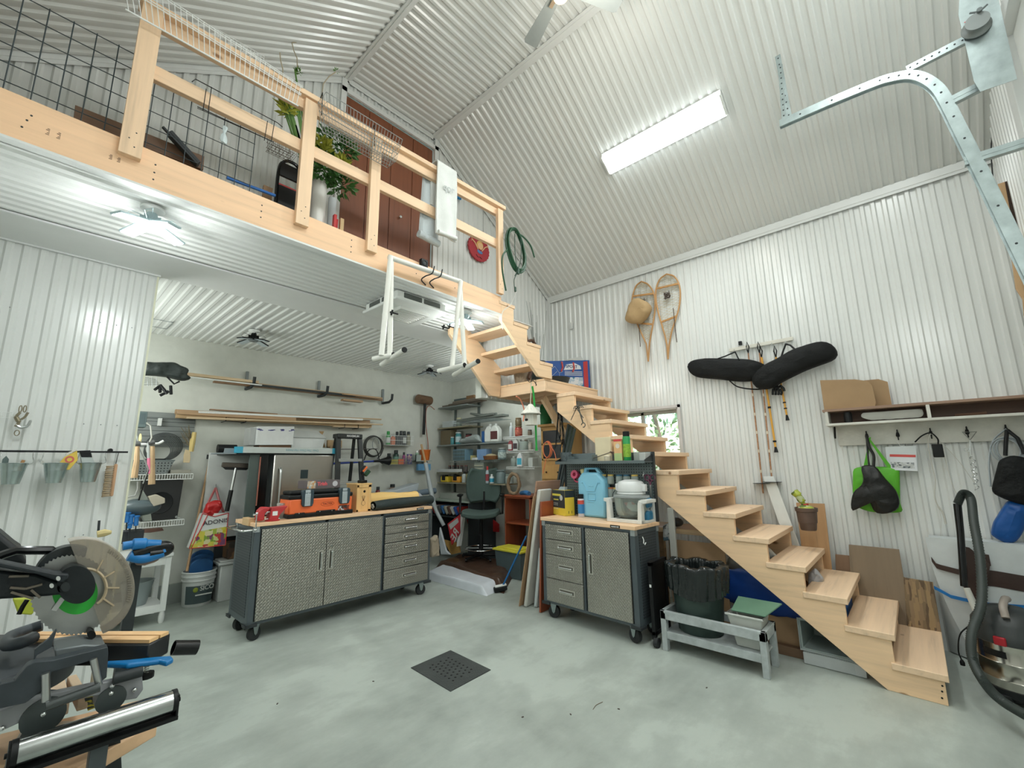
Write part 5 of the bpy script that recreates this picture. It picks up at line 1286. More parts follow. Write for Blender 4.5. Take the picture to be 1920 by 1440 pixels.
# on the rack
CB=plain((.36,.235,.125),.85)
def board(name,pts,x,th,mat,label,cat='board',lean=0,bev=.001,grp=None):
    m=MB();m.prism([(x+lean*(p.z-min(q.z for q in pts)),p.y,p.z) for p in pts],(th,0,0));return solo(m,name,mat,label,cat,grp,bev=bev)
PX=lambda x_: (lambda a,b: P(1520+a*.264,680+b*.264,'x',x_))
f=PX(4.5)
a=f(65,130);b_=f(85,340);z0=1.773
ys=[f(70,130).y,f(350,122).y,f(425,180).y,f(445,300).y]
m=MB();m.prism([(4.47,ys[0],z0),(4.47,ys[0],2.03),(4.47,ys[1]+.03,2.005),(4.47,ys[2]+.01,1.98),(4.47,ys[2]-.015,1.94),(4.47,ys[2]-.02,z0+.03),(4.47,ys[2]-.01,z0)],(.012,0,0));solo(m,'chair_mat',CB,'front brown hardboard sheet with one rounded corner standing on the coat rack','board',bev=.001)
y2=f(330,120).y
m=MB();m.prism([(4.53,ys[0]-.05,z0),(4.53,ys[0]-.05,2.0),(4.53,f(500,100).y+.02,1.995),(4.53,f(545,130).y,1.965),(4.53,f(575,295).y,z0)],(.008,0,0));solo(m,'chair_mat',CB,'rear brown hardboard sheet standing against the wall on the coat rack','board',bev=.001)
m=MB();m.lathe([(0,0),(.026,0),(.028,.075),(.024,.088),(0,.09)],(4.47,f(270,400).y,1.656),n=18);solo(m,'black_cup',BLACK,'small black cup in the left cubby of the coat rack','cup')
m=MB();puff(m,[f(*p) for p in ((350,385),(400,362),(600,345),(760,332),(805,345),(800,385),(700,395),(600,400),(420,410))],(-.3,0,1),.03,wr=.008,seed=5);
for i,v in enumerate(m.v): m.v[i]=Vector((v.x,v.y,max(1.657,min(1.73,v.z+.002))))
solo(m,'plastic_sheet',plain((.55,.55,.50),.3),'folded clear plastic sheet stuffed in the left cubby of the coat rack','sheet',ang=60)
m=MB();c=f(1100,322);m.tube([(4.52,c.y+.06,1.668),(4.52,c.y-.10,1.672)],.011,8);solo(m,'wooden_dowel',wood('y',(.14,.07,.04)),'dark dowel lying in the right cubby of the coat rack','dowel')
f=PX(4.56)
# green bag with black jacket
t=thing('green_bag','bright green shopping bag hung on the first rack hook','bag',f(450,600))
GB=plain((.10,.42,.02),.55,bump=.2,bscale=30)
m=MB();puff(m,[f(*p) for p in ((300,750),(380,735),(520,740),(632,740),(636,900),(635,1010),(668,1062),(560,1068),(420,1060),(330,1030),(298,960))],(-1,0,0),.04,wr=.014,seed=2);m.B('bag_body',GB,t,ang=60)
m=MB();m.grid(lambda u,v: f(375+45*v+(20 if True else 0)*0+u*(28-18*v),745-215*v)+Vector((-.02-.01*v,0,0)),2,8,.003);m.grid(lambda u,v: f(555-150*v+u*(38-25*v),760-225*v)+Vector((-.02-.01*v,0,0)),2,8,.003);m.B('handles',GB,t)
t=thing('black_jacket','crumpled black jacket hanging in front of the green bag','jacket',f(500,760))
LB=plain((.008,.008,.007),.38,spec=.4,bump=.5,bscale=20)
m=MB();puff(m,[f(*p)+Vector((-.05,0,0)) for p in ((355,728),(460,725),(540,830),(610,900),(640,990),(625,1040),(560,1068),(480,1072),(450,1060),(420,960),(375,920),(320,980),(325,1055),(292,1055),(288,1000),(305,910),(370,870),(380,800))],(-1,0,0),.05,wr=.03,seed=6);m.B('jacket_body',LB,t,ang=70)
m=MB();m.tube(spline([f(398,520)+Vector((-.03,0,0)),f(420,600)+Vector((-.045,0,0)),f(450,660)+Vector((-.05,0,0)),f(450,740)+Vector((-.06,0,0))]),.010,8);m.tube(spline([f(398,520)+Vector((-.03,0,0)),f(408,640)+Vector((-.045,0,0)),f(420,740)+Vector((-.06,0,0))]),.006,8);m.B('hanging_strap',LB,t)
# packet
t=thing('cover_packet','white packet with a red banner label hanging under the second rack hook','packet',f(650,680))
m=MB();m.prism([f(530,598),f(750,590),f(765,772),f(545,762)],(-.02,0,0));m.B('packet_body',plain((.62,.66,.66),.3),t,bev=.004)
m=MB();m.prism([f(562,650)+Vector((-.022,0,0)),f(745,655)+Vector((-.022,0,0)),f(760,770)+Vector((-.022,0,0)),f(572,762)+Vector((-.022,0,0))],(-.001,0,0));m.B('printed_label',plain((.70,.72,.74),.4),t)
m=MB();m.prism([f(562,650)+Vector((-.0235,0,0)),f(745,655)+Vector((-.0235,0,0)),f(746,672)+Vector((-.0235,0,0)),f(563,668)+Vector((-.0235,0,0))],(-.001,0,0));m.B('red_banner',plain((.60,.08,.07),.4),t)
m=MB();m.prism([f(570,705)+Vector((-.0235,0,0)),f(735,710)+Vector((-.0235,0,0)),f(738,752)+Vector((-.0235,0,0)),f(572,745)+Vector((-.0235,0,0))],(-.001,0,0));m.B('label_photos',patches('packet_photos',[(.3,.32,.33),(.5,.52,.5),(.12,.14,.15),(.6,.62,.62)],70),t)
m=MB();m.tube([f(615,560),f(640,595)],.002,5);m.B('hanging_string',WHITEP,t)
# cables with adapter
t=thing('power_adapter','black power adapter with looped white cable on the third rack hook','cable',f(900,640))
m=MB();m.box(*(lambda a,b: ((a.x-.06,a.y,a.z),(b.x-.03,b.y,b.z)))(f(855,580),f(950,672)));m.B('adapter',BLACK,t,bev=.006)
m=MB();c0=lambda a,b,o=.02: f(a,b)+Vector((-o,0,0))
m.tube(spline([c0(850,500),c0(835,580),c0(860,720),c0(885,830),c0(880,950),c0(905,1020)]),.0035,6);m.tube(spline([c0(850,500),c0(910,560),c0(955,690),c0(985,800),c0(1030,920),c0(1100,970),c0(1130,960)]),.0025,6)
m.tube(spline([c0(850,500),c0(930,570),c0(1050,700),c0(1160,850)]),.0022,6);m.tube(spline([c0(905,1020),c0(935,1060),c0(950,1100),c0(960,1145)]),.006,6);m.tube(spline([c0(905,1020),c0(925,1100),c0(920,1230)]),.0015,5)
m.B('white_cable',plain((.55,.54,.48),.5),t)
m=MB();m.tube(spline([c0(740,565),c0(790,520),c0(850,500),c0(900,540),c0(905,580)]),.0055,6);m.B('black_cable',BLACK,t)
# ground anchor
t=thing('ground_anchor','chrome corkscrew ground anchor with a triangle handle on the fourth rack hook','anchor',f(1150,690))
m=MB();m.tube([c0(1075,495),c0(1175,492),c0(1130,550)],.005,8,closed=True);m.tube([c0(1130,550),c0(1135,660)],.005,8)
pts=[]
for i in range(60):
    u=i/59;c=c0(1145+35*u,665+240*u);a=u*2*PI*5.2;pts.append(c+Vector((math.cos(a)*.014,math.sin(a)*.014*(1-.2*u),0)))
m.tube(pts,.0038,6);m.tube([c0(1105,620)+Vector((0,.012*math.cos(a),.012*math.sin(a))) for a in [2*PI*i/14 for i in range(14)]],.0028,6,closed=True);m.B('steel_rod',CHROME,t)
# cable coil, black bag, blue dry bag
m=MB();rn=random.Random(9)
for k in range(7):
    cc=c0(1395+rn.uniform(-15,15),620,.03);ry,rz=.055+rn.random()*.03,.07+rn.random()*.03
    m.tube([cc+Vector((-.01*k*.3,ry*math.cos(a),rz*math.sin(a))) for a in [2*PI*i/26 for i in range(26)]],.0035,6,closed=True)
m.tube(spline([c0(1385,470),c0(1290,560),c0(1265,700),c0(1275,880)]),.006,6)
solo(m,'cable_coil',plain((.38,.42,.44),.4,.3),'coiled grey steel cables on the fifth rack hook behind the black bag','cable')
t=thing('black_tote','black cloth tote bag hanging from the fifth rack hook','bag',f(1430,830))
m=MB();puff(m,[f(*p)+Vector((-.05,0,0)) for p in ((1330,690),(1420,655),(1500,670),(1560,690),(1600,850),(1590,1010),(1500,1010),(1390,975),(1290,930),(1275,900),(1300,800))],(-1,0,0),.07,wr=.02,seed=12);m.B('bag_body',BAG,t,ang=60)
m=MB();m.tube([c0(1372,660,.07),c0(1378,560,.06),c0(1388,480,.04)],.011,8);m.tube([c0(1510,650,.07),c0(1460,540,.06),c0(1390,480,.04)],.011,8);m.B('straps',BLACK,t)
m=MB();puff(m,[f(*p)+Vector((-.03,0,0)) for p in ((1390,975),(1520,985),(1560,1060),(1520,1140),(1500,1200),(1460,1260),(1400,1285),(1320,1250),(1270,1215),(1290,1130),(1340,1050))],(-1,0,0),.06,wr=.01,seed=4)
solo(m,'blue_dry_bag',plain((.0,.075,.30),.4,bump=.15,bscale=15),'blue waterproof bag hanging below the black tote','bag',ang=60)

# ------------------------------------------------------------------ boards and pot beside the stair, leaning on the right wall
def lean_board(name,pts,mat,label,x=4.53,th=.014,cat='board',lx=.06):
    """outline on the wall plane, its foot pulled out from the wall"""
    zt=max(p.z for p in pts);zb=0.0
    q=[(x-.02-lx*(zt-p.z)/(zt+.001),p.y,p.z) for p in pts]
    m=MB();m.prism(q,(-th,0,0));return solo(m,name,mat,label,cat,bev=.002)
def quad(x,a,b,z1a,z1b,slant=0): return [Vector((x,a,.0)),Vector((x,b,.0)),Vector((x,b,z1b)),Vector((x,a,z1a))]
def leaning(name,pxs,mat,label,x=4.55,th=.014,extend=True):
    p=[P(*q,'x',x) for q in pxs]       # top left, top right, lower right, lower left
    if extend:
        for i,j in ((2,1),(3,0)):
            d=p[i]-p[j];p[i]=p[j]+d*((p[j].z-.01)/(p[j].z-p[i].z))
    return lean_board(name,p,mat,label,x,th)
PLY=wood('z',(.24,.18,.12),.65,.7,True,.6)
leaning('white_board',[(1432,893),(1452,893),(1488,985),(1470,1000)],WHITEP,'white board leaning at the wall behind the treads and the brown pot',4.59)
leaning('pine_plank',[(1494,942),(1547,944),(1562,1065),(1510,1065)],wood('z',(.46,.27,.13),.6),'orange knotty plank leaning on the wall behind the brown pot',4.57)
leaning('dark_plank',[(1567,1038),(1596,1041),(1605,1100),(1570,1100)],wood('z',(.20,.12,.07),.6),'short dark plank leaning left of the grey plywood',4.575)
leaning('plywood_sheet',[(1592,1020),(1686,1029),(1710,1170),(1600,1140)],PLY,'grey weathered plywood sheet leaning on the ribbed wall beside the stair',4.56,.012)
leaning('rough_plank',[(1694,1081),(1749,1090),(1765,1184),(1702,1170)],patches('mottled_bark_wood',[(.14,.09,.05),(.30,.20,.11),(.22,.15,.08),(.36,.24,.12)],14,.7,stretch=(1,4,.7)),'mottled rough sawn plank leaning by the foot of the stair',4.55,.02)
leaning('pine_strip',[(1683,1078),(1697,1081),(1710,1180),(1695,1180)],wood('z',(.3,.2,.12)),'thin brown strip of wood leaning between the plywood and the mottled plank',4.58)
t=thing('plant_pot','brown plastic pot holding a yellow green plastic bag on a stair tread','pot',(4.34,.735,.808))
c=P(1523,1030,'z',.808);pc=Vector((c.x,c.y,.808))
pc=Vector((4.30,.76,.808));pc=P(1521,1028,'x',4.30);pc.z=.808
m=MB();m.lathe([(0,0),(.052,0),(.056,.01),(.072,.145),(.078,.147),(.08,.175),(.074,.175),(.066,.06),(0,.05)],pc,n=28);m.B('pot_body',plain((.12,.075,.055),.5),t)
m=MB();m.ell(pc+Vector((0,0,.15)),(.062,.062,.05),16,8);m.tube(spline([pc+Vector((0,.0,.18)),pc+Vector((.0,.02,.22)),pc+Vector((0,.045,.27)),pc+Vector((0,.07,.30))]),[.016]*8+[.026]*8+[.032]*9,10)
for i,v in enumerate(m.v): m.v[i]=v+Vector((0,mnoise.noise(v*40)*.008,mnoise.noise(v*45)*.008))
m.B('plastic_bag',patches('seed_bag',[(.42,.48,.05),(.5,.55,.3),(.15,.2,.05),(.45,.5,.08)],22,.25),t,ang=70)
m=MB();m.lathe([(.020,0),(.022,.004),(.020,.010)],pc+Vector((0,0,.195)),n=14);m.B('red_tie',RED,t)
# items tucked behind the treads
m=MB();puff(m,[P(*q,'x',4.05) for q in ((1516,1075),(1530,1065),(1545,1085),(1540,1110),(1518,1112))],(-1,0,.3),.05,wr=.02,seed=7,back=.8);solo(m,'grey_plastic_bag',plain((.45,.45,.47),.4),'crumpled grey plastic bag behind the stair treads','bag',ang=70)
m=MB();c=P(1600,1128,'x',4.1);m.box((4.08,.49,.0),(4.38,.70,.33));solo(m,'blue_tub',BLUE,'blue tub standing behind the lower treads','tub',bev=.01)
m=MB();c=P(1608,1110,'x',4.15);m.box((4.10,.50,.332),(4.36,.62,.436));solo(m,'white_carton',WHITEP,'white carton with a blue base seen behind the lower treads','box',bev=.01)

# ------------------------------------------------------------------ wrapped load, shop vacuum at far right
t=thing('wrapped_bundle','tall load wrapped in white sheeting with brown tape and a blue strap, by the vacuum','bundle',(4.45,-.25,0))
f=lambda a,b,x=4.42: P(1720+a*.243,980+b*.243,'x',x)
WS=plain((.58,.62,.62),.45,bump=.4,bscale=7)
m=MB()
def fn(u,v):       # u along the wall, v up
    y=-.005-.72*u;z=.012+.79*v;e=1-abs(2*u-1)**4*.4
    yy=y+(.02 if u<.02 else 0)-(1-v)**2*.16*(1-u)*1.0
    return (4.46-.08*math.sin(min(1,u*3)*PI/2)*(1-.4*v)+.010*mnoise.noise((u*6,v*7,2)),yy,z+.02*(1-u)*0)
m.grid(fn,24,24);
m.add([(4.6,-.005,.80),(4.6,-.7,.80),(4.41,-.7,.80),(4.46,-.005,.80)],[(0,1,2,3)]);m.add([(4.60,-.01,.01),(4.46,-.15,.01),(4.46,-.005,.80),(4.60,-.005,.80)],[(0,1,2,3)])
m.B('white_sheet',WS,t,ang=60)
BT=plain((.045,.025,.02),.35,bump=.3,bscale=12)
def band(p,q,w,mat,nm,off=.006,par=None):
    m=MB();a=[Vector(x) for x in p];
    def fn2(u,v):
        k=u*(len(a)-1);i=min(int(k),len(a)-2);c=a[i].lerp(a[i+1],k-i);uu=max(0,min(1,(-.005-c.y)/.72));
        x=4.46-.08*math.sin(min(1,uu*3)*PI/2)*(1-.4*c.z/.80)-off-.006;return (x,c.y,c.z+(v-.5)*w)
    m.grid(fn2,16,2,.003);m.B(nm,mat,par or t)
X=lambda a,b: f(a,b,4.40)
band([X(110,290),X(150,345),X(400,400),X(560,440)],None,.035,BT,'brown_tape');band([X(330,410),X(600,430),X(820,470),X(1000,500)],None,.10,BT,'brown_tape')
band([X(335,240),X(450,270),X(560,290)],None,.07,BT,'brown_tape',.010)
band([X(130,510),X(260,575),X(400,600),X(540,625),X(900,650)],None,.022,plain((.01,.16,.45),.4),'blue_strap',.012)
m=MB();a,b=X(330,180),X(540,560);m.prism([X(330,175)+Vector((-.02,0,0)),X(400,190)+Vector((-.02,0,0)),X(560,320)+Vector((-.02,0,0)),X(520,600)+Vector((-.02,0,0)),X(400,600)+Vector((-.02,0,0)),X(330,430)+Vector((-.02,0,0))],(.01,0,0));m.B('tape_patch',BT,t)
# shop vac
vc=Vector((3.975,-.285,0));VCR=.165
t=thing('shop_vacuum','big wet and dry vacuum with a stainless tank, black lid and grey ribbed hose','vacuum cleaner',vc)
m=MB();m.lathe([(0,.06),(VCR*.93,.06),(VCR*.95,.07),(VCR*.95,.13),(VCR*.965,.134),(VCR*.95,.138),(VCR*.96,.22),(VCR*.975,.224),(VCR*.96,.228),(VCR*.97,.325),(0,.325)],vc,n=48);m.B('steel_tank',plain((.50,.48,.43),.18,1.,.05),t)
m=MB();m.lathe([(VCR*.98,.32),(VCR*1.04,.325),(VCR*1.04,.365),(VCR,.375),(VCR*.97,.42),(VCR*.75,.475),(VCR*.45,.50),(0,.505)],vc,n=48);m.B('black_lid',plain((.03,.035,.035),.4),t)
m=MB();m.tube(spline([vc+Vector((-.14,.02,.47)),vc+Vector((-.11,.02,.52)),vc+Vector((.0,0,.54)),vc+Vector((.12,-.02,.52))]),.018,10);m.B('top_handle',plain((.35,.30,.26),.5),t)
m=MB();m.prism([vc+Vector((-.150,-.03,.41)),vc+Vector((-.135,.08,.41)),vc+Vector((-.115,.07,.455)),vc+Vector((-.125,-.02,.455))],(.012,0,0));m.B('instruction_label',plain((.42,.45,.48),.4,0,.4,nscale=60),t)
d=Vector((-.93,.36,0)).normalized()
m=MB();c=vc+d*(VCR*1.04)+Vector((0,0,.345));m.cb(c,(.025,.05,.045),Matrix.Rotation(math.atan2(d.y,d.x),3,'Z'));m.B('red_latch',plain((.42,.015,.025),.4),t,bev=.005)
m=MB();
for k in range(7): a=PI*.72+k*.085;q=vc+Vector((math.cos(a),math.sin(a),0))*(VCR*.975);m.cb(q+Vector((0,0,.27)),(.004,.02,.035),Matrix.Rotation(a,3,'Z'))
m.B('black_decal',BLACK,t)
m=MB();m.lathe([(0,.03),(VCR*.85,.03),(VCR*.98,.05),(VCR*.98,.085),(VCR*.9,.09)],vc,n=40);m.B('wheel_base',BLACK,t)
for a in (2.6,4.0,.9,5.6):
    q=vc+Vector((math.cos(a),math.sin(a),0))*VCR*.93;m=MB();m.cyl(q+Vector((-.018,0,.028)),q+Vector((.018,0,.028)),.028,n=18);m.box(q+Vector((-.02,-.02,.035)),q+Vector((.02,.02,.06)));m.B('caster',BLACK,t,bev=.003)
m=MB();q=vc+Vector((.02,.12,.42));m.cyl(q,q+Vector((.02,.03,.15)),.020,.016,n=14);m.B('white_nozzle',plain((.60,.60,.54),.5),t)
# hose and wand
hp=[P(*q,'x',x_) for q,x_ in (((1808,1100),4.18),((1801,1000),4.22),((1795,945),4.25),((1806,925),4.25),((1820,935),4.22),((1826,980),4.12),((1838,1050),3.98),((1840,1130),3.84),((1822,1190),3.74),((1825,1240),3.68),((1850,1285),3.60),((1880,1315),3.52),((1930,1345),3.42))]
sp=spline(hp[2:],14);m=MB()
rr=[.021+.0022*math.sin(i*PI) if False else (.0235 if i % 2 else .0205) for i in range(len(sp)*2)]
sp2=[]
for i in range(len(sp)-1): sp2+=[sp[i],sp[i].lerp(sp[i+1],.5)]
m.tube(sp2,[(.0245 if i % 2 else .021) for i in range(len(sp2))],14);m.B('ribbed_hose',plain((.035,.045,.04),.5),t,ang=80)
m=MB();m.tube(hp[:3],[.019,.019,.021],14);m.B('black_wand',BLACKG,t)
m=MB();m.tube(spline([P(*q,'x',4.12) for q in ((1818,1172),(1800,1190),(1797,1220),(1804,1240))]),.004,6);q=P(1804,1240,'x',4.12);m.lathe([(0,0),(.012,.002),(.013,.02),(.006,.035)],q-Vector((0,0,.025)),n=10);m.B('plug_cord',BLACK,t)

# ------------------------------------------------------------------ under the stair, right of the small cabinet
t=thing('painted_bench','low weathered white wooden bench frame with a slatted shelf under the stair','bench',(3.5,1.2,0))
PW=plain((.42,.46,.46),.7,0,.18,bump=.3,bscale=25,nscale=14);y0,y1,x0,x1=.852,1.552,3.325,3.60
for x in (x0,x1-.045):
    for y in (y0,y1-.04): m=MB();m.box((x,y,0),(x+.045,y+.04,.262));m.B('leg',PW,t,bev=.003)
for x in (x0,x1-.03): m=MB();m.box((x,y0,.215),(x+.03,y1,.275));m.B('top_rail',PW,t,bev=.003)
for y in (y0,y1-.03): m=MB();m.box((x0,y,.215),(x1,y+.03,.275));m.B('end_rail',PW,t,bev=.003)
m=MB();m.box((x0+.005,y0+.01,.085),(x0+.025,y1-.01,.135));m.box((x1-.025,y0+.01,.085),(x1-.005,y1-.01,.135));m.box((x0+.01,y0+.02,.12),(x1-.01,y1-.02,.133));m.B('lower_shelf',PW,t,bev=.002)
# trash bin with bag
bc=Vector((3.50,1.325,.134));t=thing('waste_bin','big dark green bin lined with a black plastic bag, standing in the white bench frame','bin',bc)
m=MB();m.lathe([(0,0),(.145,0),(.155,.01),(.19,.40),(.20,.405),(.20,.43),(.185,.43),(.175,.3),(0,.05)],bc,n=40,sx=.88,sy=1.0);m.B('bin_body',plain((.028,.05,.042),.45),t)
m=MB();rn=random.Random(8)
def fn(u,v):
    a=2*PI*u;k=v
    if k<.45: r_=.165-.02*(1-k/.45);z=.30+.175*(k/.45)
    elif k<.6: r_=.165+.06*(k-.45)/.15;z=.475+.008*math.sin(a*7)
    else: r_=.225-.012*(k-.6)/.4;z=.475-.20*(k-.6)/.4*(1+.12*math.sin(a*2+1))
    w=.010*mnoise.noise((math.cos(a)*7,math.sin(a)*7,v*3))+.007*math.sin(a*23+v*5)*(v>.1)
    r_+=w;return bc+Vector((r_*.88*math.cos(a),r_*math.sin(a),z+.010*mnoise.noise((math.cos(a)*5,math.sin(a)*5,9))))
m.grid(fn,120,24);m.lathe([(0,.29),(.15,.30)],bc,n=24,sx=.88);m.B('bag_liner',plain((.012,.016,.016),.16,bump=.6,bscale=22),t,ang=80)
# white bin with green thing
t=thing('white_wastebasket','off white rectangular plastic bin with a green board resting on its rim','bin',(3.47,.99,.134))
m=MB();b0=[(3.39,.91),(3.53,.91),(3.53,1.05),(3.39,1.05)];b1_=[(3.365,.875),(3.56,.875),(3.56,1.09),(3.365,1.09)]
m.add([(x,y,.135) for x,y in b0]+[(x,y,.335) for x,y in b1_],[(0,3,2,1),(0,1,5,4),(1,2,6,5),(2,3,7,6),(3,0,4,7)]);m.B('bin_body',plain((.50,.52,.48),.4),t,bev=.006)
m=MB();m.tube([(3.36,.87,.335),(3.565,.87,.335),(3.565,1.095,.335),(3.36,1.095,.335)],.007,8,closed=True);m.B('rim',plain((.55,.57,.54),.4),t)
m=MB();m.prism([(3.40,1.07,.345),(3.62,1.08,.385),(3.62,.80,.385),(3.40,.86,.345)],(-.002,0,.010));solo(m,'green_board',plain((.12,.24,.16),.6),'worn green board lying on the rim of the off white bin','board',bev=.004)
# black folded frames between cabinet and bin
t=thing('folded_cart','folded black metal cart standing between the steel cabinet and the waste bin','cart',(3.5,1.62,0))
m=MB();m.box((3.33,1.60,.05),(3.36,1.63,.60));m.box((3.58,1.60,.05),(3.61,1.63,.60));m.box((3.33,1.60,.57),(3.61,1.63,.60));m.box((3.33,1.60,.08),(3.61,1.63,.11));m.box((3.35,1.608,.1),(3.59,1.618,.58));m.B('frame',BLACK,t,bev=.003)
m=MB();m.cyl((3.34,1.585,.035),(3.34,1.615,.035),.035,n=18);m.B('wheel',RUBBER,t)
m=MB();m.box((3.328,1.61,.42),(3.331,1.625,.44));m.B('white_sticker',WHITE,t)
# under stair storage
crate('cardboard_boxes','folded brown cardboard boxes standing under the stair','cardboard',(3.78,1.20,.0),(3.98,1.62,.72),CARD,bev=.004) if False else None
for k,(ya,yb,x) in enumerate(((1.22,1.66,3.86),(1.24,1.68,3.885),(1.26,1.70,3.91),(1.28,1.71,3.94))):
    m=MB();m.box((x,ya,.0),(x+.012,yb,.70-.01*k));solo(m,'cardboard_sheet',CARD,['frontmost flattened cardboard box under the stair','second flattened cardboard box under the stair, just behind the front one','third flattened cardboard box under the stair','rearmost flattened cardboard box under the stair'][k],'cardboard','flattened cardboard boxes under the stair',bev=.002)
m=MB();m.box((3.70,1.55,0),(3.725,1.60,.98));solo(m,'wooden_stud',plain((.40,.40,.36),.7),'upright grey stud behind the right end of the steel cabinet','stud',bev=.002)
m=MB();m.box((3.84,1.30,.755),(4.20,1.95,.795));m.box((3.86,1.84,.0),(3.9,1.9,.755));m.box((4.12,1.32,.0),(4.17,1.37,.755));m.box((4.12,1.84,.0),(4.17,1.9,.755));m.box((3.97,1.32,0),(4.0,1.36,.755))
solo(m,'under_stair_shelf',wood('y',(.62,.44,.26)),'rough pine shelf on posts under the stair','shelf',bev=.003)
m=MB();puff(m,[P(*q,'x',3.84) for q in ((1245,985),(1258,978),(1268,992),(1262,1012),(1246,1014))],(-1,0,0),.05,wr=.015,seed=3,back=.8);solo(m,'printed_bag',patches('bag_print',[(.5,.52,.52),(.12,.2,.26),(.55,.56,.55),(.1,.1,.1),(.3,.4,.42)],22),'bag with blue and white print behind the right end of the steel cabinet','bag',ang=70)
m=MB();m.ell((3.92,1.62,.80+.04),(.04,.06,.04),14,8);solo(m,'round_tin',plain((.05,.05,.05),.4),'dark round object on the shelf under the stair','tin')
BT2=plain((.01,.06,.30),.38,bump=.4,bscale=9)
m=MB();puff(m,[Vector((3.86,y,z)) for y,z in ((1.28,.30),(1.30,.47),(1.1,.52),(.9,.44),(.72,.36),(.66,.27),(.9,.25))],(-.5,0,1),.07,wr=.03,seed=5,back=.9);solo(m,'blue_tarp',BT2,'folded blue tarpaulin stuffed under the stair behind the bins','tarp',ang=70)
m=MB();puff(m,[Vector((3.95,y,z)) for y,z in ((1.26,.50),(1.2,.62),(1.0,.64),(.85,.54),(.9,.45))],(-.5,0,1),.05,wr=.03,seed=9,back=.9);solo(m,'printed_tarp_bag',patches('tarp_print',[(.30,.33,.33),(.03,.12,.4),(.42,.42,.38),(.25,.27,.27),(.36,.36,.33)],12,.35),'crinkled white and blue printed bag above the blue tarpaulin','bag',ang=70)
m=MB();puff(m,[Vector((3.98,y,z)) for y,z in ((1.10,.64),(1.05,.70),(.92,.69),(.86,.62),(.95,.60))],(-1,0,.5),.04,wr=.01,seed=2,back=.9);solo(m,'white_sack',plain((.55,.55,.52),.6),'small white sack tucked under the stair stringer','sack',ang=70)
crate('brown_carton','large brown carton under the stair behind the bench frame','box',(3.88,.74,0),(4.15,1.16,.34),CARD,bev=.004)
crate('wood_beam','old timber lying on the floor under the stair','timber',(3.80,.62,0),(3.86,1.10,.06),wood('y',(.2,.12,.07)),bev=.003)
# grey bin on its side on a white drawer
t=thing('grey_bin','grey rectangular bin lying on its side under the stair, open end forward','bin',(3.85,.60,.085))
m=MB();GBN=plain((.26,.31,.30),.45);y0,y1,z0_,z1_=.455,.745,.088,.285;x0,x1=3.735,4.0
m.add([(x0,y0,z0_),(x0,y1,z0_),(x0,y1,z1_),(x0,y0,z1_),(x1,y0+.03,z0_+.02),(x1,y1-.03,z0_+.02),(x1,y1-.03,z1_-.02),(x1,y0+.03,z1_-.02),(x0,y0+.015,z0_+.012),(x0,y1-.015,z0_+.012),(x0,y1-.015,z1_-.012),(x0,y0+.015,z1_-.012),(x1-.02,y0+.045,z0_+.035),(x1-.02,y1-.045,z0_+.035),(x1-.02,y1-.045,z1_-.035),(x1-.02,y0+.045,z1_-.035)],
 [(0,1,5,4),(1,2,6,5),(2,3,7,6),(3,0,4,7),(4,5,6,7),(8,12,13,9),(9,13,14,10),(10,14,15,11),(11,15,12,8),(12,15,14,13),(0,8,9,1),(1,9,10,2),(2,10,11,3),(3,11,8,0)]);m.B('bin_body',GBN,t,bev=.010)
m=MB();m.tube([(x0,y0,z0_),(x0,y1,z0_),(x0,y1,z1_),(x0,y0,z1_)],.006,8,closed=True);m.B('rim',plain((.36,.40,.40),.4),t)
t=thing('low_white_box','long flat white painted drawer lying on the floor under the grey bin','drawer',(3.85,.55,0))
m=MB();m.box((3.735,.40,.003),(3.755,.735,.075));m.box((3.755,.42,.003),(4.1,.44,.075));m.box((3.755,.70,.003),(4.1,.72,.075));m.box((3.74,.41,.003),(4.1,.73,.01));m.box((3.74,.41,.07),(4.1,.73,.08));m.B('drawer_box',plain((.50,.53,.53),.6),t,bev=.002)
m=MB();m.box((3.731,.40,.006),(3.735,.455,.072));m.B('end_block',plain((.55,.57,.57),.6),t)
# floor drain
t=thing('floor_drain','square dark iron drain grate set in the concrete floor','drain',(2.10,2.50,0))
m=MB();cs=[P(*q,'z',0) for q in ((845,1220),(920,1257),(845,1297),(770,1253))];cc=sum(cs,Vector())/4
ux=(cs[1]-cs[0]+cs[2]-cs[3])/2;uy=(cs[3]-cs[0]+cs[2]-cs[1])/2
m.prism([cc+(ux*a+uy*b)/2+Vector((0,0,.0005)) for a,b in ((-1,-1),(1,-1),(1,1),(-1,1))],(0,0,.004));m.B('iron_plate',plain((.06,.068,.066),.6,.3,.2,bump=.5,bscale=120),t)
m=MB()
for i in range(7):
    for j in range(6):
        q=cc+ux*((i-3)*.095+(.045 if j % 2 else 0)-.02)+uy*((j-2.5)*.10);m.cyl(q+Vector((0,0,.004)),q+Vector((0,0,.0052)),.0075,n=10)
m.B('grate_holes',plain((.004,.004,.004),.9),t)
rn=random.Random(21);m=MB()
for k,q in enumerate(((225,1356),(1070,1340),(700,1278),(1325,1290),(520,1320),(1160,1330),(980,1345))):
    p=P(*q,'z',0);m.cb(p+Vector((0,0,.002)),(.012,.006,.003),Matrix.Rotation(k,3,'Z'))
solo(m,'floor_crumbs',plain((.08,.06,.05),.9),'tiny dark crumbs scattered on the concrete floor','debris',kind='stuff')
m=MB();a=P(1160,1323,'z',.001);b=P(1183,1301,'z',.001);m.tube(spline([P(1112,1330,'z',.002),P(1118,1322,'z',.003),P(1130,1316,'z',.002)]),.0015,5);solo(m,'wire_scrap',plain((.15,.1,.05),.6),'short curled wire scrap on the floor right of the drain','wire')

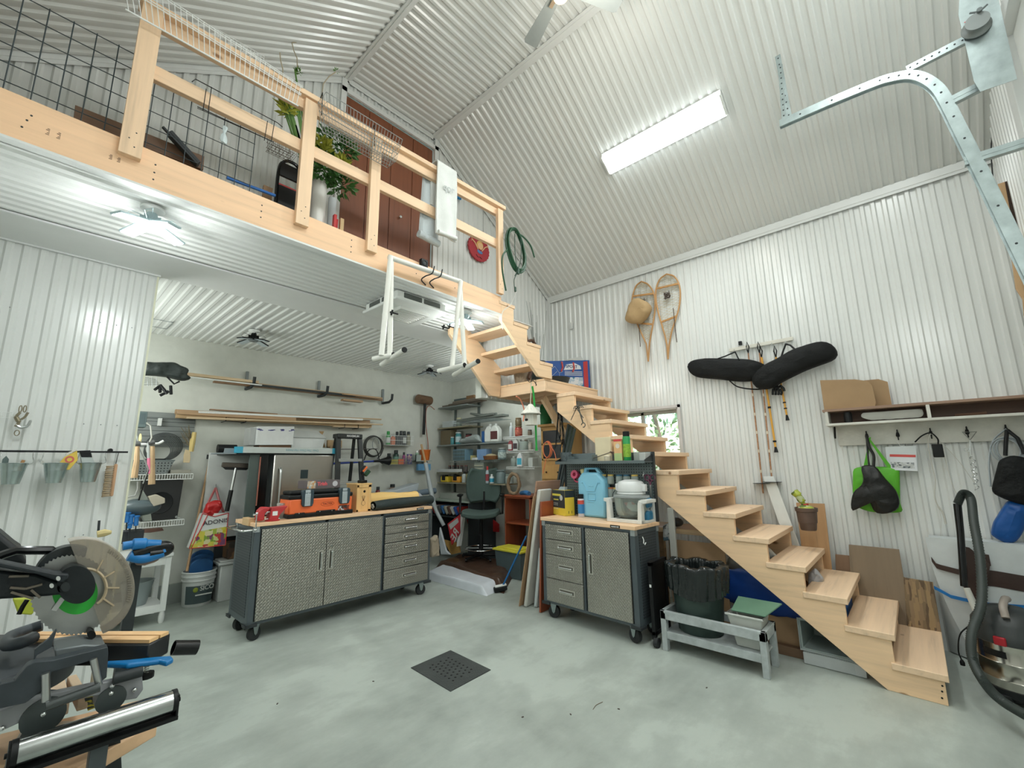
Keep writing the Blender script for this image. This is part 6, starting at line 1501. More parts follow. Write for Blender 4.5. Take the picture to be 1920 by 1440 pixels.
# ------------------------------------------------------------------ garage door track
t=thing('garage_door_track','galvanised steel garage door track curving from the front wall to the ceiling','door track',(3.4,-.2,3.2))
XT=3.4;pts=[P(*q,'x',XT) for q in ((1980,610),(1905,458),(1850,345),(1800,245),(1775,195),(1757,166),(1732,148),(1705,142),(1672,147),(1640,157),(1560,190),(1462,233))]
sp=spline(pts,5);m=MB()
def rail(m,sp,off,w,th):
    n=len(sp)
    for i in range(n-1):
        t0=(sp[min(i+1,n-1)]-sp[max(i-1,0)]).normalized();t1=(sp[min(i+2,n-1)]-sp[i]).normalized()
        n0=Vector((0,-t0.z,t0.y));n1_=Vector((0,-t1.z,t1.y))
        for ox,oy,hw,ht in off:
            a,b=sp[i]+n0*oy+Vector((ox,0,0)),sp[i+1]+n1_*oy+Vector((ox,0,0))
            vs=[]
            for c,nn in ((a,n0),(b,n1_)): vs+=[c-nn*ht-Vector((hw,0,0)),c+nn*ht-Vector((hw,0,0)),c+nn*ht+Vector((hw,0,0)),c-nn*ht+Vector((hw,0,0))]
            m.add(vs,[(0,1,2,3),(7,6,5,4),(0,4,5,1),(1,5,6,2),(2,6,7,3),(3,7,4,0)])
rail(m,sp,[(-.012,0,.0015,.026),(0,.026,.013,.0015),(0,-.026,.013,.0015),(.010,.030,.0015,.006),(.010,-.030,.0015,.006)],0,0);m.B('curved_track',GALV,t)
m=MB()
for i in range(2,len(sp)-2,3): m.cyl(sp[i]+Vector((-.0145,0,0)),sp[i]+Vector((-.013,0,0)),.006,n=10)
m.B('track_holes',DGREY,t)
# punched angle along the top, drop hangers
def angle(a,b,w=.030,nm='punched_angle',holes=8):
    m=MB();m.bar(a,b,.0025,w,(0,.4,1));m.bar(Vector(a)+Vector((.012,0,-w/2)),Vector(b)+Vector((.012,0,-w/2)),.026,.0025,(0,.4,1));m.k=1
    for i in range(holes): c=Vector(a).lerp(Vector(b),(i+.5)/holes);m.cyl(c+Vector((-.003,0,0)),c+Vector((.003,0,0)),.005,n=8)
    m.B(nm,[GALV,DGREY],t)
angle(P(1700,130,'x',XT),P(1812,72,'x',XT),.045);angle(P(1512,213,'x',XT),P(1650,155,'x',XT),.03)
def up_to_slope(px0,px1,x):
    a=P(*px0,'x',x);return a
a=P(1480,222,'x',XT);top=P(1456,102,'x',4.0);zt=ZT-(4.0-X1)*k2-.02
b=Vector((4.0,.43,zt));angle(a,P(1458,104,'x',3.40),.035,'drop_hanger',10)
angle(P(1470,222,'x',XT),P(1463,122,'x',3.39),.03,'drop_hanger',10)
# end plate and cable drum
XP=3.33
t2=thing('cable_drum','grey cable drum with a galvanised bearing plate at the upper right corner','cable drum',P(1835,60,'x',XP))
pl=[P(*q,'x',XP) for q in ((1797,28),(1826,152),(1838,172),(1907,148),(1868,-20),(1800,-20))]
m=MB();m.prism(pl,(.003,0,0));m.B('bearing_plate',GALV,t2)
m=MB();c=P(1832,42,'x',XP-.05);m.lathe([(0,.0),(.055,0),(.062,.004),(.062,.010),(.052,.018),(.045,.03),(.045,.05),(.05,.055),(.05,.06),(0,.06)],c+Vector((.045,0,0)),(-1,0,0),32);m.B('grooved_drum',plain((.20,.22,.215),.45,.5),t2)
m=MB();c=P(1836,22,'x',XP-.06)
for k in range(3): m.tube([c,c+Vector((0,.04*math.cos(k*2.1+.5),.04*math.sin(k*2.1+.5)))],.005,6)
m.cyl(c+Vector((-.02,0,0)),c+Vector((.06,0,0)),.012,n=14);m.B('spokes',plain((.12,.14,.14),.4),t2)
m=MB();c=P(1812,40,'x',XP-.062);m.prism([c+Vector((0,.010,.0)),c+Vector((0,-.008,.006)),c+Vector((0,-.004,-.012))],(.002,0,0));m.B('red_mark',RED,t2)
for (a,b) in (((1775,192),(1838,160)),((1808,302),(1935,262))):
    m=MB();pa,pb=P(*a,'x',XT-.005),P(*b,'x',XT-.005);m.bar(pa,pb,.003,.05,(0,0,1));m.bar(pa+Vector((.015,0,-.025)),pb+Vector((.015,0,-.025)),.03,.003,(0,0,1));m.bar(pa+Vector((.0,0,.0)),pb,.006,.008,(0,0,1));m.B('track_bracket',GALV,t)
m=MB();m.tube([P(1858,170,'x',4.5),P(1860,230,'x',4.5),P(1858,290,'x',4.5),P(1862,340,'x',4.5)],.004,5);solo(m,'black_cable',BLACK,'thin black cable running down the front right corner','cable')
# live edge slab
m=MB();X5=4.35
q=[P(*p,'x',X5) for p in ((1870,345),(1898,336),(1912,420),(1930,520),(1950,640),(1925,640),(1918,560),(1905,540),(1897,480),(1890,440))]
m.prism(q,(.03,0,0));solo(m,'live_edge_slab',wood('z',(.52,.33,.17),.6),'live edge pine slab with bark standing high in the front right corner','slab',bev=.003)
m=MB();q=[P(*p,'x',X5-.004) for p in ((1884,341),(1898,336),(1914,430),(1922,470),(1912,455),(1895,400))];m.prism(q,(.003,0,0));
o=bpy.data.objects['live_edge_slab'];m.B('bark_edge',plain((.05,.03,.02),.9,bump=.8,bscale=60),o)
# ------------------------------------------------------------------ workshop bay, back wall
def PB(px,py,Y=5.8): return P(px,py,'y',Y)
C_=lambda a,b,Y=5.75: PB(440+a*.21875,680+b*.21875,Y)
E_=lambda a,b,Y=5.5: PB(220+a*.2083,840+b*.2083,Y)
LW=[wood('x',c,.7,.6,False) for c in ((.42,.27,.15),(.50,.34,.18),(.30,.18,.10),(.60,.45,.28))]
# upper lumber rack: four brackets with long stock
for k,x in enumerate((1.01+.0,1.66,2.53,3.50)):
    if k==0: continue
    t=thing('lumber_bracket','grey padded lumber bracket of the upper rack, '+('','leftmost in view','middle one','rightmost, free at the right end')[k],'bracket',(x,YB,2.27),group='brackets of the upper lumber rack')
    m=MB();m.bar((x,YB-.02,2.27),(x,YB-.02,2.50),.03,.03,(0,1,0));m.B('upright',GREY,t,bev=.006)
    m=MB();m.tube([(x,YB-.03,2.285),(x,YB-.20,2.285),(x+.01,YB-.255,2.32),(x+.01,YB-.265,2.40)],.018,10);m.B('arm',DGREY,t)
for k,(x0,x1,y,z,w,h,mt,lb) in enumerate(((1.02,1.72,5.60,2.345,.06,.03,LW[3],'pale board end on the upper lumber rack behind the black chair'),(1.15,3.36,5.66,2.335,.05,.018,LW[3],'long pale board on top of the upper lumber rack'),(1.66,2.95,5.62,2.315,.06,.022,DGREY,'long dark pipe bundle on the upper lumber rack'),(1.3,3.42,5.70,2.312,.06,.02,LW[2],'long brown board at the back of the upper lumber rack'),(2.75,3.35,5.58,2.32,.04,.02,LW[0],'short brown strip at the right of the upper lumber rack'),(1.05,1.75,5.56,2.31,.03,.012,WHITEP,'white strip under the pale board on the upper lumber rack'))):
    m=MB();m.box((x0,y-w/2,z-h/2),(x1,y+w/2,z+h/2));solo(m,'board',mt,lb,'board',bev=.002)
m=MB();m.box((2.78,5.60,2.235),(3.07,5.68,2.262));solo(m,'wood_block',LW[0],'brown block hung under the upper lumber rack near its right end','wood block',bev=.002)
# lower lumber rack
for k,x in enumerate((1.45,2.85)):
    m=MB();m.tube([(x,YB,1.875),(x,YB-.17,1.875),(x,YB-.17,1.93)],.004,6);m.tube([(x,YB-.17,1.875),(x+.20,YB-.17,1.875),(x+.20,YB,1.875)],.004,6);m.tube([(x+.20,YB-.17,1.875),(x+.20,YB-.17,1.95)],.004,6)
    solo(m,'wire_bracket',BLACK,('left','right')[k]+' thin black wire bracket carrying the lower stack of boards','bracket')
for k,(x0,x1,y,za,zb,w,h,mt,lb) in enumerate(((1.0,3.27,5.76,1.955,1.985,.04,.05,LW[0],'deep brown board at the wall in the lower stack'),(1.0,3.26,5.70,1.905,1.92,.05,.045,LW[1],'thick board at the bottom of the lower stack'),(1.0,2.2,5.655,1.94,1.945,.04,.04,LW[0],'short thick board at the front left of the lower stack'),(1.18,3.1,5.645,1.955,2.0,.02,.022,WHITEP,'white painted strip in the lower stack'),(1.08,3.40,5.62,1.885,1.945,.025,.018,LW[3],'pale thin strip at the front of the lower stack'),(1.5,3.40,5.665,1.97,2.025,.03,.016,LW[1],'thin strip reaching furthest right on the lower stack'),(1.3,2.0,5.72,2.0,2.0,.05,.012,LW[2],'thin dark strip on top of the lower stack'),(2.7,3.22,5.70,1.885,1.893,.05,.012,LW[3],'pale strip hanging lowest at the right of the lower stack'))):
    m=MB();m.bar((x0,y,za),(x1,y,zb),w,h);solo(m,'board',mt,lb,'board',bev=.001)
# folded camp chair on a wire rack, top left
t=thing('camp_chair','folded black camp chair and garment bag stuffed high beside the partition','camp chair',D0 :=PB(300,700,5.3))
D_=lambda a,b,Y=5.3: PB(220+a/6,640+b/6,Y)
m=MB();puff(m,[D_(*p) for p in ((250,235),(400,245),(640,238),(720,290),(790,310),(805,350),(760,380),(835,415),(800,440),(700,440),(560,400),(400,385),(250,380))],(0,-1,0),.10,wr=.03,seed=2,back=.8);m.B('folded_fabric',plain((.02,.028,.025),.6,bump=.3,bscale=20),t,ang=70)
m=MB();m.tube([D_(560,400,5.25),D_(640,480,5.2),D_(700,450,5.2)],.008,6)
for a,b,c,d in ((480,490,540,560),(480,500,420,545),(500,520,560,590),(480,610,580,560),(600,500,605,595),(480,500,480,575)): m.tube([D_(a,b,5.2),D_(c,d,5.18)],.013,8)
m.B('chair_legs',BLACK,t)
m=MB()
for k in range(5): m.tube([D_(200,385+k*26,5.25),D_(440+k*10,430+k*14,5.25)],.003,5)
for k in range(5): m.tube([D_(240+k*50,385+k*6,5.25),D_(240+k*50,505,5.25)],.003,5)
solo(m,'wire_rack',WIRE_G,'grey wire rack under the folded black camp chair','rack')
# slat wall
t=thing('slatwall','grey slotted wall panel behind the hanging tools','wall panel',(.95,YB-.01,1.6))
m=MB();m.box((.56,YB-.012,1.585),(1.20,YB-.002,1.945));m.B('panel',plain((.24,.26,.25),.6),t)
m=MB()
for z in (1.885,1.875,1.845,1.80,1.75,1.69,1.63): m.box((.56,YB-.014,z),(1.20,YB-.0115,z+.004))
m.B('grooves',DGREY,t)
# tools hanging there: compact list of bars (name, label, material, pixel points, radius)
T6=lambda a,b,Y: PB(220+a*.2013,740+b*.2013,Y)
def tool(name,lb,cat,parts,Y=5.6):
    t=thing(name,lb,cat,T6(*parts[0][2][0],Y))
    for nm,mt,pts,r in parts:
        m=MB();m.tube([T6(*p,Y) for p in pts],r,8);m.B(nm,mt,t)
HW=plain((.62,.42,.24),.6,0,.15)
tool('hammer','hammer with a worn wooden handle hanging at the middle of the tool rail','hammer',[('handle',HW,[(325,480),(325,650),(320,835)],[.018,.020,.026]),('head',plain((.2,.2,.2),.4,.7),[(285,455),(345,440)],.022)],5.0)
tool('hammer','hammer with a paler wooden handle hanging nearest the partition','hammer',[('handle',HW,[(185,480),(180,620),(155,775)],[.016,.020,.025]),('head',plain((.2,.2,.2),.4,.7),[(160,460),(215,455)],.022)],4.9)
tool('scraper','tool with a pink taped grip hanging left of the middle hammer','scraper',[('pink_grip',plain((.80,.22,.36),.5),[(295,590),(302,735)],[.014,.017]),('blade',LGREY,[(290,450),(293,590)],.012)],5.0)
tool('tool_rail','white metal rail carrying the hammers','rail',[('rail',WHITEP,[(155,462),(300,463),(385,455),(430,430)],.011)],5.05)
tool('work_lamp','round cream sponge disc hanging above the tool rail','sponge',[('disc',plain((.75,.65,.32),.7),[(205,420),(215,420)],.055)],5.1)
tool('cable_bundle','tangle of grey and black cables hanging over the tools','cable',[('grey_cable',plain((.35,.37,.35),.5),[(180,350),(200,500),(260,620),(290,700),(240,830)],.006),('black_cord',BLACK,[(290,700),(240,850),(200,980),(165,1120)],.006),('pale_cord',plain((.5,.5,.45),.5),[(270,260),(310,290),(320,400),(300,440)],.006),('thin_cord',BLACK,[(140,560),(130,760),(95,850),(85,930)],.005),('left_cord',plain((.4,.4,.38),.5),[(190,810),(190,880),(165,940),(90,955)],.006)],4.95)
t=thing('charger_box','green grey metal box hanging at the top left of the slotted panel','box',T6(230,230,5.3))
a,b=T6(200,155,5.3),T6(265,305,5.3);m=MB();m.box((a.x,5.3,b.z),(b.x,5.42,a.z));m.B('case',plain((.10,.14,.14),.5),t,bev=.004)
m=MB();m.box((a.x+.015,5.297,b.z+.03),(b.x-.015,5.3,a.z-.015));m.B('inner_face',plain((.07,.10,.105),.5),t)
c=T6(440,480,5.6);m=MB()
for k in range(9): rr=.155-.006*k;m.tube([(c.x+.02+rr*1.0*math.cos(a)-.004*k*2,5.74-.012*k,c.z+rr*.92*math.sin(a)-.002*k*3) for a in [2*PI*i/36 for i in range(36)]],.005,5,closed=True)
solo(m,'steel_duct_coil',plain((.10,.11,.11),.3,.7),'dark coil of steel fish tape hanging on the slotted panel','coil')
t=thing('brush_bundle','dried brush and yellow bristle brush hanging on the right of the slotted panel','brush',T6(690,400,5.6))
m=MB();rn=random.Random(6)
for k in range(34): a=T6(650+rn.uniform(-60,50),330+rn.uniform(-50,110),5.6-rn.random()*.05);b=T6(690+rn.uniform(-15,15),470+rn.uniform(-60,40),5.6);m.tube([a,b],.0025,4)
m.B('twigs',plain((.20,.17,.11),.8),t)
m=MB();m.tube([T6(718,350,5.58),T6(700,440,5.58),T6(688,530,5.58)],[.020,.026,.02],8);m.B('bristle_block',plain((.60,.46,.18),.8),t)
m=MB();m.prism([T6(635,510,5.57),T6(680,520,5.57),T6(682,600,5.57),T6(672,635,5.57),T6(614,632,5.57),T6(620,560,5.57)],(0,.012,0));solo(m,'whisk_broom',plain((.58,.46,.28),.7),'flat straw whisk brush hanging below the brush bundle','brush',bev=.002)
m=MB();a=T6(400,245,5.75);m.box((a.x-.015,5.75,a.z-.05),(a.x+.015,5.80,a.z+.03));solo(m,'white_hook',WHITEP,'single white hook in the slotted panel','hook',bev=.002)
# wire shelves
def wire_shelf(name,lb,x0,x1,y0,y1,z,mat=WIRE_W,n=26,d=.03,along='x',cat='wire shelf'):
    m=MB()
    if along=='x':
        for k in range(n+1): x=x0+(x1-x0)*k/n;m.cyl((x,y1,z),(x,y0,z),.0016,n=4,caps=False);m.cyl((x,y0,z),(x,y0,z-d),.002,n=4,caps=False)
        for zz in (z,z-d): m.cyl((x0,y0,zz),(x1,y0,zz),.004,n=6)
        m.cyl((x0,y1,z),(x1,y1,z),.003,n=6);m.cyl((x0,(y0+y1)/2,z),(x1,(y0+y1)/2,z),.003,n=6)
    else:
        for k in range(n+1): y=y0+(y1-y0)*k/n;m.cyl((x1,y,z),(x0,y,z),.0016,n=4,caps=False);m.cyl((x0,y,z),(x0,y,z-d),.002,n=4,caps=False)
        for zz in (z,z-d): m.cyl((x0,y0,zz),(x0,y1,zz),.004,n=6)
        m.cyl((x1,y0,z),(x1,y1,z),.003,n=6);m.cyl(((x0+x1)/2,y0,z),((x0+x1)/2,y1,z),.003,n=6)
    return solo(m,name,mat,lb,cat)
wire_shelf('wire_shelf','upper white wire shelf left of the fridge, under the grey basket',.62,1.16,5.45,YB-.01,1.305,d=.05)
wire_shelf('wire_shelf','lower white wire shelf left of the fridge, under the black panel',.62,1.13,5.45,YB-.01,.862,d=.05)
t=thing('plastic_basket','grey perforated plastic basket on the upper white wire shelf','basket',(.90,5.6,1.31))
m=MB();bm_=pegboard_mat((.18,.205,.20),(0,2),.026,'perforated_plastic')
m.add([(.62,5.5,1.31),(.95,5.5,1.31),(.95,5.72,1.31),(.62,5.72,1.31),(.60,5.48,1.44),(1.0,5.48,1.44),(1.0,5.74,1.44),(.60,5.74,1.44)],[(0,3,2,1),(0,1,5,4),(1,2,6,5),(2,3,7,6),(3,0,4,7)]);m.B('basket_body',bm_,t)
m=MB();m.tube([(.60,5.48,1.44),(1.0,5.48,1.44),(1.0,5.74,1.44),(.60,5.74,1.44)],.006,6,closed=True);m.B('rim',plain((.14,.17,.17),.5),t)
crate('pan','flat grey tray on the upper wire shelf right of the basket','tray',(.98,5.47,1.31),(1.14,5.6,1.345),plain((.3,.29,.24),.5))
m=MB();m.box((.78,5.50,1.445),(.93,5.6,1.457));solo(m,'dark_pouch',BLACK,'black flat pouch lying on the grey basket','pouch',bev=.003)
t=thing('speaker_box','square black speaker cabinet standing on the lower wire shelf','speaker',(.98,5.55,.864));
m=MB();m.prism([(.80,5.52,.866),(1.085,5.52,.866),(1.10,5.52,1.245),(.79,5.52,1.245)],(0,.2,0));m.B('cabinet',plain((.012,.013,.013),.6),t,bev=.006)
m=MB();m.lathe([(0,.002),(.09,.003),(.10,.006),(.105,0)],(.93,5.52,1.03),(0,-1,0),32);m.B('cone',BLACK,t)
m=MB();m.cyl((1.075,5.51,.885),(1.075,5.52,.885),.012,n=12);m.B('corner_cap',CHROME,t)
t=thing('respirator_mask','grey and clear respirator mask with a beige filter hanging before the wire shelves','mask',T6(230,1000,5.0))
m=MB();m.ell(T6(200,1050,5.0),(.155,.10,.075),18,10);m.B('visor_body',plain((.08,.11,.12),.35),t)
m=MB();m.prism([T6(200,980,4.95),T6(230,880,4.95),T6(290,975,4.95),T6(300,1010,4.95)],(0,.05,0));m.B('clear_face',glassy((.8,.85,.8),.35),t)
m=MB();m.prism([T6(290,950,4.92),T6(370,930,4.92),T6(445,965,4.92),T6(445,1010,4.92),T6(330,1045,4.92)],(0,.08,0));m.B('filter',plain((.50,.45,.36),.6),t,bev=.006)
m=MB();m.prism([T6(215,1110,4.96),T6(310,1090,4.96),T6(325,1175,4.96),T6(240,1180,4.96)],(0,.04,0));m.B('lower_shroud',plain((.35,.38,.33),.5),t,bev=.006)
BLT=plain((.03,.20,.55),.4)
for k,(a,b) in enumerate(((60,1110),(95,1110),(130,1130),(180,1140),(120,1205))):
    t=thing('bar_clamp',('leftmost','second','third','rightmost','lowest')[k]+' of the short blue handled clamps hanging by the partition','clamp',T6(a,b,4.9),group='blue handled clamps')
    m=MB();m.cyl(T6(a,b,4.9),T6(a-8,b+(80 if k<4 else 40),4.9),.016,n=12);m.lathe([(0,0),(.022,.0),(.022,.012),(0,.014)],T6(a,b,4.9),n=14);m.B('handle',BLT,t)
    m=MB();m.cyl(T6(a-8,b+(80 if k<4 else 40),4.9),T6(a-12,b+150,4.9),.005,n=6);m.B('bar',DGREY,t)
m=MB();a,b=T6(20,1280,4.95),T6(240,1370,4.95);m.box((a.x,4.95,b.z),(b.x,5.1,a.z));solo(m,'black_case',plain((.03,.035,.04),.5),'black tool case under the blue clamps','case',bev=.005)
m=MB();m.lathe([(0,0),(.10,.01),(.085,.035),(0,.04)],T6(310,1265,5.4)-Vector((0,0,.02)),n=24,sy=.6);solo(m,'coir_brush',plain((.10,.05,.035),.9),'round brown brush hanging under the lower wire shelf','brush')
# white side table
t=thing('side_table','white wooden side table with a lower shelf beside the partition','table',(.85,5.4,0))
m=MB();m.box((.45,5.15,.57),(1.02,5.62,.60));m.B('table_top',WHITE,t,bev=.004)
for x,y in ((.99,5.19),(.99,5.58),(.5,5.19),(.5,5.58)): m=MB();m.prism([(x-.022,y-.022,.57),(x+.022,y-.022,.57),(x+.022,y+.022,.57),(x-.022,y+.022,.57)],(.0,0,-.47));m.lathe([(.016,0),(.022,.02),(.024,.06),(.018,.10)],(x,y,0),n=14);m.B('leg',WHITE,t,bev=.004)
m=MB();m.box((.47,5.18,.13),(1.0,5.60,.15));m.box((.48,5.17,.10),(.99,5.185,.165));m.box((.48,5.17,.50),(.99,5.185,.57));m.B('lower_shelf',WHITE,t,bev=.002)
m=MB();m.lathe([(0,0),(.08,0),(.12,.20),(.125,.205),(.115,.205),(.08,.02),(0,.01)],(.82,5.38,.152),n=24);solo(m,'grey_pail',plain((.28,.33,.33),.4),'grey green plastic pail on the shelf of the white side table','pail')
# sico bucket with blue pads
bc=Vector((1.345,5.60,0));t=thing('paint_bucket','white SICO paint bucket holding blue knee pads, on the floor left of the white bin','bucket',bc)
m=MB();m.lathe([(0,0),(.118,0),(.124,.01),(.138,.235),(.148,.24),(.148,.25),(.14,.252),(.141,.275),(.150,.28),(.150,.29),(.143,.292),(.144,.315),(.152,.32),(.150,.33),(.14,.33),(.12,.03),(0,.02)],bc,n=40);m.B('bucket_body',plain((.66,.68,.66),.4),t)
m=MB();vs=[]
def fn(u,v): a=-PI*.5-1.05+u*2.1;r_=.1255+.0135*((.03+.17*v)/.235)+.0012;return bc+Vector((r_*math.cos(a),r_*math.sin(a),.03+.17*v))
m.grid(fn,20,4);m.B('paper_label',plain((.07,.10,.105),.45),t)
text(t,'SICO',.062,bc+Vector((.045,-.1395,.175)),(1,.35,.0),(0,0,1),plain((.66,.68,.64),.4),bold=.0015)
m=MB();m.cb(bc+Vector((.02,-.1405,.115)),(.14,.002,.012));m.B('white_stripe',plain((.66,.68,.64),.4),t)
m=MB();m.ell(bc+Vector((-.05,-.134,.165)),(.022,.006,.024),10,8);m.B('green_emblem',plain((.28,.34,.04),.5),t)
t=thing('knee_pad','blue moulded knee pads stacked in the white paint bucket','knee pads',bc+Vector((0,0,.2)))
for k in range(3):
    m=MB();y=-.05+.05*k
    m.prism([bc+Vector((-.10+.012*k,y,.20))]+[bc+Vector((-.10+.012*k+.20*(1-math.cos(a))/2,y,.38+.035*k+.065*math.sin(a))) for a in [PI*i/12 for i in range(13)]]+[bc+Vector((.10+.012*k,y,.20))],(0,.035,0));m.B('pad',plain((.015,.09,.24),.5),t,bev=.006)
# white bin, card box
t=thing('pedal_bin','tall narrow white waste bin with a swing lid beside the paint bucket','bin',(1.58,5.55,0))
m=MB();m.prism([(1.50,5.48,0),(1.70,5.48,0),(1.70,5.68,0),(1.50,5.68,0)],(0,0,.36));m.B('bin_body',plain((.60,.62,.60),.4),t,bev=.01)
m=MB();m.box((1.475,5.46,.36),(1.72,5.70,.385));m.box((1.49,5.475,.385),(1.705,5.685,.405));m.B('lid',plain((.66,.68,.66),.35),t,bev=.008)
m=MB();m.box((1.56,5.50,.41),(1.80,5.70,.57));solo(m,'dark_carton',patches('dark_carton_print',[(.10,.06,.04),(.22,.12,.06),(.05,.04,.03),(.16,.10,.06)],9),'dark brown printed carton on the white bin behind the shopping bag','box',bev=.003)
# shopping bag on a hook, broom handles
t=thing('shopping_bag','white and red shopping bag printed ADONIS with fruit, hung on the wall','bag',E_(880,600,5.5))
q=[E_(765,590,5.40),E_(1000,585,5.36),E_(970,875,5.36),E_(645,905,5.40)]
m=MB();m.prism(q,(0,.10,0));m.B('bag_body',plain((.60,.62,.60),.4),t,bev=.004)
def onbag(u,v,o=.004): a=q[0].lerp(q[1],u);b=q[3].lerp(q[2],u);return a.lerp(b,v)+Vector((0,-o,0))
m=MB();m.prism([onbag(.12,.52),onbag(1,.42),onbag(1,1),onbag(0,1),onbag(.03,.75)],(0,-.001,0));m.B('fruit_print',patches('fruit_print',[(.55,.50,.06),(.45,.04,.03),(.18,.30,.03),(.60,.55,.30),(.50,.40,.02),(.16,.05,.12),(.5,.52,.2),(.3,.4,.05)],22),t)
m=MB();
for a,b in ((onbag(0,0),onbag(0,1)),(onbag(0,1),onbag(1,1)),(onbag(1,0),onbag(1,1)),(onbag(.22,0),onbag(.06,1)),(onbag(0,0),onbag(.5,.1)),(onbag(.5,.1),onbag(1,0))): m.tube([a,b],.004,5)
m.B('red_piping',RED,t)
text(t,'ADONIS',.058,onbag(.58,.26,.006),onbag(1,.22)-onbag(.2,.30),(0,0,1),plain((.05,.04,.05),.5),bold=.0006)
m=MB();m.tube([E_(770,590,5.5),E_(830,470,5.56),E_(885,360,5.62)],.012,6);m.tube([E_(960,590,5.5),E_(915,470,5.56),E_(885,360,5.62)],.012,6);m.B('handles',plain((.45,.12,.12),.4),t)
m=MB();puff(m,[E_(*p,5.42) for p in ((775,585),(800,500),(870,470),(930,470),(945,520),(900,590),(880,625))],(0,-1,0),.05,wr=.02,seed=4,back=.9);m.B('red_contents',plain((.50,.02,.02),.35),t,ang=70)
m=MB();m.tube([E_(885,360,5.62),E_(890,300,5.70),E_(890,255,5.76)],.006,6);solo(m,'hanging_hook',STEEL,'steel hook holding the shopping bag','hook')
tool2=lambda name,lb,cat,parts: [thing(name,lb,cat,E_(*parts[0][2][0][:2],parts[0][2][0][2])) for _ in (0,)][0]
def sticks(name,lb,cat,parts):
    t=tool2(name,lb,cat,parts)
    for nm,mt,pts,r in parts: m=MB();m.tube([E_(*p) for p in pts],r,10);m.B(nm,mt,t)
    return t
sticks('broom','wooden handled broom standing at the wall left of the shopping bag','broom',[('wooden_handle',plain((.55,.34,.18),.5),[(835,90,5.74),(740,560,5.68),(625,1110,5.55)],.012),('head_socket',DGREY,[(825,60,5.74),(820,100,5.74)],.02)])
t=sticks('squeegee','floor squeegee with a telescopic grey pole leaning on the white panel','squeegee',[('pole',STEEL,[(1065,180,5.38),(1025,380,5.36)],.014),('grip',BLACK,[(1025,380,5.36),(985,570,5.34)],.020)])
a,b=E_(940,150,5.38),E_(1190,160,5.38);m=MB();m.bar(a,b,.03,.05);m.B('blade_head',plain((.10,.085,.07),.4,.5),t,bev=.006)
m=MB();m.prism([E_(945,170,5.37),E_(1190,178,5.37),E_(1160,200,5.37),E_(975,195,5.37)],(0,.01,0));m.B('rubber_strip',BLACK,t)
# white slab, dark panels, fridge
def slab(name,lb,cat,x0,x1,y,z0,z1,th,mat,**k): m=MB();m.box((x0,y,z0),(x1,y+th,z1));return solo(m,name,mat,lb,cat,bev=.003,**k)
slab('white_slab','large white panel door standing behind the squeegee','panel',1.33,1.76,5.66,.62,1.525,.03,plain((.62,.64,.62),.4))
slab('slab_stand','dark base under the white panel','stand',1.48,1.76,5.70,.0,.64,.03,DGREY)
slab('dark_slab','tall dark grey green panel left of the fridge','panel',1.60,1.70,5.25,0,1.50,.02,plain((.09,.12,.11),.4))
slab('glossy_slab','black glossy panel between the grey green panel and the fridge','panel',1.70,1.80,5.27,0,1.50,.02,BLACKG)
m=MB();m.tube([E_(1290,80,5.23),E_(1250,520,5.2)],.007,8);solo(m,'red_rod',plain((.35,.12,.08),.5),'thin reddish rod leaning on the dark panels','rod')
m=MB();m.box((1.40,5.22,1.498),(2.52,YB-.02,1.510));solo(m,'top_plank',DGREY,'dark thin shelf board over the panels and the fridge','shelf')
t=thing('fridge','stainless steel fridge standing behind the wide workbench','fridge',(2.16,5.2,0))
m=MB();m.box((1.83,5.22,.02),(2.49,YB-.05,1.497));m.B('cabinet',DGREY,t,bev=.004)
m=MB();m.box((1.82,5.17,.05),(2.49,5.22,1.496));m.B('door',plain((.50,.49,.46),.30,1.,.04),t,bev=.012)
m=MB();m.tube(spline([(1.885,5.165,1.35),(1.885,5.13,1.30),(1.885,5.12,1.0),(1.885,5.13,.75),(1.885,5.165,.70)]),.013,10);m.B('door_handle',STEEL,t)
a,b=PB(564,881,5.17),PB(575,897,5.17);m=MB();m.box((a.x,5.167,b.z),(b.x+.01,5.171,a.z));m.B('water_panel',plain((.03,.05,.055),.3),t,bev=.001)
# things on the fridge
t=thing('long_carton','long flat white and blue door hardware carton lying across the fridge top','box',(1.99,5.25,1.511))
m=MB();m.box((1.45,5.18,1.511),(2.52,5.30,1.575));m.B('carton',plain((.55,.60,.58),.5),t,bev=.002)
for x0,x1 in ((1.448,1.51),(2.47,2.522)): m=MB();m.box((x0,5.178,1.510),(x1,5.302,1.576));m.B('blue_end',plain((.05,.38,.55),.5),t)
text(t,'Over The Door Hardware',.034,(2.12,5.1785,1.545),(-1,0,0),(0,0,-1),plain((.20,.42,.48),.5))
m=MB();m.lathe([(0,0),(.045,0),(.045,.17),(0,.17)],(1.31,5.3,1.555),(1,0,0),18);solo(m,'black_roll',BLACK,'short black roll lying left of the long carton','roll')
m=MB();m.box((1.28,5.2,1.498),(1.46,5.4,1.512));m.box((1.36,5.25,1.512),(1.45,5.33,1.56));solo(m,'grey_pouch',plain((.24,.28,.30),.5),'grey pouch lying at the left end of the dark shelf','pouch',bev=.003)
t=thing('white_carton','white carton with blue printed marks standing on the long carton','box',(1.84,5.35,1.58))
m=MB();m.prism([(1.655,5.25,1.60),(2.035,5.25,1.61),(2.035,5.25,1.82),(1.655,5.25,1.80)],(0,.22,0));m.B('carton',plain((.68,.70,.69),.5),t,bev=.002)
m=MB();m.box((1.60,5.30,1.60),(1.653,5.5,1.79));m.B('side_flap',plain((.40,.41,.40),.5),t)
m=MB();rn=random.Random(3)
